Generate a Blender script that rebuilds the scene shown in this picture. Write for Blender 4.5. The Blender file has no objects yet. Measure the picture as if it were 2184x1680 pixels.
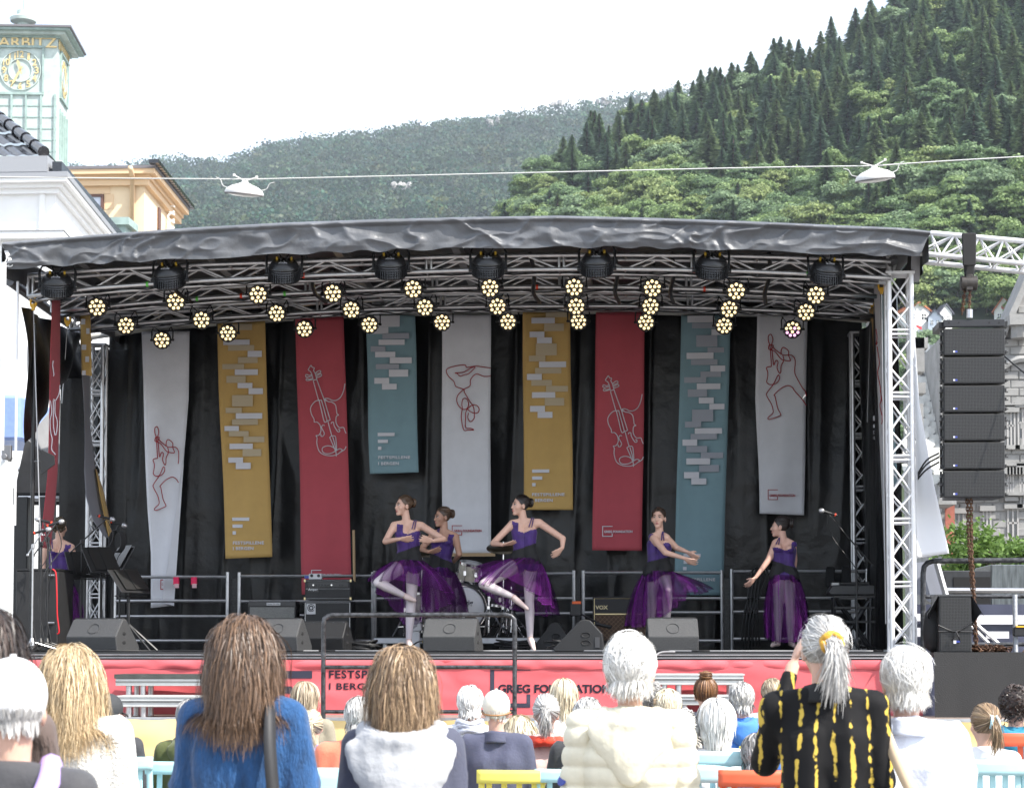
import bpy, bmesh, math, random
import numpy as np
from mathutils import Vector, Matrix, Euler
# ------------------------------------------------------------------ camera, sky, sun, exposure
scene = bpy.context.scene
COL = scene.collection
random.seed(7); RNG = np.random.default_rng(7)
R = math.radians
F, CX, CY = 4400.0, 1092.0, 1144.0          # focal length and principal point, in units of a 2184 px wide frame
HAZE = 0.000085
EYE, YAW, PITCH = 1.57, 3.5, 3.0
cam_d = bpy.data.cameras.new('camera'); cam = bpy.data.objects.new('camera', cam_d); COL.objects.link(cam)
cam.location = (0, 0, EYE); cam.rotation_euler = (R(90 + PITCH), 0, R(YAW))
cam_d.sensor_fit = 'HORIZONTAL'; cam_d.sensor_width = 36; cam_d.lens = F / 2184 * 36
cam_d.shift_y = (CY - 840) / 2184
cam_d.clip_start = 0.1; cam_d.clip_end = 30000
cam_d.dof.use_dof = True; cam_d.dof.focus_distance = 21.5; cam_d.dof.aperture_fstop = 8.0
scene.camera = cam
RC = Euler((R(90 + PITCH), 0, R(YAW))).to_matrix()
SUN_EL, SUN_AZ = 47.0, 60.0                   # azimuth measured from straight behind the camera towards +X
sun_dir = Vector((math.cos(R(SUN_EL)) * math.sin(R(SUN_AZ)), -math.cos(R(SUN_EL)) * math.cos(R(SUN_AZ)), math.sin(R(SUN_EL))))
world = bpy.data.worlds.new('World'); scene.world = world; world.use_nodes = True
wn, wl = world.node_tree.nodes, world.node_tree.links
wn.clear()
wo = wn.new('ShaderNodeOutputWorld'); bg = wn.new('ShaderNodeBackground'); sky = wn.new('ShaderNodeTexSky')
sky.sky_type = 'NISHITA'; sky.sun_disc = False; sky.sun_elevation = R(SUN_EL)
sky.sun_rotation = math.atan2(sun_dir.x, sun_dir.y)
sky.air_density = 1.0; sky.dust_density = 1.5; sky.ozone_density = 1.0
tc = wn.new('ShaderNodeTexCoord'); mp = wn.new('ShaderNodeMapping'); mp.inputs['Scale'].default_value = (1, 1, 2.2)
nz = wn.new('ShaderNodeTexNoise'); nz.inputs['Scale'].default_value = 3.2; nz.inputs['Detail'].default_value = 7; nz.inputs['Roughness'].default_value = .55
rp = wn.new('ShaderNodeValToRGB'); rp.color_ramp.elements[0].position = .40; rp.color_ramp.elements[1].position = .64
rp.color_ramp.elements[0].color = (.22, .22, .22, 1); rp.color_ramp.elements[1].color = (1, 1, 1, 1)
mx = wn.new('ShaderNodeMix'); mx.data_type = 'RGBA'
mx.inputs["B"].default_value = (5.0, 5.2, 5.5, 1)
wl.new(tc.outputs['Generated'], mp.inputs['Vector']); wl.new(mp.outputs['Vector'], nz.inputs['Vector'])
wl.new(nz.outputs['Fac'], rp.inputs['Fac']); wl.new(rp.outputs['Color'], mx.inputs['Factor'])
wl.new(sky.outputs['Color'], mx.inputs['A']); wl.new(mx.outputs['Result'], bg.inputs['Color'])
bg.inputs['Strength'].default_value = 0.15
wl.new(bg.outputs['Background'], wo.inputs['Surface'])
sd = bpy.data.lights.new('sun', 'SUN'); sun = bpy.data.objects.new('sun', sd); COL.objects.link(sun)
sd.energy = 3.4; sd.angle = R(0.6); sd.color = (1.0, .955, .88)
sun.rotation_euler = (-sun_dir).to_track_quat('-Z', 'Y').to_euler(); sun.location = (20, -10, 30)
vs = scene.view_settings
vs.view_transform = 'Standard'; vs.look = 'None'; vs.gamma = 1; vs.use_curve_mapping = False; vs.exposure = 1.32
cy = scene.cycles
cy.use_denoising = True; cy.max_bounces = 8; cy.transparent_max_bounces = 24; cy.volume_bounces = 0
cy.use_adaptive_sampling = True; cy.adaptive_threshold = .015; cy.caustics_reflective = False; cy.caustics_refractive = False
cy.sample_clamp_indirect = 8
# ------------------------------------------------------------------ helpers
def P(px, py, Y):
 """world point on the plane y = Y seen at (px, py) of the 2184 px wide frame"""
 d = RC @ Vector(((px - CX) / F, (CY - py) / F, -1))
 t = Y / d.y
 return Vector((d.x * t, Y, EYE + d.z * t))
RCn = np.array(RC)
def Pn(px, py, Y):
 px, py = np.asarray(px, float), np.asarray(py, float); d = np.stack([(px - CX) / F, (CY - py) / F, -np.ones_like(px + py)], -1) @ RCn.T
 return d * (Y / d[..., 1])[..., None] + [0, 0, EYE]
def PX(px, Y): return P(px, 1375, Y).x
def PZ(py, Y, px=CX): return P(px, py, Y).z
def PM(Y): return F / Y                        # pixels per metre at depth Y, roughly
def S(x, y): return (x * .710938, y * .710938) # a pixel of the 3072 px wide photograph
def noise3(p, seed=0):
 p = np.asarray(p, float); i = np.floor(p).astype(np.int64); f = p - i; f = f * f * (3 - 2 * f)
 def h(a, b, c):
  n = (a * 374761393 + b * 668265263 + c * 2147483647 + seed * 1274126177) & 0x7fffffff
  n = ((n ^ (n >> 13)) * 1274126177) & 0x7fffffff
  return ((n ^ (n >> 16)) & 0xffff) / 32767.5 - 1
 r = 0
 for dx in (0, 1):
  for dy in (0, 1):
   for dz in (0, 1):
    w = (f[..., 0] if dx else 1 - f[..., 0]) * (f[..., 1] if dy else 1 - f[..., 1]) * (f[..., 2] if dz else 1 - f[..., 2])
    r = r + w * h(i[..., 0] + dx, i[..., 1] + dy, i[..., 2] + dz)
 return r
def fbm(p, oct=3, seed=0):
 p = np.asarray(p, float); a, r = 1.0, 0
 for k in range(oct): r = r + a * noise3(p * 2 ** k, seed + k); a *= .5
 return r
TMP = bpy.data.scenes.new('scratch')            # scratch scene for evaluating text and remeshed shapes, removed at the end
def evaluated(o):
 vl = TMP.view_layers[0]; vl.update(); return bpy.data.meshes.new_from_object(o.evaluated_get(vl.depsgraph))
MATS = {}
def mat(name, col=(.5, .5, .5), rough=.6, metal=0, var=0, vscale=8, bump=0, bscale=40, emit=0, alpha=1, stretch=None, spec=.5, sheen=0, trans=0, coat=0, col2=None):
 if name in MATS: return MATS[name]
 m = bpy.data.materials.new(name); m.use_nodes = True; MATS[name] = m
 n, l = m.node_tree.nodes, m.node_tree.links; b = n['Principled BSDF']
 b.inputs['Base Color'].default_value = (*col, 1); b.inputs['Roughness'].default_value = rough; b.inputs['Metallic'].default_value = metal
 b.inputs['Alpha'].default_value = alpha; b.inputs['Specular IOR Level'].default_value = spec
 if sheen: b.inputs['Sheen Weight'].default_value = sheen
 if coat: b.inputs['Coat Weight'].default_value = coat
 if trans: b.inputs['Transmission Weight'].default_value = trans
 if emit: b.inputs['Emission Color'].default_value = (*col, 1); b.inputs['Emission Strength'].default_value = emit
 if var or bump:
  t = n.new('ShaderNodeTexCoord'); src = t.outputs['Object']
  if stretch:
   mm = n.new('ShaderNodeMapping'); mm.inputs['Scale'].default_value = stretch; l.new(src, mm.inputs['Vector']); src = mm.outputs['Vector']
 if var:
  z = n.new('ShaderNodeTexNoise'); z.inputs['Scale'].default_value = vscale; z.inputs['Detail'].default_value = 5; z.inputs['Roughness'].default_value = .6
  l.new(src, z.inputs['Vector'])
  r = n.new('ShaderNodeValToRGB'); e = r.color_ramp.elements
  e[0].position = .3; e[1].position = .7
  c2 = col2 or tuple(min(1, c * (1 + var)) for c in col)
  e[0].color = (*[c * (1 - var) for c in col], 1) if not col2 else (*col, 1); e[1].color = (*c2, 1)
  l.new(z.outputs['Fac'], r.inputs['Fac']); l.new(r.outputs['Color'], b.inputs['Base Color'])
 if bump:
  z2 = n.new('ShaderNodeTexNoise'); z2.inputs['Scale'].default_value = bscale; z2.inputs['Detail'].default_value = 4
  l.new(src, z2.inputs['Vector'])
  bp = n.new('ShaderNodeBump'); bp.inputs['Strength'].default_value = bump; bp.inputs['Distance'].default_value = .02
  l.new(z2.outputs['Fac'], bp.inputs['Height']); l.new(bp.outputs['Normal'], b.inputs['Normal'])
 return m
def attr_mat(name, rough=.6, sheen=0, spec=.5, stretch_noise=0, trans=0, attr='tint'):
 """base colour from a per-strand or per-leaf colour attribute"""
 if name in MATS: return MATS[name]
 m = bpy.data.materials.new(name); m.use_nodes = True; MATS[name] = m
 n, l = m.node_tree.nodes, m.node_tree.links; b = n['Principled BSDF']
 a = n.new('ShaderNodeAttribute'); a.attribute_name = attr; l.new(a.outputs['Color'], b.inputs['Base Color'])
 b.inputs['Roughness'].default_value = rough; b.inputs['Specular IOR Level'].default_value = spec
 if sheen: b.inputs['Sheen Weight'].default_value = sheen
 if trans:
  tr = n.new('ShaderNodeBsdfTranslucent'); l.new(a.outputs['Color'], tr.inputs['Color'])
  ms = n.new('ShaderNodeMixShader'); ms.inputs[0].default_value = trans
  l.new(b.outputs[0], ms.inputs[1]); l.new(tr.outputs[0], ms.inputs[2]); l.new(ms.outputs[0], n['Material Output'].inputs['Surface'])
 return m
def wloc(o):
 v = Vector((0, 0, 0))
 while o is not None: v += o.location; o = o.parent
 return v
def tag(o, label=None, cat=None, group=None, kind=None):
 if label: o['label'] = label
 if cat: o['category'] = cat
 if group: o['group'] = group
 if kind: o['kind'] = kind
 return o
def empty(name, loc=(0, 0, 0), label=None, cat=None, group=None, parent=None):
 o = bpy.data.objects.new(name, None); o.empty_display_size = .1; COL.objects.link(o)
 o.location = loc; o.parent = parent
 return tag(o, label, cat, group)
def link_mesh(name, me, m, parent=None, loc=None):
 o = bpy.data.objects.new(name, me); COL.objects.link(o)
 if m is not None and not me.materials: me.materials.append(m)
 if parent is not None: o.parent = parent
 if loc is not None: o.location = loc
 return o
def copy_tree(o, parent=None, loc=None, rotz=None):
 c = o.copy(); COL.objects.link(c); c.parent = parent
 if loc is not None: c.location = loc
 if rotz is not None: c.rotation_euler.z = rotz
 for ch in o.children: copy_tree(ch, c)
 return c
class MB:
 """collects shapes in world coordinates and links them as one mesh object"""
 def __init__(s): s.v = []; s.f = []; s.mi = []; s.cur = 0
 def add(s, v, f):
  b = len(s.v); s.v.extend([tuple(p) for p in v]); s.f.extend([tuple(i + b for i in q) for q in f]); s.mi.extend([s.cur] * len(f)); return s
 def box(s, c, size, rz=0, rx=0, ry=0, taper=1):
  hx, hy, hz = size[0] / 2, size[1] / 2, size[2] / 2
  M = Euler((rx, ry, rz)).to_matrix(); c = Vector(c)
  v = [c + M @ Vector((sx * hx * (taper if sz > 0 else 1), sy * hy * (taper if sz > 0 else 1), sz * hz)) for sz in (-1, 1) for sy in (-1, 1) for sx in (-1, 1)]
  return s.add(v, [(0, 2, 3, 1), (4, 5, 7, 6), (0, 1, 5, 4), (2, 6, 7, 3), (0, 4, 6, 2), (1, 3, 7, 5)])
 def b2(s, x0, x1, y0, y1, z0, z1): return s.box(((x0 + x1) / 2, (y0 + y1) / 2, (z0 + z1) / 2), (abs(x1 - x0), abs(y1 - y0), abs(z1 - z0)))
 def tube(s, pts, r, n=8, cap=True, rads=None):
  pts = [Vector(p) for p in pts]; rings = []; up = None
  for i, p in enumerate(pts):
   a = pts[max(0, i - 1)]; b = pts[min(len(pts) - 1, i + 1)]; t = (b - a)
   if t.length < 1e-9: t = Vector((0, 0, 1))
   t.normalize()
   if up is None: up = Vector((0, 0, 1)) if abs(t.z) < .9 else Vector((1, 0, 0))
   u = t.cross(up)
   if u.length < 1e-6: u = t.cross(Vector((0, 1, 0)))
   u.normalize(); w = u.cross(t).normalized(); up = w
   rr = rads[i] if rads else r
   rings.append([p + (u * math.cos(2 * math.pi * k / n) + w * math.sin(2 * math.pi * k / n)) * rr for k in range(n)])
  v = [q for g in rings for q in g]; f = []
  for i in range(len(rings) - 1):
   for k in range(n): f.append((i * n + k, i * n + (k + 1) % n, (i + 1) * n + (k + 1) % n, (i + 1) * n + k))
  if cap: f.append(tuple(range(n - 1, -1, -1))); f.append(tuple((len(rings) - 1) * n + k for k in range(n)))
  return s.add(v, f)
 def lathe(s, prof, n=24, M=None, cap=True):
  """profile of (radius, z); M places it"""
  M = M or Matrix(); v = []; f = []
  for r, z in prof:
   for k in range(n): v.append(M @ Vector((r * math.cos(2 * math.pi * k / n), r * math.sin(2 * math.pi * k / n), z)))
  for i in range(len(prof) - 1):
   for k in range(n): f.append((i * n + k, i * n + (k + 1) % n, (i + 1) * n + (k + 1) % n, (i + 1) * n + k))
  if cap: f.append(tuple(range(n - 1, -1, -1))); f.append(tuple((len(prof) - 1) * n + k for k in range(n)))
  return s.add(v, f)
 def prism(s, pts, vec):
  """planar polygon extruded by vec"""
  pts = [Vector(p) for p in pts]; vec = Vector(vec); n = len(pts)
  return s.add(pts + [p + vec for p in pts], [tuple(range(n - 1, -1, -1)), tuple(range(n, 2 * n))] + [(k, (k + 1) % n, (k + 1) % n + n, k + n) for k in range(n)])
 def grid(s, fn, nu, nv, closed=False):
  v = [fn(i / nu, j / nv) for j in range(nv + 1) for i in range(nu + (0 if closed else 1))]
  w = nu if closed else nu + 1
  f = [(j * w + i, j * w + (i + 1) % w, (j + 1) * w + (i + 1) % w, (j + 1) * w + i) for j in range(nv) for i in range(nu)]
  return s.add(v, f)
 def gridnp(s, fn, nu, nv):
  """fn takes flat arrays u, v and returns an (n, 3) array"""
  u, v = np.meshgrid(np.linspace(0, 1, nu + 1), np.linspace(0, 1, nv + 1)); w = nu + 1
  f = [(j * w + i, j * w + i + 1, (j + 1) * w + i + 1, (j + 1) * w + i) for j in range(nv) for i in range(nu)]
  return s.add(fn(u.ravel(), v.ravel()).tolist(), f)
 def build(s, name, m, parent=None, smooth=False, org=None, bevel=0, solid=0, seg=1, auto=None):
  me = bpy.data.meshes.new(name)
  v = np.array([tuple(p) for p in s.v], float)
  if parent is not None: o0 = np.array(wloc(parent)) if org is None else np.array(org)
  elif org is not None: o0 = np.array(org)
  else: o0 = np.array([(v[:, 0].min() + v[:, 0].max()) / 2, (v[:, 1].min() + v[:, 1].max()) / 2, v[:, 2].min()])
  me.from_pydata((v - o0).tolist(), [], s.f)
  ms = m if isinstance(m, (list, tuple)) else [m]
  for q in ms: me.materials.append(q)
  if len(ms) > 1: me.polygons.foreach_set('material_index', s.mi)
  if smooth: me.polygons.foreach_set('use_smooth', [True] * len(me.polygons))
  if smooth and auto is not None: me.set_sharp_from_angle(angle=R(auto))
  me.update()
  o = bpy.data.objects.new(name, me); COL.objects.link(o)
  if parent is not None: o.parent = parent; o.location = o0 - np.array(wloc(parent))
  else: o.location = o0
  if solid: md = o.modifiers.new('s', 'SOLIDIFY'); md.thickness = solid; md.offset = 0
  if bevel: md = o.modifiers.new('b', 'BEVEL'); md.width = bevel; md.segments = seg; md.limit_method = 'ANGLE'; md.angle_limit = R(40)
  return o
def text_mesh(name, body, size, m, parent, M, extrude=.002, align='LEFT', spacing=1.0, bold=0, fit=None):
 """lettering as a thin mesh; M maps the text plane (x right, y up) to world"""
 cu = bpy.data.curves.new('t', 'FONT'); cu.body = body; cu.size = size; cu.extrude = extrude; cu.align_x = align
 cu.space_character = spacing; cu.offset = bold; cu.resolution_u = 3
 o = bpy.data.objects.new('t', cu); TMP.collection.objects.link(o)
 me = evaluated(o)
 bpy.data.objects.remove(o); bpy.data.curves.remove(cu)
 if fit:                                    # stretch to (width, cap height)
  xs = [v.co.x for v in me.vertices]; ys = [v.co.y for v in me.vertices]
  sx = fit[0] / max(1e-6, max(xs) - min(xs)); sy = fit[1] / max(1e-6, max(ys) - min(ys)); x0, y0 = min(xs), min(ys)
  for v in me.vertices: v.co.x = (v.co.x - x0) * sx; v.co.y = (v.co.y - y0) * sy
 me.transform(Matrix.Translation(-wloc(parent)) @ M if parent is not None else M)
 me.materials.clear(); me.materials.append(m)
 return link_mesh(name, me, m, parent)
def plane_M(origin, xdir, ydir):
 x = Vector(xdir).normalized(); y = Vector(ydir).normalized(); z = x.cross(y)
 return Matrix(((x.x, y.x, z.x, origin[0]), (x.y, y.y, z.y, origin[1]), (x.z, y.z, z.z, origin[2]), (0, 0, 0, 1)))
def catmull(pts, n=6, closed=False):
 pts = [np.array(p, float) for p in pts]; out = []; N = len(pts)
 rng = range(N if closed else N - 1)
 for i in rng:
  p1, p2 = pts[i], pts[(i + 1) % N]
  p0 = pts[(i - 1) % N] if closed or i > 0 else p1 * 2 - p2
  p3 = pts[(i + 2) % N] if closed or i + 2 < N else p2 * 2 - p1
  for k in range(n):
   t = k / n; out.append(.5 * (2 * p1 + (p2 - p0) * t + (2 * p0 - 5 * p1 + 4 * p2 - p3) * t * t + (3 * p1 - p0 - 3 * p2 + p3) * t ** 3))
 if not closed: out.append(pts[-1])
 return out
def mesh_np(name, V, Fc, m, parent=None, attrs=None, smooth=False, loc=None):
 """quads or triangles from arrays; attrs: per-vertex colours"""
 me = bpy.data.meshes.new(name); k = Fc.shape[1]
 me.vertices.add(len(V)); me.vertices.foreach_set('co', np.ascontiguousarray(V, np.float32).ravel())
 me.loops.add(Fc.size); me.loops.foreach_set('vertex_index', np.ascontiguousarray(Fc, np.int32).ravel())
 me.polygons.add(len(Fc)); me.polygons.foreach_set('loop_start', np.arange(0, Fc.size, k, dtype=np.int32))
 me.polygons.foreach_set('loop_total', np.full(len(Fc), k, np.int32))
 if smooth: me.polygons.foreach_set('use_smooth', np.ones(len(Fc), bool))
 me.update(calc_edges=True)
 if attrs is not None:
  a = me.color_attributes.new('tint', 'FLOAT_COLOR', 'POINT')
  a.data.foreach_set('color', np.concatenate([attrs, np.ones((len(attrs), 1))], 1).astype(np.float32).ravel())
 if m is not None: me.materials.append(m)
 o = bpy.data.objects.new(name, me); COL.objects.link(o)
 if parent is not None: o.parent = parent
 if loc is not None: o.location = loc
 return o
# ------------------------------------------------------------------ ground
mb = MB(); mb.add([(-4000, -60, 0), (4000, -60, 0), (4000, 7000, 0), (-4000, 7000, 0)], [(0, 1, 2, 3)])
g = mb.build('ground', mat('paving', (.22, .21, .20), .8, var=.25, vscale=1.5, bump=.3, bscale=30)); tag(g, kind='structure')
# ------------------------------------------------------------------ hills
def lerp_line(pts, n):
 pts = np.array(pts, float); xs = np.linspace(pts[0, 0], pts[-1, 0], n); return np.stack([xs, np.interp(xs, pts[:, 0], pts[:, 1])], 1)
def hill(name, sky_pts, foot_py, Yf, Yr, n, m, rows=24, rough=4, tree_px=0):
 L = lerp_line(sky_pts, n); V = []
 for j in range(rows + 1):
  t = j / rows
  for x, y in L:
   a = np.array(P(x, foot_py, Yf)); b = np.array(P(x, y + tree_px, Yr)); V.append(a + (b - a) * t)
 V = np.array(V); V[:, 2] += fbm(V / (rough * 14), 3) * rough
 back = V[-n:].copy(); back[:, 1] += 600; back[:, 2] -= 120; front = V[:n].copy(); front[:, 2] = -1; front[:, 1] -= 30
 V = np.concatenate([front, V, back]); rr = rows + 2
 Fc = np.array([(j * n + i, j * n + i + 1, (j + 1) * n + i + 1, (j + 1) * n + i) for j in range(rr) for i in range(n - 1)])
 o = mesh_np(name, V, Fc, m, smooth=True); tag(o, kind='structure')
 G = V[n:-n].reshape(rows + 1, n, 3)
 def surf(s, t):
  a = s * (n - 1); b = t * rows; i = min(int(a), n - 2); j = min(int(b), rows - 1); fa, fb = a - i, b - j
  return (G[j, i] * (1 - fa) + G[j, i + 1] * fa) * (1 - fb) + (G[j + 1, i] * (1 - fa) + G[j + 1, i + 1] * fa) * fb
 return o, surf
far_sky = [(150, 372), (250, 362), (340, 352), (400, 350), (450, 357), (500, 347), (560, 328), (620, 312), (700, 302), (760, 294), (830, 287), (900, 270), (960, 263), (1040, 251), (1120, 244), (1180, 237), (1250, 231), (1330, 233), (1400, 222), (1480, 207), (1560, 192), (1640, 182), (1750, 168)]
hill_soil = mat('hill_soil', (.030, .045, .018), .9, var=.5, vscale=.02)
far_hill, far_surf = hill('far_mountain', far_sky, 620, 1500, 3000, 60, hill_soil, rough=14, tree_px=8)
near_sky = [(1040, 600), (1090, 480), (1180, 392), (1250, 345), (1330, 312), (1420, 262), (1500, 228), (1590, 205), (1640, 170), (1720, 140), (1800, 118), (1900, 62), (1960, 20), (2050, -30), (2184, -110), (2330, -170)]
near_hill, near_surf = hill('near_hill', near_sky, 1010, 430, 800, 60, hill_soil, rough=5, tree_px=10)
def clump_mesh(rng, kind, n, ls=1.0):
 """leaf faces filling a unit-tall tree; returns vertices, quads, tints (0..1)"""
 C, N, Sz, T = [], [], [], []
 if kind == 'spruce':
  nb = n // 11
  for k in range(nb):
   t = (k + rng.random()) / nb; t = t ** .9; z = .05 + .93 * t; L = (.004 + .185 * (1 - t) ** .85) * (.55 + .6 * rng.random()); a = rng.random() * 6.283
   for j in range(11):
    u = (j + rng.random()) / 11; q = L * (.12 + .88 * u); da = rng.normal() * .16 * (1.2 - u) / (.3 + u); zz = z + L * .18 * u - L * .75 * u * u + rng.normal() * .006
    C.append((q * math.cos(a + da), q * math.sin(a + da), zz)); N.append((math.cos(a) * .45 * u, math.sin(a) * .45 * u, .9)); Sz.append((.021 + .010 * rng.random()) * (1.15 - .85 * t)); T.append(min(1, .05 + .95 * u * rng.random() ** .5))  # light and shade put into the tint: dark near the trunk, lit branch tips
 else:
  lobes = [(float(np.clip(rng.normal() * .15, -.27, .27)), float(np.clip(rng.normal() * .15, -.27, .27)), float(np.clip(.52 + rng.normal() * .20, .22, .76)), .09 + .11 * rng.random()) for _ in range(26)]
  for k in range(n):
   x, y, z, r = lobes[int(rng.integers(len(lobes)))]
   d = rng.normal(size=3); d /= np.linalg.norm(d); d[2] = abs(d[2]) * .9 + d[2] * .1; q = r * (.60 + .48 * rng.random())
   C.append((x + d[0] * q, y + d[1] * q, max(.08, z + d[2] * q * .9))); N.append(tuple(d)); Sz.append(.017 + .014 * rng.random()); T.append(rng.random() * .8 + .2 * (lobes.index((x, y, z, r)) % 5) / 5)
 C, N, Sz, T = np.array(C), np.array(N), np.array(Sz) * ls, np.array(T)
 N = N + rng.normal(size=N.shape) * .45; N /= np.linalg.norm(N, axis=1)[:, None]
 A = np.cross(N, rng.normal(size=N.shape)); A /= np.linalg.norm(A, axis=1)[:, None]; B = np.cross(N, A)
 if kind == 'spruce':
  rad = C * [1, 1, 0]; rad /= np.linalg.norm(rad, axis=1)[:, None] + 1e-9; A = rad + [0, 0, -.35]; A /= np.linalg.norm(A, axis=1)[:, None]; B = np.cross(N, A); B /= np.linalg.norm(B, axis=1)[:, None]
  A = A * 1.5; B = B * .62
 s = Sz[:, None]
 V = np.stack([C - A * s * .9, C + B * s * .8, C + A * s, C - B * s * .8], 1).reshape(-1, 3)
 Fc = np.arange(len(V)).reshape(-1, 4)
 return V, Fc, np.repeat(T, 4)
def mixc(a, b, T): return np.array(a)[None] * (1 - T[:, None]) + np.array(b)[None] * T[:, None]
leaf_m = attr_mat('leaf', .6, trans=.38, spec=.3)
bark_m = mat('bark', (.09, .065, .05), .9, var=.3, vscale=12)
TREES = {}
def tree_proto(kind, idx, c0, c1, n):
 rng = np.random.default_rng(idx * 17 + (3 if kind == 'spruce' else 5))
 V, Fc, T = clump_mesh(rng, kind, n)
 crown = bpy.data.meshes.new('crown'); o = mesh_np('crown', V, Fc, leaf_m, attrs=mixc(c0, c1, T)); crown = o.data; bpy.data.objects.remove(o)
 mb = MB(); top = .95 if kind == 'spruce' else .55
 mb.tube([(0, 0, -.04), (.005, 0, top * .4), (0, .006, top)], .02, 6, rads=[.022, .014, .004])
 if kind != 'spruce':
  for a in (0.4, 1.9, 3.3, 4.8): mb.tube([(0, 0, .22), (math.cos(a) * .09, math.sin(a) * .09, .4), (math.cos(a) * .2, math.sin(a) * .2, .62)], .008, 5, rads=[.011, .008, .003])
 o = mb.build('trunk', bark_m, org=(0, 0, 0)); trunk = o.data; bpy.data.objects.remove(o)
 return crown, trunk
for i in range(4):
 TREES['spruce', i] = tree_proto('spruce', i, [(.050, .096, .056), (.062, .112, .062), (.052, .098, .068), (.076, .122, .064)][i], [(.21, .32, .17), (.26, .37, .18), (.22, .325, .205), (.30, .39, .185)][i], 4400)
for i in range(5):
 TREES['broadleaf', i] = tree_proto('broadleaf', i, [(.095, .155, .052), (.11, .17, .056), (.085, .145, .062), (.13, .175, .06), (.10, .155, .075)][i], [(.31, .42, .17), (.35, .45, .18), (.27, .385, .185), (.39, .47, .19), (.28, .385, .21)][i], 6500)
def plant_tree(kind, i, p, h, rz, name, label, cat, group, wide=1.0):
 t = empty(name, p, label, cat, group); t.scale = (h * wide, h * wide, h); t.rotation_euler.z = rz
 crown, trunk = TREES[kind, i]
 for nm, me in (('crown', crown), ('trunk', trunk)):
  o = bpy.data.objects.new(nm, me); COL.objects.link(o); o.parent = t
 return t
rng = np.random.default_rng(11)
def inframe(p):
 v = RC.transposed() @ (Vector(p) - Vector((0, 0, EYE)))
 if v.z >= 0: return None
 return CX + v.x / -v.z * F, CY - v.y / -v.z * F
placed = []
def scatter(count, cond, kindf, dmin):
 k = tries = 0
 while k < count and tries < 60000:
  tries += 1; s, t = rng.random(), rng.random()
  p = near_surf(s, t); q = inframe(p)
  if q is None or not (1030 < q[0] < 2240 and -120 < q[1] < (560 if q[0] < 1900 else 1000)): continue
  if not cond(q, t) or (1935 < q[0] < 2180 and 688 < q[1] < 815): continue
  if any((p[0] - a[0]) ** 2 + (p[1] - a[1]) ** 2 < dmin ** 2 for a in placed): continue
  placed.append(p); kindf(p, q, t); k += 1
 return k
def is_dark(q):   # the spruce belt lies above a line that climbs to the +x side
 return q[1] < 410 - (q[0] - 1150) * .02 + 60 * float(noise3(np.array([q[0] / 130, q[1] / 130, 0.])))
def put_spruce(p, q, t):
 i = int(rng.integers(4)); h = (15 + 9 * rng.random())
 plant_tree('spruce', i, (p[0], p[1], p[2] - 1), h, rng.random() * 6, 'spruce_tree', 'dark green spruce in the wooded upper slope of the near hill', 'tree', 'spruces on the near hill', 1.55 + .6 * rng.random())
def put_broad(p, q, t):
 low = q[1] > 300
 i = int(rng.integers(5)); h = (11 + 7 * rng.random())
 plant_tree('broadleaf', i, (p[0], p[1], p[2] - 1.5), h, rng.random() * 6, 'broadleaf_tree', 'fresh green broadleaf tree among the woods of the near hill', 'tree', 'broadleaf trees on the near hill', 1.1 + .3 * rng.random())
# skyline spruces first, then the belt, then the leafy foot of the hill
k = 0
for s in np.linspace(.06, .93, 58):
 s2 = s + rng.normal() * .005; t = .985 + rng.normal() * .015
 p = near_surf(min(.99, max(0, s2)), min(1, t)); q = inframe(p)
 if q[0] > 1500 or rng.random() < .35: placed.append(p); put_spruce(p, q, t); k += 1
 elif rng.random() < .9: placed.append(p); put_broad(p, q, t)
scatter(290 - k, lambda q, t: is_dark(q) and rng.random() < .95, put_spruce, 4.6)
scatter(60, lambda q, t: is_dark(q), put_broad, 4.2)
scatter(225, lambda q, t: not is_dark(q), put_broad, 4.8)
scatter(22, lambda q, t: not is_dark(q) and q[1] < 560, put_spruce, 4.2)
# undergrowth: low leaf cover filling the ground between the trunks
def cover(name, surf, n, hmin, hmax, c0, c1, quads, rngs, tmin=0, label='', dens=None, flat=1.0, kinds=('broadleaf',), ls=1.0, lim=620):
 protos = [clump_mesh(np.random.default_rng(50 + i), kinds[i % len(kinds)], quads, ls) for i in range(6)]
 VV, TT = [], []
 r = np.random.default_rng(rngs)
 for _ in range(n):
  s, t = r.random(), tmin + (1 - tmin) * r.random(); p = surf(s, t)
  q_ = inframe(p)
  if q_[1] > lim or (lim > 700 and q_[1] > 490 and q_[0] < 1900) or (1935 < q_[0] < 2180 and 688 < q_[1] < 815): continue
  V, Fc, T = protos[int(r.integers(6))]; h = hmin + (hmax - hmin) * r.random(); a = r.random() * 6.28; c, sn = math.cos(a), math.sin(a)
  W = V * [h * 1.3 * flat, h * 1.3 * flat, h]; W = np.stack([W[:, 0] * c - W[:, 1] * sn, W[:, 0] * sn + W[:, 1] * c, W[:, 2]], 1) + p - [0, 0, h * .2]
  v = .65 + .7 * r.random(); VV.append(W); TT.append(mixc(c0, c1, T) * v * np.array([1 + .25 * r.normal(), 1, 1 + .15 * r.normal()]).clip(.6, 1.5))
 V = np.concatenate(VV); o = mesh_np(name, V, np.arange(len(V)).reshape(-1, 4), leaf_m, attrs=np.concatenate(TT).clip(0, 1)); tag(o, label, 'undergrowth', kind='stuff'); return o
cover('undergrowth', near_surf, 2000, 5, 9, (.035, .07, .024), (.12, .19, .065), 90, 3, label='dark leafy undergrowth between the trees of the near hill', ls=1.7, lim=1000)
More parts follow.
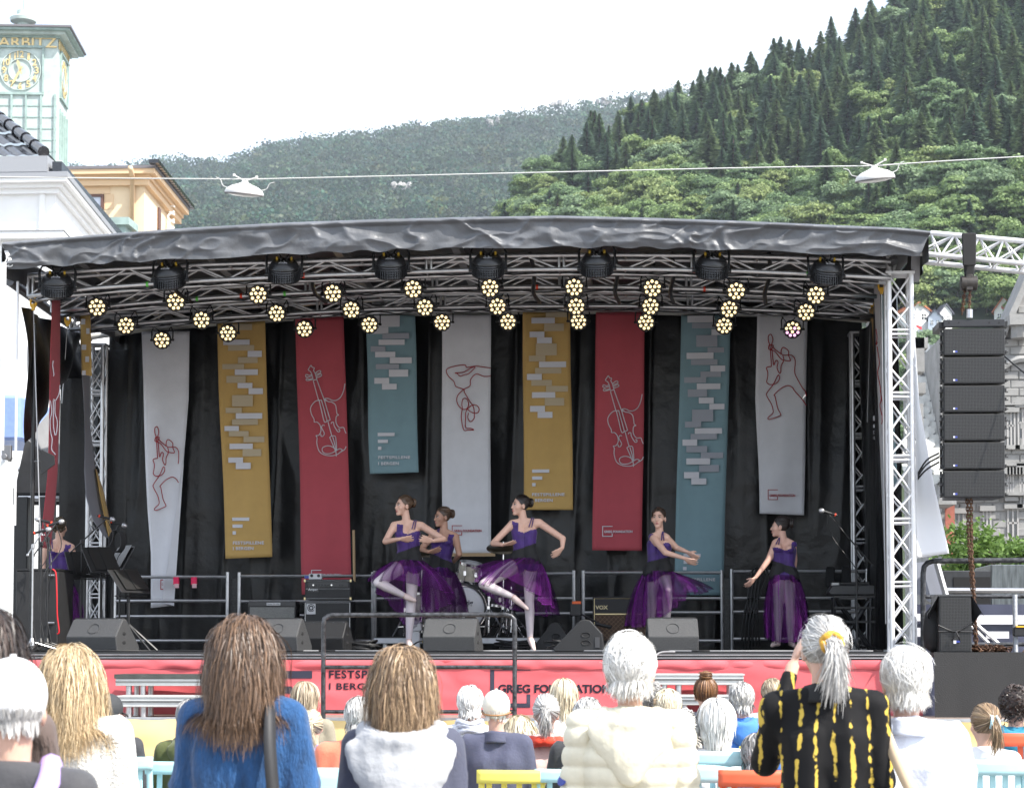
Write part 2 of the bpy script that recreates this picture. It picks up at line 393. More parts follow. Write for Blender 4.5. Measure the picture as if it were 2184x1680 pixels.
cover('far_wood', far_surf, 6400, 18, 36, (.024, .054, .034), (.085, .14, .075), 46, 4, tmin=.20, label='bluish green wood covering the far mountain', flat=.85, kinds=('broadleaf', 'broadleaf', 'spruce'), ls=2.5)
# bare rock showing through the far wood
for (px, py, w) in ((1190, 243, 26), (1290, 240, 30), (1050, 288, 18), (860, 425, 36)):
 rr = np.random.default_rng(int(px))
 s = (px - 150) / (1750 - 150); t = 1.0
 cands = [(abs(inframe(far_surf(s, tt))[1] - py), tt) for tt in np.linspace(.05, 1, 60)]; tt = min(cands)[1]
 c = far_surf(s, tt); mbk = MB(); wm = w / F * c[1]
 for k in range(7):
  mbk.box((c[0] + rr.normal() * wm * .3, c[1] - 14 - rr.random() * 6, c[2] + 11 + rr.normal() * 3), (wm * (.2 + .3 * rr.random()), 8, 5 + 4 * rr.random()), rz=rr.random(), rx=rr.random() * .5, ry=rr.normal() * .4, taper=.6)
 tag(mbk.build('rock_outcrop', mat('grey_rock', (.32, .31, .30), .9, var=.3, vscale=.2), bevel=1), 'pale bare rock outcrop showing through the far wood', 'rock', 'outcrops on the far mountain')
# mast on the far ridge
c = P(1285, 262, 2900); mb = MB()
for dx in (-1.2, 1.2): mb.tube([(c.x + dx, c.y, c.z - 12), (c.x + dx * .4, c.y, c.z + 20)], .5, 5)
for z in range(-8, 18, 6): mb.tube([(c.x - 1, c.y, c.z + z), (c.x + 1, c.y, c.z + z + 4)], .3, 4)
tag(mb.build('ridge_mast', mat('mast_steel', (.5, .52, .55), .6)), 'thin lattice mast standing on the far mountain ridge', 'mast')
# ------------------------------------------------------------------ clock tower
YT = 150.0; kT = YT / 62
copper = mat('verdigris', (.44, .515, .485), .6, var=.22, vscale=1.3, bump=.08, bscale=5)
copper_d = mat('verdigris_seam', (.28, .37, .345), .55, var=.2, vscale=2)
gold = mat('gilding', (.70, .54, .27), .45, metal=.4)
tw = empty('clock_tower', (P(122, 200, YT).x, YT, PZ(346, YT, 60)), 'verdigris copper clock tower with gilded numerals and letters', 'tower')
def tx(px): return PX(px, YT)
dep = 2.15 * kT; xr = P(122, 200, YT).x; xl = xr - dep
zt, zb = PZ(84, YT, 60), PZ(346, YT, 60)
mb = MB(); mb.b2(xl, xr, YT, YT + dep, 0, zt); mb.build('shaft', copper, tw)
# corner return: the face to the side is reached through the yaw, keep real depth
for i, px in enumerate((-16, 13, 43, 75, 104)):
 x = tx(px); mb = MB(); mb.b2(x - .03 * kT, x + .03 * kT, YT - .06 * kT, YT, zb, PZ(203, YT, 60)); mb.build('standing_seam', copper_d, tw)
for yy in [YT + dep * q_ for q_ in (.2, .4, .6, .8)]:
 mb = MB(); mb.b2(xr, xr + .06 * kT, yy - .03 * kT, yy + .03 * kT, zb, PZ(226, YT, 60)); mb.build('standing_seam', copper_d, tw)
for z in np.linspace(zb + .3 * kT, PZ(215, YT, 60) - .2 * kT, 5):
 mb = MB(); mb.b2(xl + .02, xr - .02, YT - .02 * kT, YT, z, z + .03 * kT); mb.build('cross_seam', copper_d, tw)
# cornice: widening copper steps under a dark flat roof
def ring(z0, z1, out, m, name):
 mb = MB(); out *= kT; mb.b2(xl - out, xr + out, YT - out, YT + dep + out, zt + (z0 - zt) * kT if z0 >= zt else zb + (z0 - zb) * kT, zt + (z1 - zt) * kT if z1 > zt else zb + (z1 - zb) * kT); return mb.build(name, m, tw)
ring(zt, zt + .07, .08, copper_d, 'cornice'); ring(zt + .07, zt + .16, .26, copper, 'cornice'); ring(zt + .16, zt + .23, .42, copper_d, 'cornice')
rf = ring(zt + .23, zt + .29, .48, mat('roof_sheet', (.16, .15, .16), .5), 'roof')
mb = MB(); mb.b2(P(15, 60, YT).x, P(39, 60, YT).x, YT + .5 * kT, YT + 1.1 * kT, zt + .29 * kT, zt + .4 * kT); mb.build('roof_hatch', mat('grey_metal', (.4, .42, .44), .4, metal=.6), tw)
ring(zb - .2, zb, .2, copper, 'base_moulding'); ring(zb - .5, zb - .2, .35, copper_d, 'base_moulding')
# letters
zl = PZ(104, YT, 60)
def tp(px, py): return P(px, py, YT)
a, b = tp(0, 104), tp(122, 104)
text_mesh('lettering', 'ARBITZ', 1, gold, tw, plane_M((a.x, YT - .03 * kT, zl), (1, 0, 0), (0, 0, 1)), .02 * kT, fit=(b.x - a.x, PZ(82, YT, 60) - zl), bold=.012)
text_mesh('lettering', 'NARBITZ', 1, gold, tw, plane_M((xr + .03 * kT, YT + .1 * kT, zl), (0, 1, 0), (0, 0, 1)), .02 * kT, fit=(dep * .92, PZ(82, YT, 60) - zl), bold=.012)
def clock(cx, cz, r, ux, off, side):
 """ux: direction to the viewer's right on the face; off: outward"""
 ux, off = Vector(ux), Vector(off); c0 = Vector((cx[0], cx[1], cz))
 def pt(u, w, o=0): return c0 + ux * u + Vector((0, 0, w)) + off * o
 hw = r * 1.16
 f = MB()
 for (u0, u1, w0, w1) in ((-hw, hw, hw * .97, hw * 1.07), (-hw, hw, -hw * 1.07, -hw * .97), (-hw, -hw * .93, -hw, hw), (hw * .93, hw, -hw, hw)):
  f.prism([pt(u0, w0, 0), pt(u1, w0, 0), pt(u1, w1, 0), pt(u0, w1, 0)], off * .07 * kT)
 dial = empty('clock_face', c0, parent=None); dial.parent = tw; dial.location = c0 - wloc(tw)
 f.build('frame', copper_d, dial)
 for rr in (r, r * .58):
  m2 = MB(); m2.tube([pt(rr * math.cos(k * math.pi / 24), rr * math.sin(k * math.pi / 24), 0.03 * kT) for k in range(49)], .02 * kT, 5, cap=False); m2.build('ring', copper, dial)
 for h in range(1, 13):
  an = math.pi / 2 - h * math.pi / 6; s_ = str(h); hh = r * .34; w = hh * (.62 if h < 10 else .95) * (.6 if h == 1 else 1)
  q = pt(math.cos(an) * r * .8 - w / 2, math.sin(an) * r * .8 - hh / 2, .03 * kT)
  text_mesh('numeral', s_, 1, gold, dial, plane_M(q, ux, (0, 0, 1)), .012 * kT, fit=(w, hh), bold=.015)
 for an, ln, wd in ((R(90 + 16), r * .55, .045 * kT), (R(90 + 152), r * .9, .04 * kT)):
  m2 = MB(); d = Vector((math.cos(an), math.sin(an))); nn = Vector((-d.y, d.x))
  pts = [d * -.2 * r + nn * wd * .5, d * -.2 * r - nn * wd * .5, d * ln * .7 - nn * wd, d * ln, d * ln * .7 + nn * wd]
  m2.prism([pt(p.x, p.y, .06 * kT) for p in pts], off * .02 * kT); m2.build('hand', gold, dial)
ca = tp(46, 153); clock((ca.x, YT), ca.z, tp(88, 153).x - ca.x, (1, 0, 0), (0, -1, 0), 0)
clock((xr, YT + dep / 2), ca.z, dep * .28, (0, 1, 0), (1, 0, 0), 1)
# siren mast on the roof
s0 = P(60, 62, YT + dep / 2); mb = MB()
mb.tube([(s0.x, s0.y, zt + .2 * kT), (s0.x, s0.y, zt + .5 * kT)], .06 * kT, 8); mb.build('siren_post', copper_d, tw)
q = YT / F
mb = MB(); M0 = Matrix.Translation((s0.x, s0.y, PZ(50, YT + dep / 2, 60))) @ Matrix.Scale(kT, 4)
mb.lathe([(.05, -.30), (.24, -.27), (.25, -.16), (.18, -.12), (.18, -.06), (.40, .0), (.42, .10), (.28, .17), (.2, .2), (.2, .34), (.05, .38)], 20, M0); mb.build('siren_horn', copper, tw, smooth=True, auto=35)
mb = MB(); mb.tube([(s0.x, s0.y, zt + .6 * kT), (s0.x, s0.y, PZ(-20, YT + 2, 60))], .014 * kT, 5); mb.build('antenna', copper_d, tw)
tw.rotation_euler.z = R(6.5)
# ------------------------------------------------------------------ white building with black tiled roof (its long side recedes to +x)
YW = 46.0
white = mat('white_render', (.80, .80, .79), .7, var=.04, vscale=2)
trimw = mat('white_trim', (.82, .82, .81), .6)
tile_b = mat('black_glazed_tile', (.016, .017, .022), .18, spec=.7, var=.3, vscale=3)
wb = empty('white_building', P(60, 700, YW) * 1.0, 'white rendered corner building with black glazed tile hip roof', 'building'); wb.location.z = 0
C0 = P(118, 480, YW)                              # near corner under the cornice
zc = PZ(492, YW, 130); zcor = PZ(414, YW, 130)
farY = 53.6
x_far = P(232, 500, farY).x
side = Vector((x_far - C0.x, farY - YW, 0)).normalized(); nrm = Vector((side.y, -side.x, 0))
Ls = 22.0; farY = YW + side.y * Ls
def wbp(s, out, z): return Vector((C0.x, YW, 0)) + side * s + nrm * out + Vector((0, 0, z))
xwl = C0.x - 14
mb = MB(); mb.prism([(xwl, YW, 0), (C0.x, YW, 0), tuple(wbp(Ls, 0, 0)), (xwl, farY, 0)], (0, 0, zcor)); mb.build('wall', white, wb)
def cornice_run(z0, z1, out, m, name):
 p = [Vector((xwl, YW - out, z0)), Vector((C0.x + out * .9, YW - out, z0)), wbp(Ls, out, z0), Vector((xwl, farY, z0))]
 mb = MB(); mb.prism(p, (0, 0, z1 - z0)); return mb.build(name, m, wb)
h1 = PZ(386, YW, 130)
for k, (a, b, o) in enumerate(((0, .3, .12), (.3, .55, .24), (.55, .8, .40))): cornice_run(zcor + (h1 - zcor) * a / .8, zcor + (h1 - zcor) * b / .8, o, trimw, 'cornice')
cornice_run(h1, h1 + .12, .44, mat('lead_gutter', (.28, .29, .31), .4), 'gutter')
cornice_run(PZ(512, YW, 100), PZ(498, YW, 100), .30, trimw, 'string_course'); cornice_run(PZ(498, YW, 100), PZ(496, YW, 100), .33, mat('lead_gutter'), 'string_course_flashing')
cornice_run(PZ(395, YW, 100), PZ(388, YW, 100), .12, trimw, 'architrave')
# recessed panel on the street front
mb = MB(); pa, pb = P(0, 470, YW), P(97, 400, YW)
for (x0, x1, z0, z1) in ((pa.x - 3, pb.x, pb.z - .12, pb.z), (pb.x - .12, pb.x, pa.z - .6, pb.z), (pa.x - 3, pb.x, pa.z - .72, pa.z - .6)): mb.b2(x0, x1, YW - .06, YW, z0, z1)
mb.build('wall_panel', trimw, wb)
glass = mat('window_glass', (.35, .40, .45), .08, spec=.8)
for k in range(7):                                  # windows of the long side
 s0_ = 1.3 + k * 2.7
 w = empty('window', (0, 0, 0), parent=wb); w.location = (0, 0, 0)
 z0, z1 = zc + .0, zcor - 1.0
 mb = MB(); mb.prism([wbp(s0_, .02, z0), wbp(s0_ + 1.2, .02, z0), wbp(s0_ + 1.2, .02, z1), wbp(s0_, .02, z1)], nrm * .03); mb.build('pane', glass, w)
 mb = MB()
 for a_, b_ in ((0, .12), (.54, .66), (1.08, 1.2)): mb.prism([wbp(s0_ + a_, .05, z0), wbp(s0_ + b_, .05, z0), wbp(s0_ + b_, .05, z1), wbp(s0_ + a_, .05, z1)], nrm * .12)
 for zz in np.linspace(z0, z1, 5): mb.prism([wbp(s0_, .05, zz - .06), wbp(s0_ + 1.2, .05, zz - .06), wbp(s0_ + 1.2, .05, zz + .06), wbp(s0_, .05, zz + .06)], nrm * .10)
 mb.build('frame', trimw, w)
# hip roof: corrugated pantile sheets, each course its own piece
rise = Vector((-5.6, 8.2, 4.55))
A0 = Vector((xwl, YW - .3, h1 + .45)); A1 = Vector((P(118, 340, YW).x - .15, YW - .3, h1 + .45))
for j in range(9):
 t0, t1 = j / 9, (j + 1) / 9
 def fr(u, v, t0=t0, t1=t1):
  t = t0 + (t1 - t0) * v; L_ = A0 + Vector((0, rise.y, rise.z)) * t; Rr = A1 + rise * t
  n_ = 60; p = L_ + (Rr - L_) * u; wv = abs(math.sin((p.x - A0.x) * math.pi / .30)); return p + Vector((0, -.5, .6)) * (wv * .07 + (1 - v) * .07)
 mb = MB(); mb.grid(fr, 150, 1); mb.build('tile_course', tile_b, wb)
mb = MB(); pts = [A1 + rise * t + Vector((.0, -.12, .12)) for t in np.linspace(0, 1, 16)]
for a_, b_ in zip(pts[:-1], pts[1:]): mb.tube([a_, a_ + (b_ - a_) * 1.08], .2, 10, rads=[.14, .11])
mb.build('hip_ridge', tile_b, wb, smooth=True, auto=40)
mb = MB(); mb.prism([A1 + Vector((.1, 0, 0)), wbp(Ls, .45, A1.z), A1 + rise + side * Ls, A1 + rise], Vector((0, 0, .1))); mb.build('roof_slope', tile_b, wb)
e0, e1 = A1 + Vector((.30, 0, -.2)), wbp(Ls, .5, A1.z - .2)
mb = MB()
for k in range(130): mb.box(e0 + (e1 - e0) * (k / 130), (.22, .16, .22))
o = mb.build('eaves_tile_ends', tile_b, wb); o['kind'] = 'stuff'
mb = MB(); mb.b2(A0.x, A1.x + .1, YW - .45, YW + .2, h1 + .12, h1 + .48); mb.build('lead_parapet', mat('lead_gutter'), wb)
# ------------------------------------------------------------------ ochre building
YO = 84.0
ochre = mat('ochre_render', (.74, .58, .39), .8, var=.05, vscale=1.5)
ochre_t = mat('ochre_trim', (.70, .50, .31), .75)
oc = P(307, 480, YO); zo = PZ(397, YO, 307)
ob = empty('ochre_building', (oc.x - 4, YO, 0), 'ochre rendered building with deep eaves and a copper downpipe', 'building')
of = P(372, 455, 91.2); so = Vector((of.x - oc.x, 91.2 - YO, 0)); Lo = so.length; so.normalize(); no = Vector((so.y, -so.x, 0))
def obp(s, out, z): return Vector((oc.x, YO, 0)) + so * s + no * out + Vector((0, 0, z))
xol = P(60, 400, YO).x
mb = MB(); mb.prism([(xol, YO, 0), (oc.x, YO, 0), tuple(obp(Lo, 0, 0)), (xol, YO + Lo, 0)], (0, 0, zo)); mb.build('wall', ochre, ob)
for k, (dz0, dz1, o_, m) in enumerate(((0, .25, .22, ochre_t), (.25, .42, .32, ochre_t), (.42, .62, .55, ochre_t), (.62, .74, .60, mat('roof_sheet')))):
 p = [Vector((xol, YO - o_, zo + dz0)), Vector((oc.x + o_, YO - o_, zo + dz0)), obp(Lo + .6, o_, zo + dz0), Vector((xol, YO + Lo, zo + dz0))]
 mb = MB(); mb.prism(p, (0, 0, dz1 - dz0)); mb.build(['eaves_moulding', 'eaves_moulding', 'eaves_soffit', 'roof'][k], m, ob)
for k in range(20):
 s_ = k * .46 - .9; mb = MB(); mb.box(obp(s_, .58, zo + .8), (.4, .36, .16), rz=math.atan2(so.y, so.x) - math.pi / 2); mb.build('eaves_tile', tile_b, ob)
wpa, wpb = P(188, 447, YO), P(222, 415, YO)
w = empty('window', (0, 0, 0), parent=ob); w.location = Vector((wpa.x, YO, wpa.z)) - wloc(ob)
mb = MB(); mb.b2(wpa.x + .1, wpb.x - .1, YO - .05, YO, wpa.z + .1, wpb.z - .1); mb.build('pane', mat('sky_glass', (.5, .53, .62), .05, spec=1), w)
mb = MB(); fw = .11
for (x0, x1, z0, z1) in ((wpa.x, wpb.x, wpa.z, wpa.z + fw), (wpa.x, wpb.x, wpb.z - fw, wpb.z), (wpa.x, wpa.x + fw, wpa.z + fw, wpb.z - fw), (wpb.x - fw, wpb.x, wpa.z + fw, wpb.z - fw)): mb.b2(x0, x1, YO - .12, YO + .02, z0, z1)
mb.build('frame', mat('brown_wood', (.12, .06, .045), .5), w)
mb = MB(); mb.b2(wpa.x - .25, wpb.x + .25, YO - .03, YO, wpb.z + .02, wpb.z + .4); mb.b2(wpa.x - .4, wpa.x - .02, YO - .03, YO, wpa.z, wpb.z); mb.b2(wpb.x + .02, wpb.x + .4, YO - .03, YO, wpa.z, wpb.z); mb.build('window_surround', ochre_t, ob)
mb = MB(); d0, d1, d2 = P(278, 358, YO - 1.4), P(281, 372, YO - .7), P(283, 382, YO - .15); mb.tube([d0, d1, d2, (d2.x, d2.y, 0)], .11, 8); mb.build('downpipe', ochre_t, ob, smooth=True)
for py0, py1 in ((430, 440), (478, 485)):
 c = (py0 + py1) / 2; z = PZ(c, YO, 307); mb = MB(); mb.prism([obp(3, .0, z - .5), obp(3.5, .0, z - .5), obp(3.5, .0, z + .5), obp(3, 0, z + .5)], no * .08); mb.build('side_window', mat('brown_wood'), ob)
for k in range(4):                              # letters of a vertical sign, one below the other
 z = PZ(436 + k * 17, YO + 4, 340); mb = MB(); p0 = obp(5, 0, z)
 mb.tube([p0 + no * (.1 + .16 * (1 + math.cos(a))) + Vector((0, 0, .16 * math.sin(a))) for a in np.linspace(.6, 5.7, 10)], .05, 6); mb.build('sign_letter', mat('white_trim'), ob)
c = P(228, 480, YO - 2); mb = MB(); mb.box((c.x, c.y, c.z), (2.2, 1.6, .3)); mb.box((c.x + .1, c.y, c.z - .5), (1.6, 1.2, .7)); tag(mb.build('copper_dormer', copper_d), 'small green copper dormer roof beside the ochre building', 'dormer')
# ------------------------------------------------------------------ string of street lamps over the square
YL = 30.0
wire_m = mat('wire_white', (.55, .55, .53), .5)
wp = [(-40, 377), (100, 379), (250, 380.5), (480, 382), (560, 382), (900, 374), (1200, 367), (1500, 360), (1700, 356), (1860, 354), (2010, 344), (2184, 334), (2300, 326)]
mb = MB(); mb.tube([P(x, y, YL) for x, y in wp], .009, 5); W0 = mb.build('span_wire', wire_m); tag(W0, 'pale span wire strung across the square above the stage', 'wire')
mb = MB(); 
def street_lamp(px, py, tilt, near):
 c = P(px, py, YL)
 t = empty('street_lamp', c, 'white saucer-shaped street lamp on the span wire %s' % near, 'lamp', 'lamps on the span wire')
 M0 = Matrix.Translation(c) @ Matrix.Rotation(R(tilt), 4, 'Y') @ Matrix.Rotation(R(9), 4, 'X')
 mb = MB(); mb.lathe([(.285, -.045), (.29, -.02), (.27, .02), (.2, .07), (.1, .105), (.05, .13), (.04, .16)], 28, M0); mb.build('shade', mat('lamp_white', (.62, .61, .59), .45), t, smooth=True, auto=50)
 mb = MB(); mb.lathe([(.292, -.055), (.292, -.038), (.27, -.038), (.27, -.055)], 28, M0, cap=False); mb.build('rim', mat('dark_trim', (.12, .11, .11), .5), t)
 mb = MB(); mb.lathe([(.268, -.05), (.15, -.075), (.01, -.085)], 24, M0); mb.build('diffuser', mat('lamp_lens', (.75, .75, .73), .25), t, smooth=True)
 mb = MB(); zw = c.z + .2
 mb.tube([M0 @ Vector((-.17, 0, .22)), M0 @ Vector((0, 0, .15)), M0 @ Vector((.17, 0, .22))], .010, 6)
 for sx in (-1, 1): mb.box(M0 @ Vector((sx * .17, 0, .225)), (.035, .03, .03))
 mb.build('bracket', mat('lamp_white'), t)
 for sx in (-1, 1):
  mb = MB(); mb.tube(catmull([M0 @ Vector((sx * .25, 0, .03)), M0 @ Vector((sx * .33, 0, .06)), M0 @ Vector((sx * .37, 0, .14)), M0 @ Vector((sx * .44, 0, .17))], 4), .007, 5); mb.build('feed_cable', wire_m, t)
street_lamp(521, 408, 6, 'before the far mountain'); street_lamp(1866, 377, -6, 'before the near hill')
# ------------------------------------------------------------------ stage: deck, skirts, roof, trusses, drapes
XL, XR, YF, YB, ZS = -6.62, 2.66, 20.55, 25.2, 1.50
alu = mat('aluminium', (.55, .55, .56), .38, metal=.9, var=.15, vscale=9)
alu_b = mat('aluminium_bright', (.74, .74, .75), .42, metal=.35, var=.06, vscale=6)
blk = mat('black_paint', (.012, .012, .013), .45, var=.3, vscale=20)
blk_m = mat('matt_black', (.010, .010, .011), .8)
vinyl = mat('grey_vinyl', (.10, .105, .115), .46, var=.22, vscale=2.2, bump=.35, bscale=14, spec=.5)
deck_m = mat('stage_floor', (.018, .018, .02), .38, var=.5, vscale=6, bump=.1, bscale=60)
drape_m = mat('black_drape', (.005, .005, .0056), .35, var=.3, vscale=3, bump=.3, bscale=13, spec=.36)
red_m = mat('red_skirt', (.62, .12, .135), .45, var=.06, vscale=1.5, spec=.35)
yel_m = mat('yellow_skirt', (.80, .60, .27), .55, var=.06, vscale=2)
ink = mat('navy_print', (.028, .028, .05), .6)
st = empty('stage_deck', ((XL + XR) / 2, YF, 0), 'raised concert stage deck with red printed skirt along its front', 'stage')
for k in range(12):                                # deck boards of black plywood, each sheet its own piece
 x0 = XL + .02 + (XR - XL - .04) * k / 12; x1 = XL + .02 + (XR - XL - .04) * (k + 1) / 12
 for j in range(3):
  y0 = YF + (YB - YF) * j / 3; y1 = YF + (YB - YF) * (j + 1) / 3
  mb = MB(); mb.b2(x0 + .002, x1 - .002, y0 + .002, y1 - .002, ZS - .03, ZS); mb.build('deck_board', deck_m, st)
mb = MB(); mb.b2(XL - .02, XR + .02, YF - .05, YF - .005, ZS - .09, ZS - .008); mb.build('front_rail', mat('edge_rail', (.05, .05, .05), .5, metal=.5), st)
mb = MB()
for z in (ZS - .03, ZS - .06): mb.tube([(XL, YF - .055, z), (XR, YF - .055, z)], .004, 5)
mb.build('rail_trim', alu, st)
mb = MB()
for x in np.linspace(XL + .1, XR - .1, 7):
 for y in (YF + .1, YB - .2): mb.tube([(x, y, 0), (x, y, ZS - .03)], .04, 8)
mb.build('support_legs', alu, st)
def skirt_y(x, z, y, amp, seed):
 sag = amp * (.30 * np.sin(x * 2.1 + seed) + .2 * np.sin(x * 5.3 + z * 2 + seed * 2) + .8 * fbm(np.stack([x * .9 + seed, z * 2.6 + .5 * x, 0 * x + seed], -1), 3))
 return y - np.abs(sag)
def skirt_fn(x0, x1, z0, z1, y, amp, seed):
 def f(u, v):
  x = x0 + (x1 - x0) * u; z = z0 + (z1 - z0) * v
  return np.stack([x, skirt_y(x, z, y, amp, seed), z + .006 * np.sin(x * 14) * (v > .99)], -1)
 return f
def conform(o, y, amp, seed, off):
 w = wloc(o); me = o.data; n = len(me.vertices); co = np.empty(n * 3); me.vertices.foreach_get('co', co); co = co.reshape(-1, 3)
 co[:, 1] = skirt_y(co[:, 0] + w.x, co[:, 2] + w.z, y, amp, seed) - off - w.y; me.vertices.foreach_set('co', co.ravel()); me.update(); return o
zr0, zr1 = PZ(1527, YF, 1092), ZS - .085
mb = MB(); mb.gridnp(skirt_fn(XL, XR + .12, zr0, zr1, YF - .06, .030, 1), 240, 22); mb.build('red_skirt', red_m, st, smooth=True)
mb = MB(); mb.grid(lambda u, v: Vector((XL + (XR + .12 - XL) * u, YF - .075 - .02 * abs(math.sin(u * 60 + 2 * math.sin(u * 23))) * v * (1 - v) * 4, zr1 - .085 + .09 * v + .004 * math.sin(u * 190) * (1 - v))), 300, 6); mb.build('skirt_hem', red_m, st, smooth=True)
def sk(px, py): return P(px, py, YF - .12)
def print_rect(parent, x0, y0, x1, y1, Y, m, name='print'):
 a, b = P(x0, y1, Y), P(x1, y0, Y); mb = MB(); mb.b2(a.x, b.x, Y - .003, Y, a.z, b.z); return mb.build(name, m, parent)
def print_text(parent, body, x0, y0, x1, y1, Y, m, name='lettering', bold=0, spacing=1.0):
 a, b = P(x0, y1, Y), P(x1, y0, Y)
 return text_mesh(name, body, 1, m, parent, plane_M((a.x, Y, a.z), (1, 0, 0), (0, 0, 1)), .0015, fit=(b.x - a.x, b.z - a.z), bold=bold, spacing=spacing)
YK = YF - .09
def skr(x0, y0, x1, y1):
 a, b = P(x0, y1, YK), P(x1, y0, YK); mb = MB(); mb.gridnp(lambda u, v: np.stack([a.x + (b.x - a.x) * u, 0 * u + YK, a.z + (b.z - a.z) * v], -1), 12, 4)
 conform(mb.build('print', ink, st, smooth=True), YF - .06, .030, 1, .004)
for r_ in ((560, 1430, 665, 1446), (560, 1463, 622, 1478), (560, 1496, 585, 1510), (1045, 1421, 1054, 1508), (1054, 1421, 1131, 1429), (1054, 1499, 1131, 1508), (1123, 1480, 1131, 1499)): skr(*r_)
for t_ in (('FESTSPILLENE', 701, 1429, 868, 1446, .02, 1.12), ('I BERGEN', 701, 1456, 812, 1470, .02, 1.12), ('GRIEG FOUNDATION', 1062, 1459, 1302, 1477, .035, 1.0)):
 conform(print_text(st, *t_[:5], YK, ink, bold=t_[5], spacing=t_[6]), YF - .06, .030, 1, .006)
# lower apron with yellow skirt, timber-topped
ZA = PZ(1531, 19.4, 1092)
ap = empty('front_apron', ((XL + XR) / 2, 19.4, 0), 'lower timber apron in front of the stage with yellow skirt', 'platform')
for k in range(14):
 x0 = XL - .4 + (XR - XL + 2.4) * k / 14; x1 = XL - .4 + (XR - XL + 2.4) * (k + 1) / 14
 mb = MB(); mb.b2(x0 + .003, x1 - .003, 19.4, YF - .2, ZA - .03, ZA); mb.build('plank', mat('apron_ply', (.26, .20, .17), .6, var=.2, vscale=5), ap)
mb = MB(); mb.gridnp(skirt_fn(XL - .4, XR + 2.0, .02, ZA - .02, 19.38, .05, 5), 200, 14); mb.build('yellow_skirt', yel_m, ap, smooth=True)
mb = MB(); mb.b2(XL - .4, XR + 2, 19.39, 19.43, ZA - .035, ZA + .004); mb.build('edge_trim', alu, ap)
# --- roof canopy
top_pts = [(8, 517), (200, 501), (400, 486), (600, 475), (800, 468), (1000, 463), (1190, 460), (1400, 465), (1600, 472), (1800, 481), (1920, 486), (1985, 493)]
bot_pts = [(18, 574), (200, 562), (400, 553), (640, 541), (900, 533), (1100, 528), (1300, 528), (1500, 532), (1700, 539), (1900, 546), (1962, 545)]
YV = 20.2
rt = empty('stage_roof', ((XL + XR) / 2, YV, 5.4), 'curved stage roof in dark grey tarpaulin with a creased front valance', 'stage roof')
tp_ = np.array(top_pts, float); bp_ = np.array(bot_pts, float)
def valance(u, v):
 pa = 8 + (1985 - 8) * u; pt = Pn(pa, np.interp(pa, tp_[:, 0], tp_[:, 1]), YV); pb_ = 18 + (1962 - 18) * u; pb = Pn(pb_, np.interp(pb_, bp_[:, 0], bp_[:, 1]), YV)
 p = pt + (pb - pt) * v[:, None]; x, z = p[:, 0], p[:, 2]
 q = np.stack([x * 1.7 + z * .8, z * 3.0 - x * .25, 0 * x + 1.3], -1); q[:, 0] += .9 * noise3(q * .8, 9)
 k = fbm(q, 3, 3); rid = (1 - np.abs(k).clip(0, 1)) ** 3
 q2 = np.stack([x * 4.5 - z * 5, z * 6 + x, 0 * x], -1); rid2 = (1 - np.abs(noise3(q2, 5))) ** 4
 d = (.055 * rid + .034 * rid2) * np.minimum(1, v * (1.08 - v) * 5) + .012 * np.abs(np.sin(x * 8 + 2 * np.sin(x * 3))) * (v - .8).clip(0, 1) * 5
 d += .05 * np.sin(np.pi * np.minimum(1, v / .22)) * (v < .22)
 return np.stack([x, p[:, 1] - d, z + .012 * np.sin(x * 11 + 3 * np.sin(x * 2.3)) * (v > .98)], -1)
mb = MB(); mb.gridnp(valance, 520, 40); mb.build('valance', vinyl, rt, smooth=True)
def rooftop(u, v):
 px = 8 + (1985 - 8) * u; pt = P(px, np.interp(px, tp_[:, 0], tp_[:, 1]), YV)
 return Vector((pt.x + .02 * math.sin(v * 9), YV + .01 + (YB + .5 - YV) * v, pt.z + (.05 * math.sin(math.pi * v)) - .02))
mb = MB(); mb.grid(rooftop, 60, 10); mb.build('roof_skin', mat('roof_underside', (.030, .030, .033), .6, var=.3, vscale=3), rt, smooth=True)
# rafters: bright beams running from front to back under the skin
arch_x = [P(px, 500, YV).x for px in (150, 420, 700, 960, 1240, 1500, 1780)]
def roof_z(x):
 xs = [P(a, b, YV).x for a, b in top_pts]; zs = [P(a, b, YV).z for a, b in top_pts]; return float(np.interp(x, xs, zs))
for x in arch_x:
 mb = MB(); z = roof_z(x) - .10; mb.b2(x - .04, x + .04, YV + .15, YB + .3, z - .10, z); mb.build('rafter', mat('rafter_alloy', (.22, .22, .225), .45, metal=.6), rt)
# side returns of the tarpaulin
for xs_, px in ((P(8, 517, YV).x, 8), (P(1985, 493, YV).x, 1985)):
 def sidefn(u, v, xs_=xs_, sgn=1 if px > 1000 else -1):
  y = YV + (YB + .5 - YV) * u; z = roof_z(xs_) - .02 - (.28 if sgn > 0 else .30) * v
  return Vector((xs_ + .03 * math.sin(y * 7) * v + (-.02), y, z))
 mb = MB(); mb.grid(sidefn, 40, 6); mb.build('side_valance', vinyl, rt, smooth=True)
ropes = MB(); a = P(10, 535, YV - .02)
for k in range(4): ropes.tube(catmull([a + Vector((.01 * k, 0, 0)), a + Vector((.03 + .02 * k, -.02, -.08 - .02 * k)), a + Vector((-.02 + .02 * k, -.02, -.16)), a + Vector((.02, 0, -.10))], 4), .006, 5)
ropes.build('lacing_cord', mat('white_cord', (.75, .75, .74), .7), rt)
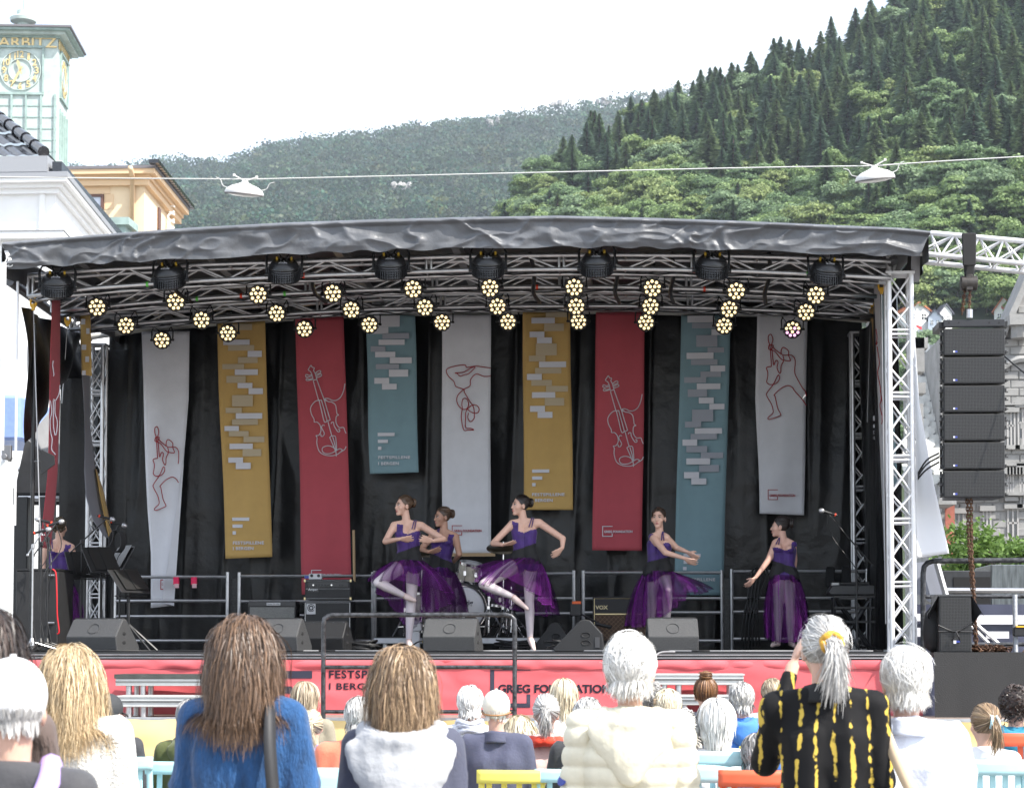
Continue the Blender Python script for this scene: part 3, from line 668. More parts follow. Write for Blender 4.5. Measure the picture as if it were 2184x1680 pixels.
# --- lighting trusses: each is a ladder truss with two front chords, two rear chords and diagonal braces
def interp_line(pts, x): p = np.array(pts, float); return float(np.interp(x, p[:, 0], p[:, 1]))
T1_lo = [(60, 632), (157, 617), (400, 600), (640, 588), (1000, 576), (1300, 573), (1560, 577), (1795, 587), (1900, 593)]
T1_hi = [(60, 588), (160, 578), (400, 565), (640, 557), (1000, 546), (1300, 543), (1560, 545), (1795, 552), (1900, 557)]
T2_lo = [(110, 666), (148, 661), (296, 646), (444, 635), (546, 629), (813, 617), (1079, 612), (1329, 612), (1566, 618), (1700, 624), (1870, 632)]
T3_lo = [(150, 703), (201, 697), (370, 683), (546, 673), (813, 658), (1079, 653), (1329, 652), (1566, 658), (1816, 670), (1862, 674)]
def shift(pts, d): return [(x, y - d) for x, y in pts]
def truss_line(lo, hi, Y, depth, label, n=13, r=.024):
 xs = np.linspace(lo[0][0], lo[-1][0], n * 2 + 1)
 a = [P(x, interp_line(lo, x), Y) for x in xs]; b = [P(x, interp_line(hi, x), Y) for x in xs]
 t = empty('lighting_truss', (a[n].x, Y, a[n].z), label, 'truss')
 dv = Vector((0, depth, 0))
 for pts in (a, b, [p + dv for p in a], [p + dv for p in b]):
  mb = MB(); mb.tube(pts, r, 8); mb.build('chord', alu, t, smooth=True)
 rb = r * .55
 for k in range(n):
  i = 2 * k
  for off in (Vector(), dv):
   mb = MB(); mb.tube([a[i] + off, b[i + 1] + off], rb, 6, cap=False); mb.build('brace', alu, t, smooth=True)
   mb = MB(); mb.tube([b[i + 1] + off, a[i + 2] + off], rb, 6, cap=False); mb.build('brace', alu, t, smooth=True)
  for w_ in (a, b): mb = MB(); mb.tube([w_[i], w_[i] + dv], rb, 6, cap=False); mb.build('rung', alu, t, smooth=True)
  if k % 2 == 0: mb = MB(); mb.tube([a[i], b[i]], rb * 1.2, 6, cap=False); mb.tube([a[i] + Vector((.05, 0, 0)), b[i] + Vector((.05, 0, 0))], rb * 1.2, 6, cap=False); mb.build('coupler_post', alu, t, smooth=True)
 return t
truss_line(T1_lo, T1_hi, 20.7, .26, 'front aluminium lighting truss just behind the grey valance')
truss_line(T2_lo, shift(T2_lo, 30), 22.0, .26, 'middle aluminium lighting truss under the stage roof')
truss_line(T3_lo, shift(T3_lo, 28), 23.3, .26, 'rear aluminium lighting truss above the hanging banners')
# coloured tape bands on the chords
for (px, ln, d, c) in ((312, T1_lo, 20.7, 'green_tape'), (645, T1_lo, 20.7, 'red_tape'), (690, T2_lo, 22.0, 'red_tape'), (1143, T2_lo, 22.0, 'red_tape'), (1477, T1_lo, 20.7, 'red_tape'), (1500, T2_lo, 22.0, 'red_tape'), (605, T2_lo, 22., 'green_tape'), (1022, T1_lo, 20.7, 'green_tape'), (512, T2_lo, 22., 'red_tape'), (418, T2_lo, 22., 'green_tape'), (596, T1_lo, 20.7, 'red_tape'), (1720, T1_lo, 20.7, 'green_tape')):
 mb = MB(); p = P(px, interp_line(ln, px), d); q = P(px + 5, interp_line(ln, px + 5), d); mb.tube([p, q], .028, 10)
 tag(mb.build('tape_band', mat(c, (.75, .06, .02) if c[0] == 'r' else (.12, .6, .08), .5), smooth=True, auto=40), '%s wrapped round a chord of a lighting truss' % c.replace('_', ' band of '), 'tape', 'tape marks on the trusses')
# banner rail at the back
rail_pts = [(180, 722), (300, 704), (470, 690), (640, 678), (800, 671), (1000, 667), (1170, 664), (1330, 665), (1500, 669), (1700, 671), (1850, 684)]
YR_ = 24.75
mb = MB(); pts = [P(x, y - 1, YR_) for x, y in rail_pts]
for i in range(len(pts) - 1): mb.tube([pts[i], pts[i + 1]], .035, 8)
o = mb.build('banner_rail', mat('rail_paint', (.45, .44, .41), .5), smooth=True, auto=40); tag(o, 'pale curved rail at the back of the stage carrying the banners', 'rail')
for sgn in (0,):
 mb = MB(); pts = [P(x, y - 18, YR_ + .25) for x, y in rail_pts]; mb.tube(pts, .03, 8); mb.tube([p + Vector((0, 0, .22)) for p in pts], .03, 8)
 for i in range(len(pts) - 1): mb.tube([pts[i], pts[i + 1] + Vector((0, 0, .22))], .014, 6)
 tag(mb.build('rear_roof_beam', alu, smooth=True, auto=40), 'rear roof beam behind the banner rail', 'beam')
# --- towers
def tower(name, x, y, w, z0, z1, label, m, cell=.61, ry=0, wy=None):
 wy = wy or w
 t = empty(name, (x, y, z0), label, 'truss tower'); h = w / 2; hy = wy / 2
 for sx in (-1, 1):
  for sy in (-1, 1): mb = MB(); mb.tube([(x + sx * (h - .025), y + sy * (hy - .025), z0), (x + sx * (h - .025), y + sy * (hy - .025), z1)], .026, 10); mb.build('chord', m, t, smooth=True, auto=40)
 n = max(1, round((z1 - z0) / cell)); c = (z1 - z0) / n
 for k in range(n):
  za, zb_ = z0 + k * c + .02, z0 + (k + 1) * c - .02
  for sy in (-1, 1):
   yy = y + sy * (hy - .025); e = h - .03
   mb = MB(); mb.tube([(x - e, yy, za), (x + e, yy, za)], .011, 6, cap=False); mb.build('rung', m, t, smooth=True); mb = MB(); mb.tube([(x - e, yy, za + .045), (x + e, yy, za + .045)], .011, 6, cap=False); mb.build('rung', m, t, smooth=True)
   zm = (za + zb_) / 2
   for (p, q) in (((-e, za + .05), (e, zm)), ((e, za + .05), (-e, zm)), ((-e, zm), (e, zb_)), ((e, zm), (-e, zb_))):
    mb = MB(); mb.tube([(x + p[0], yy + (.012 if p[0] > 0 else -.004), p[1]), (x + q[0], yy + (.012 if p[0] > 0 else -.004), q[1])], .0105, 6, cap=False); mb.build('brace', m, t, smooth=True)
  for sx in (-1, 1):
   xx = x + sx * (h - .025); e = hy - .03; zm = (za + zb_) / 2
   mb = MB(); mb.tube([(xx, y - e, za), (xx, y + e, zm), (xx, y - e, zb_)], .0105, 6, cap=False); mb.build('brace', m, t, smooth=True)
 mb = MB(); mb.box((x, y, z1 + .01), (w + .02, wy + .02, .025)); mb.build('top_plate', m, t)
 mb = MB(); mb.box((x, y, z0 + .012), (w + .06, wy + .06, .02)); mb.build('base_plate', m, t)
 return t
ft = tower('truss_tower', P(1921, 580, 20.72).x, 20.9, .27, ZS, PZ(581, 20.72, 1920), 'bright front truss tower at the speaker end of the stage', alu_b)
mb = MB(); x = wloc(ft).x; zt1 = PZ(581, 20.72, 1920)
mb.tube([(x - .08, 20.95, zt1), (x - .08, 20.95, zt1 + .32)], .035, 10); mb.build('head_post', alu_b, ft, smooth=True, auto=40)
mb = MB(); mb.box((x + .16, 20.95, zt1 + .12), (.09, .3, .3), rx=.35); mb.build('corner_bracket', mat('bracket_grey', (.20, .2, .21), .4, metal=.7), ft)
tower('truss_tower', P(1834, 712, 24.7).x, 24.7, .25, ZS, PZ(714, 24.7, 1834), 'rear truss tower next to the keyboard end of the black backdrop', alu)
tower('truss_tower', P(209, 735, 24.7).x, 24.7, .22, ZS, PZ(738, 24.7, 209), 'rear truss tower beside the microphone and music stands', alu)
# side beams joining front and rear under the eaves
for (pf, pb_, lb) in (((1905, 556, 20.8), (1862, 690, 24.9), 'speaker'), ((20, 600, 20.8), (190, 722, 24.9), 'microphone')):
 a, b = P(*pf), P(*pb_); mb = MB(); d = b - a
 mb.tube([a, b], .05, 8); mb.tube([a + Vector((0, 0, .22)), b + Vector((0, 0, .22))], .05, 8)
 for k in range(8): mb.tube([a + d * (k / 8), a + d * ((k + 1) / 8) + Vector((0, 0, .22))], .018, 6)
 tag(mb.build('side_beam', mat('dark_steel', (.10, .10, .105), .45, metal=.6), smooth=True, auto=40), 'dark side beam under the roof at the %s end of the stage' % lb, 'beam')
# front post on the open end of the stage
px0 = P(12, 1200, 20.3).x
fp = empty('corner_post', (px0, 20.3, 0), 'white painted corner post of the stage with hinge fitting', 'post')
mb = MB(); mb.b2(px0 - .055, px0 + .055, 20.25, 20.35, ZS - .2, PZ(985, 20.3, 12)); mb.build('post', mat('post_white', (.66, .68, .66), .5, var=.05), fp, bevel=.008)
mb = MB(); mb.box((px0 + .01, 20.27, PZ(965, 20.3, 12)), (.09, .06, .14)); mb.tube([(px0, 20.2, PZ(975, 20.3, 12)), (px0, 20.4, PZ(975, 20.3, 12))], .03, 10); mb.build('hinge', mat('bracket_grey'), fp, bevel=.006)
for (px, py0, py1, Y, r_, m, lb) in ((38, 600, 1120, 20.6, .014, alu_b, 'slim bright steel pole beside the white corner post'), (8, 560, 960, 20.0, .028, alu_b, 'bright tube standing above the white corner post'), (74, 690, 1400, 21.2, .022, blk, 'black scaffold pole beside the red side banner'), (21, 980, 1400, 21.6, .02, blk, 'black scaffold pole behind the white corner post')):
 mb = MB(); a, b = P(px, py0, Y), P(px, py1, Y); mb.tube([a, (a.x, Y, min(b.z, ZS) if py1 > 1350 else b.z)], r_, 8); tag(mb.build('scaffold_pole', m, smooth=True, auto=40), lb, 'pole')
# guy wires with yellow shackles
for (x0, y0, x1, y1, Y, lb) in ((71, 655, 88, 1210, 21.0, 'beside the black scaffold pole'), (144, 690, 132, 860, 23.2, 'by the rear side drape'), (1880, 620, 1889, 1330, 21.6, 'inside the bright front tower'), (1857, 655, 1850, 900, 24.0, 'inside the rear tower by the keyboard')):
 a, b = P(x0, y0, Y), P(x1, y1, Y); t = empty('guy_wire', b, 'steel guy wire with yellow shackle %s' % lb, 'wire')
 mb = MB(); mb.tube([a, b], .006, 5); mb.build('cable', mat('wire_grey', (.35, .35, .36), .4, metal=.6), t)
 mb = MB(); mb.tube([a + Vector((.03 * math.cos(k), 0, .05 + .06 * math.sin(k))) for k in np.linspace(0, 6.28, 12)], .012, 6); mb.box(a, (.03, .03, .07)); mb.build('shackle', mat('yellow_fitting', (.75, .42, .03), .45), t)
# --- drapes
def drape(name, p0, p1, z0, z1, nfold, amp, label, m=drape_m, nu=200, nv=40, seed=0, lean=0):
 p0, p1 = Vector(p0), Vector(p1); d = p1 - p0; nrm_ = Vector((d.y, -d.x, 0)).normalized(); L = d.length
 P0, D, Nn = np.array(p0), np.array(d), np.array(nrm_)
 def f(u, v):
  s = u * L; z = z0 + (z1 - z0) * v
  q = np.stack([s * 1.8 + seed + .14 * z, z * .11, 0 * s + .3 + seed], -1)
  big = (1 - np.abs(noise3(q, 4))) ** 3; q2 = np.stack([s * 4.8 + seed - .12 * z, z * .2, 0 * s + .7], -1); sm = (1 - np.abs(noise3(q2, 6))) ** 3
  k = amp * (1.9 * big + .8 * sm + .35 * np.sin(s * nfold + np.sin(s * 1.3 + seed)) * (1.2 - v)) + amp * .14 * fbm(np.stack([s * 3 + seed, z * 3.4, 0 * s + .3], -1), 3)
  return P0 + D * u[:, None] + Nn * k[:, None] + np.stack([lean * (1 - v), 0 * v, z - p0.z], -1)
 mb = MB(); mb.gridnp(f, nu, nv); return tag(mb.build(name, m, smooth=True), label, 'drape')
drape('backdrop_drape', (XL + .1, 25.05, 0), (XR + .05, 25.05, 0), ZS - .02, 5.74, 5.2, .055, 'wide black backdrop drape behind the hanging banners', nu=420, nv=110)
drape('side_drape', (XR + .05, 25.0, 0), (XR + .12, 21.6, 0), ZS, 5.3, 6, .035, 'black side drape behind the keyboard and its truss tower', nu=110, seed=3)
# swept-back drape in the open wing: hangs from the side beam and is pulled towards the back
def wing(u, v):
 a = P(45, 655, 20.9) + (P(180, 715, 24.6) - P(45, 655, 20.9)) * u
 b = P(62, 935, 21.2) + (P(178, 800, 24.6) - P(62, 935, 21.2)) * (u ** 1.0)
 b.z += .35 * math.sin(u * math.pi) * (1 if u > .0 else 0) - .05
 p = a + (b - a) * v
 return p + Vector((.05 * math.sin(u * 17 + v * 5) + .03 * math.sin(u * 31), 0, -.10 * math.sin(math.pi * u) * v))
mb = MB(); mb.grid(wing, 70, 24); tag(mb.build('wing_drape', drape_m, smooth=True), 'black wing drape gathered up beside the red side banner', 'drape')
drape('wing_curtain', (P(205, 1200, 24.9).x - .45, 24.9, 0), (P(205, 1200, 24.9).x + .35, 25.0, 0), ZS, 5.2, 9, .05, 'narrow black curtain behind the rear truss tower by the music stands', nu=60, seed=8)
# backstage tent canvas and cabin seen through the open wing
mb = MB(); a = [P(55, 935, 25.5), P(150, 830, 27.0), P(205, 900, 27), P(205, 1050, 27), P(30, 1050, 26)]
mb.prism(a, (0, .02, 0)); tn = empty('backstage_tent', (a[4].x, 26, 0), 'backstage tent with grey sloping canvas and black legs', 'tent'); mb.build('canvas', mat('grey_canvas', (.20, .20, .205), .7, var=.15, vscale=3), tn)
mb = MB()
for (p, q) in (((150, 832), (205, 960)), ((40, 1000), (205, 1040)), ((40, 1063), (175, 1063))): mb.tube([P(*p, 26.6), P(*q, 26.6)], .04, 6)
mb.build('frame', alu, tn, smooth=True, auto=40)
mb = MB(); mb.b2(P(25, 1200, 26.8).x, P(205, 1200, 26.8).x, 26.8, 27.0, PZ(1075, 26.8, 100), PZ(1040, 26.8, 100)); mb.build('header_cloth', blk_m, tn)
t = empty('blue_awning', (PX(10, 34), 34, 0), 'blue canvas awning beside the white building', 'awning')
mb = MB(); mb.b2(PX(-60, 34), PX(37, 34), 34, 36, PZ(938, 34, 20), PZ(842, 34, 20)); mb.build('canvas', mat('blue_awning', (.20, .29, .55), .6, var=.1), t, bevel=.05)
for px in (-50, 2): mb = MB(); mb.tube([(PX(px, 35), 35, 0), (PX(px, 35), 35, PZ(938, 34, 20))], .04, 8); mb.build('post', alu_b, t)
for px in (48, 100, 152):
 mb = MB(); x = P(px, 1200, 26.2).x; mb.b2(x - .09, x + .09, 26.1, 26.3, 0, PZ(1060, 26.2, px)); mb.build('leg', blk, tn, bevel=.01)
# daylight-bright wall of the neighbouring house behind the opening
mb = MB(); mb.b2(P(-60, 1000, 40).x - 3, P(240, 1000, 40).x, 40, 40.5, 0, 7.5); mb.build('low_white_wall', white, wb)
# ------------------------------------------------------------------ printed banners
def C(x0, y0, sc): return lambda u, v: ((x0 + u / sc) * .710938, (y0 + v / sc) * .710938)
k2, k3, k4, k1b, k5, k2b, k6, k7 = C(0, 680, 2.4), C(0, 1280, 2.4), C(768, 680, 2.4), C(768, 1280, 2.4), C(1536, 680, 2.4), C(1536, 1280, 2.4), C(2304, 680, 2.4), C(2304, 1280, 2.4)
g6, g3 = C(2250, 980, 2.895), C(430, 1240, 2.8)
fab = lambda n, c: mat(n, c, .75, var=.05, vscale=5, bump=.04, bscale=300, sheen=.1)
b_white, b_yel, b_red, b_teal = fab('white_banner', (.68, .685, .72)), fab('ochre_banner', (.55, .35, .11)), fab('red_banner', (.45, .065, .085)), fab('teal_banner', (.20, .32, .36))
pr_w, pr_g, pr_t, pr_r = mat('print_white', (.66, .66, .70), .75), mat('print_grey', (.36, .38, .43), .75), mat('print_tan', (.52, .43, .29), .75), mat('print_red', (.36, .03, .04), .75)
YBN = 24.62
def edge_interp(pts, v):
 p = np.array(pts, float); t = (p[:, 1] - p[0, 1]) / (p[-1, 1] - p[0, 1]); return np.stack([np.interp(v, t, p[:, 0]), np.interp(v, t, p[:, 1])], -1)
def banner(left, right, m, label, Y=YBN, seed=0, wob=.012, cat='banner', Yr=None, nu=12, nv=60):
 Yr = Y if Yr is None else Yr
 def f(u, v):
  a, b = edge_interp(left, v), edge_interp(right, v); pa, pb = Pn(a[:, 0], a[:, 1], Y), Pn(b[:, 0], b[:, 1], Yr); p = pa + (pb - pa) * u[:, None]
  p[:, 1] += wob * (np.sin(v * 9 + seed + 3 * u) + np.sin(u * 6 + v * 4 + seed * 2)); p[:, 0] += .012 * np.sin(v * 5 + seed * 1.7) * v * (1 - v) * 2; return p
 mb = MB(); mb.gridnp(f, nu, nv); bc = P(*left[-1], Y)
 t = empty('banner', bc, label, cat, None); o = mb.build('cloth', m, t, smooth=True, solid=.002)
 return t
def rects(t, k, L, mats, dy=0, Y=YBN - .032):
 for (x0, y0, x1, y1, c) in L:
  a, b = k(x0, y0 + dy), k(x1, y1 + dy); print_rect(t, a[0], a[1], b[0], b[1], Y, mats[c], 'print_block')
def txt(t, k, body, x0, y0, x1, y1, m, Y=YBN - .032, bold=.03, sp=1.1):
 a, b = k(x0, y0), k(x1, y1); print_text(t, body, a[0], a[1], b[0], b[1], Y, m, bold=bold, spacing=sp)
def lines(t, k, polys, m, r=.0055, Y=YBN - .030, off=(0, 0), smooth=4, name='line_drawing'):
 mb = MB()
 for pl in polys:
  pts = catmull([k(x + off[0], y + off[1]) for x, y in pl], smooth)
  mb.tube([P(p[0], p[1], Y) for p in pts], r, 4)
 mb.build(name, m, t)
def logo(t, k, fr, tx_, m):
 """bracket frame and wording; fr = x0,y0,x1,y1 of the bracket, tx_ = text box"""
 x0, y0, x1, y1 = fr; w = 5.5
 for r_ in ((x0, y0, x1, y0 + w), (x0, y0 + w, x0 + w, y1 - w), (x0, y1 - w, x1, y1), (x1 - w, (y0 + y1) / 2 + 14, x1, y1 - w)):
  a, b = k(r_[0], r_[1]), k(r_[2], r_[3]); print_rect(t, a[0], a[1], b[0], b[1], YBN - .032, m, 'logo_bracket')
 txt(t, k, 'GRIEG FOUNDATION', *tx_, m, bold=.03, sp=1.0)
violin = [[(412, 1105), (403, 1065), (392, 1042), (376, 1030), (386, 1012), (396, 998), (406, 1012), (420, 1016), (415, 1035), (425, 1052), (437, 1095)],
 [(405, 1062), (385, 1070), (362, 1063), (358, 1078), (375, 1082), (405, 1075)], [(410, 1088), (385, 1098), (365, 1092), (362, 1105), (380, 1106), (412, 1098)],
 [(428, 1055), (445, 1040), (462, 1036), (466, 1048), (450, 1056), (430, 1066)], [(432, 1078), (452, 1065), (468, 1060), (472, 1072), (455, 1080), (434, 1088)], [(412, 1105), (440, 1097)],
 [(412, 1108), (431, 1178), (450, 1247)], [(437, 1097), (466, 1178), (495, 1258), (515, 1326), (535, 1390)], [(454, 1250), (473, 1328), (492, 1403), (514, 1398), (535, 1390)], [(454, 1250), (474, 1247)], [(472, 1250), (493, 1326), (512, 1396)],
 [(455, 1248), (430, 1255), (405, 1280), (392, 1310), (400, 1350), (418, 1385), (420, 1405), (442, 1407), (462, 1430), (468, 1465), (460, 1490), (448, 1502), (432, 1503), (440, 1520), (438, 1560), (455, 1615), (490, 1640), (540, 1648), (580, 1640), (610, 1620), (620, 1605), (600, 1598), (575, 1612), (540, 1630), (500, 1632), (478, 1615), (480, 1590), (510, 1577), (540, 1580), (565, 1595), (578, 1612)],
 [(518, 1402), (532, 1455), (546, 1505)], [(530, 1515), (548, 1505), (570, 1508), (576, 1540), (580, 1602), (570, 1608), (550, 1560), (530, 1515)], [(552, 1512), (566, 1560), (574, 1606)], [(574, 1605), (578, 1652)],
 [(495, 1240), (520, 1258), (545, 1262), (570, 1280), (578, 1310), (583, 1345), (595, 1355), (580, 1362), (575, 1390), (580, 1420), (600, 1445), (630, 1445), (640, 1470), (648, 1487)], [(649, 1580), (638, 1602), (612, 1620)],
 [(505, 1256), (495, 1240), (510, 1235), (530, 1240), (550, 1250), (580, 1248), (610, 1225), (630, 1180), (640, 1130)],
 [(495, 1430), (480, 1428), (472, 1445), (485, 1470), (492, 1490), (480, 1508), (468, 1505), (468, 1492)], [(541, 1418), (545, 1408), (558, 1408), (562, 1430), (575, 1455), (590, 1475), (603, 1472), (600, 1458), (590, 1458)]]
guitarist = [[(175, 158), (160, 125), (160, 80), (183, 68), (198, 112), (186, 158)], [(173, 158), (180, 250), (186, 345)], [(187, 158), (196, 250), (204, 328)], [(165, 160), (200, 158), (198, 180), (175, 198), (160, 190), (165, 160)],
 [(200, 182), (240, 215), (285, 245), (325, 247), (360, 247), (385, 270), (393, 310), (388, 395), (410, 450), (455, 530), (480, 560), (487, 600)],
 [(175, 200), (215, 215), (260, 270), (290, 290), (345, 298), (348, 280), (335, 250), (335, 215), (315, 192), (288, 180), (272, 200), (270, 240)],
 [(285, 250), (293, 290), (270, 340), (268, 385), (258, 405), (240, 375), (235, 350), (243, 310), (235, 293), (220, 300), (210, 330), (203, 328)],
 [(186, 346), (160, 348), (142, 360), (155, 400), (150, 450), (145, 480), (165, 500), (205, 500), (240, 480), (256, 450), (252, 425), (240, 425), (205, 495), (150, 570), (145, 600), (185, 670), (200, 720), (198, 750), (165, 780), (155, 795), (175, 803), (260, 772), (265, 755), (240, 705), (218, 605), (210, 598), (215, 585), (270, 535), (330, 510), (370, 530), (390, 560), (450, 625), (487, 682)]]
handstand = [[(1690, 1017), (1640, 1010), (1585, 1003), (1540, 1010), (1515, 1012), (1505, 995), (1450, 1000), (1385, 1018), (1370, 1040), (1385, 1075), (1425, 1115), (1440, 1150), (1495, 1170), (1500, 1190), (1535, 1250), (1565, 1295), (1572, 1350), (1567, 1385), (1542, 1402), (1525, 1372), (1530, 1340)],
 [(1690, 1075), (1640, 1077), (1585, 1060), (1545, 1100), (1540, 1145), (1495, 1172), (1455, 1210), (1445, 1250), (1460, 1290), (1490, 1313), (1520, 1308), (1530, 1270), (1515, 1238), (1490, 1240), (1482, 1275), (1485, 1310), (1478, 1370), (1495, 1460), (1530, 1462), (1568, 1462), (1545, 1450), (1510, 1445), (1508, 1380), (1512, 1330), (1545, 1290), (1580, 1282), (1605, 1305), (1600, 1335), (1570, 1342), (1530, 1320), (1522, 1300)],
 [(1432, 1053), (1465, 1050), (1500, 1045), (1550, 1015), (1575, 1008), (1570, 1022), (1530, 1058), (1500, 1065), (1470, 1075), (1450, 1058), (1432, 1053)]]
# white, folded over at its edge
t = banner([(301, 707), (308, 900), (316, 1090), (322, 1180), (322, 1296)], [(404, 706), (402, 850), (392, 985), (382, 1110), (370, 1291)], b_white, 'white banner with red guitarist line drawing, its edge folded over', seed=1)
g3m = lambda x, y: g3((x - 160) * .86 + 97, (y - 68) * .952 + 112)
gl = [[p for p in pl if p[0] < 396] for pl in guitarist]; lines(t, g3m, [pl for pl in gl if len(pl) > 2], pr_r)
mb = MB(); mb.add([P(392, 985, YBN - .05), P(371, 1292, YBN - .06), P(347, 1284, YBN - .09), P(349, 1262, YBN - .09)], [(0, 1, 2, 3)]); mb.build('folded_edge', b_white, t, solid=.004)
for r_ in ((342, 1235, 344, 1257), (344, 1235, 348, 1237), (344, 1255, 348, 1257)): print_rect(t, *r_, YBN - .034, pr_r, 'logo_bracket')
print_text(t, 'G', 345, 1243, 347.5, 1248, YBN - .034, pr_r)
# ochre blocks
M_y = {'L': pr_w, 'T': pr_t}
t = banner([(463, 689), (481, 1191)], [(566, 685), (580, 1187)], b_yel, 'ochre banner with pale blocks reaching down behind the combo amplifier', seed=2)
rects(t, k2, [(1640, 700, 1815, 745, 'T'), (1608, 812, 1797, 852, 'L'), (1642, 852, 1830, 893, 'T'), (1783, 893, 1885, 938, 'L'), (1713, 938, 1855, 982, 'T'), (1601, 988, 1757, 1026, 'T'), (1691, 1026, 1857, 1068, 'L'), (1630, 1074, 1768, 1124, 'T'), (1711, 1124, 1817, 1162, 'L'), (1790, 1162, 1893, 1205, 'L'), (1671, 1212, 1820, 1294, 'T'), (1625, 1303, 1740, 1341, 'T'), (1698, 1341, 1888, 1383, 'L'), (1671, 1386, 1857, 1427, 'T'), (1616, 1434, 1720, 1470, 'L'), (1648, 1470, 1790, 1509, 'T'), (1754, 1509, 1903, 1551, 'T'), (1653, 1560, 1820, 1600, 'L'), (1747, 1600, 1881, 1652, 'T'), (1644, 1660, 1750, 1698, 'L'), (1698, 1698, 1805, 1744, 'L')], M_y)
rects(t, k3, [(1672, 652, 1795, 676, 'L'), (1674, 702, 1747, 726, 'L'), (1675, 750, 1699, 775, 'L')], M_y)
txt(t, k3, 'FESTSPILLENE', 1677, 822, 1900, 846, pr_w); txt(t, k3, 'I BERGEN', 1677, 862, 1825, 886, pr_w)
# red violin, long
t = banner([(630, 678), (644, 1268)], [(733, 676), (750, 1262)], b_red, 'long red banner with white violin line drawing behind the amplifier stack', seed=3)
lines(t, k4, violin, pr_w); logo(t, k1b, (397, 1029, 470, 1098), (412, 1056, 612, 1074), pr_w)
# teal, shortest
M_t = {'L': pr_w, 'M': pr_g}
t = banner([(780, 673), (789, 1010)], [(885, 672), (893, 1007)], b_teal, 'short teal banner with pale stepped blocks above the dancers', seed=4)
rects(t, k4, [(805, 640, 1035, 722, 'L'), (805, 722, 953, 772, 'L'), (910, 765, 1103, 808, 'M'), (883, 812, 1070, 852, 'L'), (826, 860, 933, 900, 'M'), (858, 900, 1003, 940, 'L'), (963, 940, 1121, 984, 'L'), (863, 988, 1030, 1026, 'M'), (957, 1028, 1096, 1080, 'L'), (852, 1088, 959, 1130, 'L'), (907, 1130, 1013, 1172, 'L'), (876, 1482, 998, 1507, 'L'), (877, 1532, 950, 1556, 'L'), (878, 1582, 903, 1606, 'L')], M_t)
txt(t, k1b, 'FESTSPILLENE', 880, 208, 1110, 231, pr_w); txt(t, k1b, 'I BERGEN', 880, 252, 1028, 275, pr_w)
# white handstand
t = banner([(943, 672), (943, 1180)], [(1047, 671), (1047, 1179)], b_white, 'white banner with red handstand line drawing behind the drum kit', seed=5)
lines(t, k4, handstand, pr_r); logo(t, k1b, (1410, 708, 1484, 780), (1424, 738, 1624, 756), pr_r)
mb = MB(); a, b = P(943, 1179, YBN), P(1056, 1186, YBN); mb.b2(a.x, b.x, YBN - .015, YBN + .015, b.z, a.z); mb.build('bottom_batten', mat('pine', (.42, .29, .16), .7), t)
# ochre, centre
t = banner([(1115, 666), (1117, 1087)], [(1216, 666), (1222, 1087)], b_yel, 'ochre banner with pale blocks ending above the dancer with dark bun', seed=6)
rects(t, k5, [(243, 617, 400, 652, 'T'), (140, 655, 308, 697, 'L'), (232, 698, 373, 752, 'T'), (127, 755, 233, 797, 'L'), (180, 797, 287, 840, 'L'), (172, 841, 322, 927, 'T'), (122, 928, 240, 970, 'T'), (195, 970, 389, 1013, 'L'), (166, 1015, 355, 1057, 'T'), (108, 1059, 215, 1103, 'L'), (139, 1103, 287, 1145, 'T'), (245, 1145, 403, 1188, 'T'), (144, 1190, 311, 1232, 'L'), (236, 1232, 375, 1288, 'T'), (130, 1289, 237, 1332, 'L'), (184, 1332, 291, 1376, 'L')], M_y)
rects(t, k2b, [(145, 306, 268, 330, 'L'), (145, 356, 218, 380, 'L'), (145, 404, 170, 428, 'L')], M_y)
txt(t, k2b, 'FESTSPILLENE', 145, 475, 378, 498, pr_w); txt(t, k2b, 'I BERGEN', 145, 517, 293, 540, pr_w)
# red violin, shorter
t = banner([(1271, 666), (1263, 1173)], [(1375, 666), (1369, 1174)], b_red, 'red banner with white violin line drawing ending above the brown amplifier', seed=7)
lines(t, k5, violin, pr_w, off=(297, 75)); logo(t, k2b, (650, 713, 724, 790), (663, 744, 867, 763), pr_w)
# teal, long
t = banner([(1453, 672), (1438, 1268)], [(1558, 671), (1543, 1269)], b_teal, 'long teal banner with pale stepped blocks behind the dancer reaching forward', seed=8)
rects(t, k5, [(1263, 640, 1457, 690, 'L'), (1296, 692, 1470, 732, 'M'), (1436, 738, 1535, 780, 'L'), (1327, 780, 1478, 865, 'M'), (1408, 868, 1526, 906, 'M'), (1257, 906, 1451, 953, 'L'), (1289, 955, 1479, 996, 'M'), (1428, 999, 1535, 1042, 'L'), (1357, 1042, 1504, 1082, 'M'), (1240, 1082, 1397, 1124, 'M'), (1331, 1128, 1500, 1170, 'L'), (1265, 1170, 1404, 1225, 'M'), (1345, 1229, 1452, 1272, 'L'), (1421, 1274, 1529, 1315, 'L'), (1296, 1315, 1448, 1402, 'M'), (1245, 1402, 1362, 1445, 'M'), (1316, 1449, 1512, 1490, 'L'), (1286, 1490, 1476, 1531, 'M'), (1227, 1531, 1333, 1576, 'L'), (1255, 1578, 1405, 1623, 'M'), (1360, 1624, 1520, 1666, 'M'), (1255, 1666, 1426, 1711, 'L'), (1347, 1714, 1490, 1765, 'M'), (1238, 1765, 1347, 1811, 'L'), (1291, 1811, 1399, 1855, 'L')], M_t)
rects(t, k2b, [(1235, 912, 1358, 937, 'L'), (1235, 960, 1308, 985, 'L'), (1231, 1007, 1257, 1031, 'L')], M_t)
txt(t, k2b, 'FESTSPILLENE', 1235, 1087, 1463, 1110, pr_w); txt(t, k2b, 'I BERGEN', 1235, 1129, 1383, 1152, pr_w)
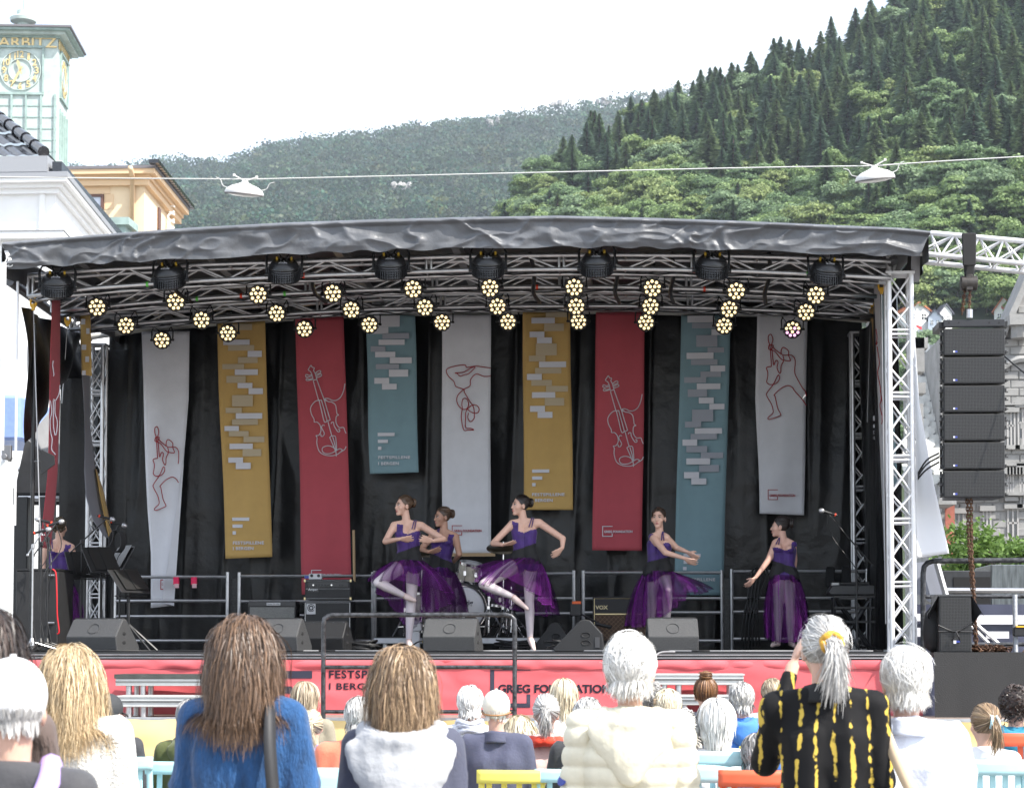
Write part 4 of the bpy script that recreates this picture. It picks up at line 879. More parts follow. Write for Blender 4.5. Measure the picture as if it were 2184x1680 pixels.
# white guitarist
t = banner([(1615, 672), (1612, 850), (1618, 1000), (1620, 1095)], [(1722, 672), (1720, 850), (1717, 1000), (1715, 1098)], b_white, 'white banner with red guitarist line drawing hanging flat above the standing dancer', seed=9)
lines(t, g6, guitarist, pr_r); logo(t, g6, (155, 1412, 242, 1502), (170, 1452, 392, 1474), pr_r)
# side banners
t = banner([(111, 640), (107, 860), (100, 1010), (85, 1166)], [(130, 640), (129, 860), (123, 1010), (107, 1171)], b_red, 'narrow red side banner hanging in the open wing', Y=21.5, Yr=21.95, seed=2)
lines(t, k2, [[(383, 965), (379, 1000), (388, 1060), (384, 1075)], [(432, 1140), (425, 1200), (400, 1250), (385, 1240), (396, 1262), (396, 1340), (412, 1400), (408, 1470), (398, 1500), (385, 1440), (384, 1360), (383, 1250)], [(362, 1250), (372, 1330), (360, 1400), (365, 1480), (376, 1530), (372, 1600), (400, 1640)]], pr_w, Y=21.4, r=.005)
print_rect(t, 89, 1128, 96, 1130, 21.4, pr_w); print_rect(t, 89, 1130, 90.5, 1139, 21.4, pr_w); print_rect(t, 89, 1139, 96, 1141, 21.4, pr_w)
t = banner([(171, 666), (176, 850), (178, 1000), (184, 1060), (200, 1110), (226, 1146)], [(195, 674), (189, 800), (190, 900), (203, 1000), (218, 1090), (232, 1148)], mat('banner_back', (.25, .25, .28), .75), 'twisted side banner showing its grey back beside the rear tower', Y=23.3, Yr=23.7, seed=3, wob=.03)
def f_(u, v):
 a, b = edge_interp([(204, 1000), (214, 1060), (232, 1146)], v), edge_interp([(206, 1000), (222, 1050), (240, 1140)], v); pa, pb = Pn(a[:, 0], a[:, 1], 23.6), Pn(b[:, 0], b[:, 1], 23.8); return pa + (pb - pa) * u[:, None]
mb = MB(); mb.gridnp(f_, 4, 20); mb.build('ochre_side', b_yel, t, smooth=True, solid=.002)
mb = MB(); mb.gridnp(lambda u, v: Pn(171 + 22 * u + 3 * v, 668 + 4 * u + 130 * v, 23.2), 4, 8); mb.build('ochre_side', b_yel, t, smooth=True, solid=.002)
for (x0, y0, x1, y1) in ((173, 680, 182, 692), (184, 700, 191, 712), (174, 735, 184, 746), (182, 760, 190, 772), (175, 790, 183, 800)): print_rect(t, x0, y0, x1, y1, 23.17, pr_w, 'print_block')
t = banner([(1854, 660), (1858, 988)], [(1862, 655), (1877, 978)], b_yel, 'ochre side banner between the two truss towers', Y=24.1, Yr=23.6, seed=4)
print_text(t, 'FESTSPILLENE', 1862, 918, 1876, 926, 23.52, pr_w); print_text(t, 'I BERGEN', 1862, 930, 1874, 937, 23.52, pr_w)
for r_ in ((1862, 887, 1869, 897), (1862, 905, 1866, 912)): print_rect(t, *r_, 23.52, pr_w, 'print_block')
t = banner([(1863, 606), (1875, 900), (1886, 1195)], [(1876, 604), (1888, 900), (1896, 1192)], b_white, 'white side banner with red line drawing beside the front tower', Y=23.0, Yr=22.5, seed=5)
lines(t, k6, [[(778, 735), (785, 800), (779, 850), (788, 830)], [(785, 860), (802, 980), (790, 1050), (808, 1150), (815, 1240), (806, 1290), (825, 1380), (818, 1420)], [(810, 1180), (825, 1290), (822, 1400)]], pr_r, Y=22.4, r=.005)
t = banner([(1877, 630), (1896, 1040)], [(1889, 628), (1914, 1034)], b_teal, 'teal side banner half hidden by the front tower', Y=22.1, Yr=21.6, seed=6)
t = banner([(1944, 655), (1950, 900), (1956, 1190)], [(1947, 650), (1960, 860), (1990, 1030), (2024, 1180)], mat('white_vinyl', (.72, .72, .74), .5), 'plain white banner billowing out beside the bright front tower', Y=20.8, Yr=21.3, seed=7, wob=.02)
# ------------------------------------------------------------------ stage lights
lens_m = mat('lit_led', (1.0, .78, .42), .3, emit=.72)
lens_v = mat('lit_led_violet', (.75, .38, .62), .3, emit=.9)
cable_m = mat('black_cable', (.010, .010, .011), .5)
def par_proto():
 t = empty('led_par', (0, 0, 0)); T = Matrix.Rotation(R(18), 4, 'X') @ Matrix.Rotation(R(90), 4, 'X')      # local +z points to the audience, a little down
 mb = MB(); mb.lathe([(.03, -.13), (.075, -.115), (.098, -.06), (.104, .0), (.106, .03), (.096, .032), (.092, .012)], 24, T); mb.build('housing', blk, t, smooth=True, auto=40)
 mb = MB()
 for k in range(16): a = k * math.pi / 8; mb.tube([T @ Vector((.102 * math.cos(a), .102 * math.sin(a), -.06)), T @ Vector((.111 * math.cos(a), .111 * math.sin(a), .0))], .004, 4)
 mb.build('cooling_fins', blk, t)['kind'] = 'stuff'
 pos = [(.072 * math.cos(k * 2 * math.pi / 9 + .2), .072 * math.sin(k * 2 * math.pi / 9 + .2)) for k in range(9)] + [(.028 * math.cos(k * 2 * math.pi / 3 + .5), .028 * math.sin(k * 2 * math.pi / 3 + .5)) for k in range(3)]
 m0 = MB(); m0.lathe([(.0175, 0), (.017, .006), (.010, .011), (.002, .013)], 10, Matrix()); lo = m0.build('lens', lens_m, org=(0, 0, 0), smooth=True); lme = lo.data; bpy.data.objects.remove(lo)
 for x, y in pos:
  o = bpy.data.objects.new('lens', lme); COL.objects.link(o); o.parent = t; o.matrix_local = T @ Matrix.Translation((x, y, .016))
 mb = MB(); mb.tube([(-.125, 0, -.01), (-.128, 0, .10), (-.10, 0, .17), (.10, 0, .17), (.128, 0, .10), (.125, 0, -.01)], .009, 6); mb.build('yoke', blk, t)
 for sx in (-1, 1): mb = MB(); mb.tube([(sx * .108, 0, 0), (sx * .142, 0, 0)], .014, 8); mb.build('pivot_knob', blk, t)
 mb = MB(); mb.box((0, 0, .20), (.05, .05, .06)); mb.tube([(-.025, 0, .235), (.025, 0, .235)], .035, 10); mb.build('clamp', blk, t)
 mb = MB(); mb.tube(catmull([T @ Vector((.0, .03, -.12)), (.03, .14, .12), (.10, .1, .20), (.25, .05, .22)], 5), .006, 5); mb.tube(catmull([T @ Vector((.02, .03, -.12)), (-.04, .16, .10), (-.12, .1, .17), (-.28, .05, .215)], 5), .006, 5); mb.build('power_cable', cable_m, t)
 return t
rowA = [(208, 655), (375, 643), (551, 628), (711, 625), (882, 616), (1046, 614), (1225, 612), (1392, 614), (1570, 620), (1740, 629)]
rowB = [(269, 694), (430, 682), (591, 668), (750, 660), (907, 655), (1061, 653), (1229, 653), (1388, 653), (1555, 659), (1719, 665)]
rowC = [(346, 725), (486, 710), (650, 701), (788, 692), (943, 687), (1083, 686), (1234, 685), (1378, 687), (1545, 694), (1690, 702)]
proto = par_proto(); first = True
for row, Y, nm in ((rowA, 21.75, 'middle lighting truss'), (rowB, 23.05, 'rear lighting truss'), (rowC, 24.0, 'banner rail in front of the banners')):
 for i, (px, py) in enumerate(row):
  o = proto if first else copy_tree(proto); first = False
  o.location = P(px, py, Y); o.rotation_euler.z = R(random.uniform(-10, 10)); o.rotation_euler.x = R(random.uniform(-6, 5))
  tag(o, 'lit black LED par lamp hanging below the %s' % nm, 'stage light', 'lit par lamps on the %s' % nm)
  if row is rowC and i == 9:
   o['label'] = 'black LED par lamp with some violet lenses before the white banner'
   for c in [c for c in o.children if c.name.startswith('lens')][5:10]:
    c.data = c.data.copy(); c.data.materials[0] = lens_v
# pipe that carries the third row
mb = MB(); mb.tube([P(x, y - 38, 24.02) for x, y in [(300, 735)] + rowC + [(1800, 712)]], .022, 8); tag(mb.build('lamp_pipe', mat('dark_steel'), smooth=True, auto=40), 'dark pipe carrying the lowest row of par lamps', 'pipe')
def flood_proto():
 t = empty('flood_light', (0, 0, 0)); T = Matrix.Rotation(R(26), 4, 'X')        # back of the lamp turned up and to the viewer
 body = mat('flood_black', (.014, .014, .015), .32)
 mb = MB(); prof = [(.02, .13), (.11, .125), (.135, .10), (.150, .07)] + [(.150 + (.004 if k % 2 else -.004), .07 - .012 * k) for k in range(1, 12)] + [(.145, -.085), (.12, -.09)]
 mb.lathe(prof, 32, T); mb.build('housing', body, t, smooth=True, auto=30)
 mb = MB()
 for k in range(40):
  a = k * math.pi / 20; mb.box(T @ Vector((.155 * math.cos(a), .155 * math.sin(a), -.005)), (.005, .018, .13), rz=a + math.pi / 2, rx=0)
 mb.build('cooling_fins', body, t)['kind'] = 'stuff'
 mb = MB(); mb.tube([(-.175, 0, -.03), (-.18, .02, .16), (-.15, .03, .22), (.15, .03, .22), (.18, .02, .16), (.175, 0, -.03)], .013, 8); mb.build('yoke', blk, t, smooth=True, auto=50)
 for sx in (-1, 1): mb = MB(); mb.tube([(sx * .15, 0, -.02), (sx * .195, 0, -.02)], .022, 10); mb.build('pivot_knob', blk, t)
 for k, (x, y) in enumerate(((-.07, -.02), (-.025, -.035), (.03, -.035), (.075, -.02))):
  mb = MB(); mb.lathe([(.012, .11), (.012, .155), (.008, .16)], 8, T @ Matrix.Translation((x, y + .05, 0))); mb.build('connector', mat('yellow_plug', (.62, .40, .03), .5) if k in (0, 3) else blk, t)
 mb = MB()
 for sx in (-1, 1): mb.tube(catmull([T @ Vector((sx * .03, .02, .15)), Vector((sx * .06, .04, .24)), Vector((sx * .02, .06, .30))], 5), .006, 5)
 mb.build('power_cable', cable_m, t)
 mb = MB(); mb.tube([T @ Vector((.0, -.03, .135)), T @ Vector((.02, -.07, .125)), T @ Vector((-.01, -.09, .12)), T @ Vector((-.03, -.04, .13))], .003, 4); mb.build('safety_tie', mat('white_cord'), t)
 q = T @ Vector((-.045, -.125, .098)); text_mesh('lettering', 'XCORE', .026, mat('print_white'), t, T @ Matrix.Translation((-.045, -.105, .127)) @ Matrix.Rotation(R(20), 4, 'X'), .0008)
 mb = MB(); mb.box((0, .05, .25), (.06, .05, .06)); mb.tube([(-.03, .06, .285), (.03, .06, .285)], .036, 10); mb.build('clamp', blk, t)
 return t
fl = flood_proto(); first = True
for (px, py), w in zip(((122, 612), (362, 594), (606, 582), (834, 573), (1041, 571), (1273, 568), (1518, 573), (1762, 584)), range(8)):
 o = fl if first else copy_tree(fl); first = False
 o.location = P(px, py, 20.45); o.rotation_euler.z = R(random.uniform(-14, 14))
 tag(o, 'large unlit black LED flood hanging from the front lighting truss', 'stage light', 'unlit floods on the front truss')
# cables looped along the trusses
for (ln, Y, lb, dz) in ((T2_lo, 22.05, 'middle', .03), (T3_lo, 23.35, 'rear', .02), (T1_lo, 20.85, 'front', .0)):
 for rep in range(2):
  pts = []; x0 = ln[0][0] + 20
  for i, x in enumerate(np.arange(x0, ln[-1][0] - 20, 26)): pts.append(P(x, interp_line(ln, x) + 3 + 7 * abs(math.sin(i * .55 + rep * 1.7)) + random.uniform(-2, 2), Y - .03 * rep))
  mb = MB(); mb.tube(pts, .008, 5); tag(mb.build('truss_cable', cable_m, smooth=True), 'black cable looped along the %s lighting truss' % lb, 'cable', 'cables along the trusses')
for px in (345, 648, 1130, 1310, 1432, 1640):
 mb = MB(); a = P(px, 540, 20.8); mb.tube(catmull([a, a + Vector((.03, .3, -.15)), a + Vector((.0, .7, -.28)), a + Vector((.04, 1.25, -.30))], 5), .022, 6); tag(mb.build('cable_loom', cable_m, smooth=True), 'taped black cable loom crossing from truss to truss', 'cable', 'looms crossing the trusses')
# ------------------------------------------------------------------ things on and around the stage
def Q(px, Y, z=ZS): return Vector((PX(px, Y), Y, z))
steel = mat('bright_steel', (.50, .50, .51), .35, metal=.85, var=.12, vscale=14)
chrome = mat('chrome', (.62, .62, .64), .16, metal=1)
grey_spk = mat('speckled_cabinet', (.055, .056, .058), .48, var=.45, vscale=160, bump=.5, bscale=220)
tolex = mat('black_tolex', (.012, .012, .013), .5, bump=.3, bscale=160)
grille_d = mat('dark_grille', (.016, .016, .017), .6, var=.5, vscale=120)
# --- floor monitors: wedge seen from behind
def wedge(px, Y, w, h, rz, label, m=grey_spk, zs=ZS, logo_ring=True):
 t = empty('floor_monitor', Q(px, Y, zs), label, 'monitor speaker', 'floor monitors on the stage')
 c = wloc(t)
 prof = [(0, 0), (-.035, h * .46), (.10, h * .97), (.125, h), (.175, h), (.44, .06), (.44, 0)]
 mb = MB(); mb.prism([c + Vector((-w / 2, y, z)) for y, z in prof], (w, 0, 0)); mb.build('cabinet', m, t, bevel=.012, seg=2)
 mb = MB(); mb.add([c + Vector((-w / 2 + .02, .185, h + .001)), c + Vector((w / 2 - .02, .185, h + .001)), c + Vector((w / 2 - .02, .445, .06)), c + Vector((-w / 2 + .02, .445, .06))], [(0, 1, 2, 3)]); mb.build('grille', grille_d, t)
 mb = MB(); mb.box(c + Vector((0, .15, h + .006)), (w - .04, .05, .012)); mb.build('top_strip', mat('strip_black', (.02, .02, .021), .6), t)
 mb = MB()
 for k in range(5): mb.lathe([(.006, 0), (.004, .004)], 6, Matrix.Translation(c + Vector((-w * .42 + k * w * .21, .115, h * .985))))
 mb.build('screws', chrome, t)['kind'] = 'stuff'
 if logo_ring:
  d = Vector((0, .135, h * .51)).normalized(); n_ = Vector((0, -d.z, d.y)); o_ = c + Vector((0, -.035, h * .46)) + d * (h * .30)
  mb = MB(); mb.tube([o_ + n_ * .004 + (Vector((1, 0, 0)) * math.cos(a) + d * math.sin(a)) * .062 for a in np.linspace(0, 6.283, 33)], .004, 5, cap=False); mb.build('logo_ring', m, t)
 for sx in (-1, 1):
  for (yy, zz) in ((.13, h * .55), (.13, h * .28)):
   mb = MB(); mb.lathe([(.035, -.006), (.03, .002), (.018, .004)], 12, Matrix.Translation(c + Vector((sx * (w / 2 + .001), yy, zz))) @ Matrix.Rotation(R(90 * sx), 4, 'Y') @ Matrix.Scale(.6, 4, (1, 0, 0))); mb.build('handle_recess', blk_m, t)
 mb = MB(); mb.tube(catmull([c + Vector((-w / 2, .2, .1)), c + Vector((-w / 2 - .09, .18, .1)), c + Vector((-w / 2 - .2, .1, .02)), c + Vector((-w / 2 - .35, .15, .01))], 5), .008, 6); mb.build('speaker_cable', cable_m, t)
 mb = MB(); mb.tube([c + Vector((-w / 2, .2, .1)), c + Vector((-w / 2 - .045, .195, .1))], .014, 8); mb.build('yellow_plug', mat('yellow_plug'), t)
 t.rotation_euler.z = R(rz); return t
wedge(197, 20.85, .585, .335, -16, 'grey speckled floor monitor before the music stands')
wedge(590, 20.85, .46, .335, -10, 'grey floor monitor before the small combo amplifier')
wedge(958, 20.85, .545, .335, -6, 'grey floor monitor before the drum kit and spinning dancer')
wedge(1436, 20.75, .51, .335, 4, 'grey floor monitor at the feet of the dancer reaching forward')
wedge(683, 21.6, .52, .31, -8, 'dark floor monitor before the tall amplifier stack', m=tolex, logo_ring=False)
def side_wedge(px, Y, w, h, label, flip=1):
 t = empty('floor_monitor', Q(px, Y), label, 'monitor speaker', 'floor monitors on the stage'); c = wloc(t)
 pts = [(-.27, 0), (-.29, .03), (-.03, h * .96), (.02, h), (.07, h * .97), (.19, h * .55), (.21, .02), (.2, 0)]
 mb = MB(); mb.prism([c + Vector((x * w * flip, 0, z)) for x, z in pts], (0, .45, 0)); mb.build('cabinet', tolex, t, bevel=.01, seg=2)
 for (x, z, rx_, rz_) in ((.03, h * .52, .05, .028), (.03, h * .28, .05, .028)):
  mb = MB(); mb.lathe([(1, 0), (.9, .006), (.5, -.004)], 16, Matrix.Translation(c + Vector((x * flip, -.001, z))) @ Matrix.Rotation(R(90), 4, 'X') @ Matrix.Diagonal((rx_, rz_, 1, 1))); mb.build('handle_recess', blk_m, t)
 mb = MB(); mb.box(c + Vector((.14 * w * flip, -.004, h * .28)), (.055, .01, .11)); mb.build('connector_plate', mat('plate_grey', (.07, .07, .075), .3, metal=.5), t, bevel=.004)
 return t
side_wedge(1243, 21.0, 1.05, .33, 'black floor monitor turned sideways before the brown amplifier')
side_wedge(1180, 22.6, .8, .32, 'black floor monitor turned sideways behind the drum kit riser')
# --- amplifiers
def cab(name, px0, px1, py0, py1, Y, dep, label, cat='amplifier', m=tolex):
 a, b = P(px0, py1, Y), P(px1, py0, Y); t = empty(name, ((a.x + b.x) / 2, Y + dep / 2, a.z), label, cat)
 mb = MB(); mb.b2(a.x, b.x, Y, Y + dep, a.z, b.z); mb.build('cabinet', m, t, bevel=.012, seg=2); return t, a, b
Ya = 23.4
t, a, b = cab('bass_cabinet', 648, 749, 1281, 1372, Ya, .4, 'tall black bass speaker cabinet under the amplifier head', 'amplifier')
mb = MB(); mb.b2(a.x, b.x, Ya, Ya + .4, ZS, a.z - .0); mb.build('lower_cabinet', tolex, t)
pipe_w = mat('silver_piping', (.5, .5, .5), .4, metal=.6)
mb = MB()
for (x0, z0, x1, z1) in ((a.x + .015, b.z - .02, b.x - .015, b.z - .02), (a.x + .015, ZS, a.x + .015, b.z - .02), (b.x - .015, ZS, b.x - .015, b.z - .02)): mb.tube([(x0, Ya - .003, z0), (x1, Ya - .003, z1)], .005, 5)
mb.build('piping', pipe_w, t)
mb = MB(); mb.b2(a.x + .02, b.x - .02, Ya - .004, Ya, ZS + .02, b.z - .03); mb.build('grille_cloth', grille_d, t)
q = P(664, 1298, Ya); mb = MB(); mb.b2(q.x - .055, q.x + .05, Ya - .012, Ya - .005, q.z - .06, q.z + .06); mb.build('badge', mat('badge_silver', (.55, .55, .56), .4), t)
mb = MB(); mb.tube([(q.x + .022 * math.cos(k), Ya - .015, q.z + .012 + .022 * math.sin(k)) for k in np.linspace(0.4, 6.9, 18)], .006, 4); mb.tube([(q.x + .04 * math.cos(k), Ya - .015, q.z + .012 + .04 * math.sin(k)) for k in np.linspace(0, 5.6, 18)], .004, 4); mb.build('badge_emblem', blk, t)
t, a, b = cab('amplifier_head', 650, 748, 1235, 1279, Ya, .33, 'black bass amplifier head with silver logo stacked on its cabinet')
mb = MB()
for zz in (b.z - .015, (a.z + b.z) / 2 + .01, a.z + .015): mb.tube([(a.x + .012, Ya - .003, zz), (b.x - .012, Ya - .003, zz)], .004, 5)
mb.build('piping', pipe_w, t)
mb = MB(); mb.b2(a.x + .04, b.x - .03, Ya - .008, Ya - .001, (a.z + b.z) / 2 + .03, b.z - .03); mb.build('control_panel', mat('panel_black', (.03, .03, .032), .35), t)
for k in range(9):
 x = a.x + .10 + k * .035 + (.06 if k > 6 else 0); mb = MB(); mb.tube([(x, Ya - .02, b.z - .065), (x, Ya - .008, b.z - .065)], .010, 10); mb.build('knob', chrome if k in (0, 6) else blk, t)
q = P(667, 1258, Ya); mb = MB(); mb.b2(q.x - .055, q.x + .07, Ya - .012, Ya - .006, q.z - .022, q.z + .03); mb.build('nameplate', mat('panel_black'), t)
text_mesh('lettering', 'Ampeg', 1, mat('badge_silver'), t, plane_M((q.x - .05, Ya - .014, q.z - .012), (1, 0, 0), (0, 0, 1)), .001, fit=(.11, .035), bold=.02)
for cx_ in (a.x, b.x):
 mb = MB(); mb.box((cx_, Ya, a.z + .015), (.02, .02, .03)); mb.box((cx_, Ya, b.z - .015), (.02, .02, .03)); mb.build('corner_guard', mat('brass', (.6, .5, .28), .35, metal=.8), t)
q = P(672, 1227, Ya + .05); t = empty('effects_pedal', (q.x, Ya + .1, b.z), 'small blue and white pedal on top of the amplifier head', 'pedal')
mb = MB(); mb.box((q.x, Ya + .1, b.z + .035), (.15, .08, .07)); mb.build('case', mat('pedal_white', (.6, .6, .62), .4), t, bevel=.008)
mb = MB()
for sx in (-.04, .04): mb.tube([(q.x + sx, Ya + .05, b.z + .045), (q.x + sx, Ya + .06, b.z + .045)], .018, 10)
mb.build('knob', blk, t)
mb = MB(); mb.box((q.x - .1, Ya + .1, b.z + .03), (.05, .06, .03)); mb.build('blue_panel', mat('pedal_blue', (.02, .05, .30), .4), t)
# combo amplifier with silver grille
t, a, b = cab('combo_amplifier', 528, 632, 1281, 1376, 23.6, .26, 'black combo amplifier with pale silver sparkle grille cloth')
mb = MB(); mb.b2(a.x + .025, b.x - .02, 23.59, 23.6, ZS + .1, b.z - .07); mb.build('grille_cloth', mat('silver_grille', (.17, .17, .16), .6, var=.5, vscale=90, stretch=(1, 1, 4)), t)
mb = MB(); mb.b2(a.x + .01, b.x - .01, 23.585, 23.599, b.z - .06, b.z - .01); mb.build('control_panel', mat('panel_black'), t)
x = (a.x + b.x) / 2; mb = MB(); mb.b2(x - .06, x + .10, 23.578, 23.585, b.z - .05, b.z - .02); mb.build('nameplate', mat('badge_silver'), t)
text_mesh('lettering', 'Fender De Ville', 1, blk, t, plane_M((x - .05, 23.576, b.z - .043), (1, 0, 0), (0, 0, 1)), .0006, fit=(.14, .016))
mb = MB(); mb.b2(a.x, b.x, 23.6, 23.86, ZS, a.z); mb.build('stand', tolex, t)
mb = MB(); mb.tube([(a.x + .03, 23.5, a.z + .12), (a.x + .3, 23.45, a.z + .09)], .012, 6); mb.tube([(a.x + .27, 23.45, a.z + .09), (a.x + .36, 23.44, a.z + .08)], .018, 8); mb.build('clip_microphone', blk, t)
# brown diamond-cloth combo
t, a, b = cab('brown_combo_amplifier', 1264, 1402, 1272, 1378, 23.2, .28, 'black combo amplifier with brown diamond grille and gold trim')
zt_, zm = b.z, P(1300, 1309, 23.2).z
dm = mat('diamond_cloth', (.075, .042, .026), .8)
n_, l_ = dm.node_tree.nodes, dm.node_tree.links; tcx = n_.new('ShaderNodeTexCoord'); mpx = n_.new('ShaderNodeMapping'); mpx.inputs['Rotation'].default_value = (0, R(45), 0); mpx.inputs['Scale'].default_value = (28, 28, 28)
bt = n_.new('ShaderNodeTexBrick'); bt.offset = 0; bt.inputs['Color1'].default_value = (.07, .04, .025, 1); bt.inputs['Color2'].default_value = (.055, .03, .02, 1); bt.inputs['Mortar'].default_value = (.22, .15, .09, 1); bt.inputs['Mortar Size'].default_value = .05; bt.inputs['Scale'].default_value = 1; bt.inputs['Brick Width'].default_value = 1; bt.inputs['Row Height'].default_value = 1
sx_ = n_.new('ShaderNodeSeparateXYZ'); cx2 = n_.new('ShaderNodeCombineXYZ'); l_.new(tcx.outputs['Object'], mpx.inputs[0]); l_.new(mpx.outputs[0], sx_.inputs[0]); l_.new(sx_.outputs[0], cx2.inputs[0]); l_.new(sx_.outputs[2], cx2.inputs[1]); l_.new(cx2.outputs[0], bt.inputs[0]); l_.new(bt.outputs[0], n_['Principled BSDF'].inputs['Base Color'])
mb = MB(); mb.b2(a.x + .03, b.x - .03, 23.185, 23.2, ZS + .12, zm - .01); mb.build('grille_cloth', dm, t)
mb = MB(); mb.b2(a.x + .03, b.x - .03, 23.18, 23.199, zm - .006, zm + .006); mb.build('gold_trim', mat('brass'), t)
mb = MB()
for (p, q_) in (((a.x + .02, zt_ - .02), (b.x - .02, zt_ - .02)), ((a.x + .02, ZS + .1), (a.x + .02, zt_ - .02)), ((b.x - .02, ZS + .1), (b.x - .02, zt_ - .02))): mb.tube([(p[0], 23.197, p[1]), (q_[0], 23.197, q_[1])], .004, 5)
mb.build('piping', mat('brass'), t)
q = P(1270, 1299, 23.2); text_mesh('lettering', 'VOX', 1, mat('gold_print', (.65, .55, .32), .4), t, plane_M((q.x, 23.19, q.z), (1, 0, 0), (0, 0, 1)), .003, fit=(.14, .045), bold=.03)
mb = MB(); mb.b2(a.x + .06, b.x - .06, 23.25, 23.4, zt_, zt_ + .008); mb.build('top_vents', blk_m, t)
mb = MB(); mb.b2(a.x, b.x, 23.2, 23.48, ZS + .07, a.z); mb.b2(a.x + .01, b.x - .01, 23.19, 23.5, ZS, ZS + .065); mb.build('flight_case_base', mat('case_edge', (.45, .45, .46), .4, metal=.5), t)
# --- guard rails behind the band
def guard(px0, px1, py_rails, Y, py_top, label, posts=True):
 a0, a1 = P(px0, 1300, Y), P(px1, 1300, Y); t = empty('guard_rail', ((a0.x + a1.x) / 2, Y, ZS), label, 'railing', 'guard rails at the back of the stage')
 for x in (a0.x, a1.x):
  mb = MB(); mb.tube([(x, Y, ZS), (x, Y, PZ(py_top, Y, px0))], .022, 8); mb.build('post', steel, t, smooth=True, auto=40)
 for py in py_rails:
  mb = MB(); z = PZ(py, Y, (px0 + px1) / 2); mb.tube([(a0.x, Y, z), (a1.x, Y, z)], .019, 8); mb.build('rail', steel, t, smooth=True, auto=40)
 return t
guard(245, 485, (1230, 1281, 1314, 1366), 24.35, 1220, 'steel guard rail section behind the folded white banner')
guard(510, 795, (1228, 1282, 1312, 1366), 24.35, 1220, 'steel guard rail section behind the amplifiers')
guard(800, 1224, (1223, 1276, 1308), 24.35, 1217, 'steel guard rail section behind the drum kit')
guard(1244, 1540, (1221, 1276, 1306, 1366), 24.35, 1216, 'steel guard rail section behind the brown amplifier')
guard(1561, 1850, (1218, 1275, 1304, 1362), 24.35, 1213, 'steel guard rail section behind the standing dancer and keyboard')
for px in (375, 413):
 c = P(px, 1238, 24.3); mb = MB(); mb.box((c.x, 24.33, c.z), (.065, .05, .09)); t = tag(mb.build('pink_tape_tag', mat('hot_pink', (.75, .01, .09), .5)), 'hot pink tape tag hanging on the guard rail', 'tape', 'pink tags on the guard rail')
 mb = MB(); mb.box((c.x + .01, 24.30, c.z - .06), (.055, .006, .05)); mb.build('tag_end', mat('pale_pink', (.65, .40, .42), .5), t)
for px in (500, 1230, 1552):
 mb = MB(); x = PX(px, 24.5); mb.b2(x - .05, x + .05, 24.45, 24.55, ZS, PZ(1232, 24.5, px)); tag(mb.build('rail_upright', mat('scuffed_black', (.02, .02, .021), .45, var=1.2, vscale=40), bevel=.006), 'scuffed black upright joining two guard rail sections', 'post', 'uprights between guard rails')
mb = MB()
for k, dx in enumerate((0, .05, .16, .20)):
 p = P(1590 + k * 7, 1216, 24.28); mb.tube(catmull([(p.x + .05, 24.3, p.z - .9), (p.x + .02, 24.25, p.z - .4), (p.x + .08, 24.27, p.z), (p.x + .14, 24.3, p.z - .05), (p.x - .02, 24.25, p.z - .5), (p.x - .05, 24.3, p.z - 1.0)], 6), .012, 6)
tag(mb.build('cable_coil', cable_m, smooth=True), 'black cables hung over the guard rail near the standing dancer', 'cable')
for px in (1772, 1806):
 c = P(px, 1215, 24.25); mb = MB(); mb.box((c.x, 24.32, c.z - .08), (.12, .06, .24), taper=.85); tag(mb.build('cloth_pouch', blk_m, bevel=.015), 'black cloth pouch hung on the rail behind the keyboard', 'pouch', 'pouches on the rail')
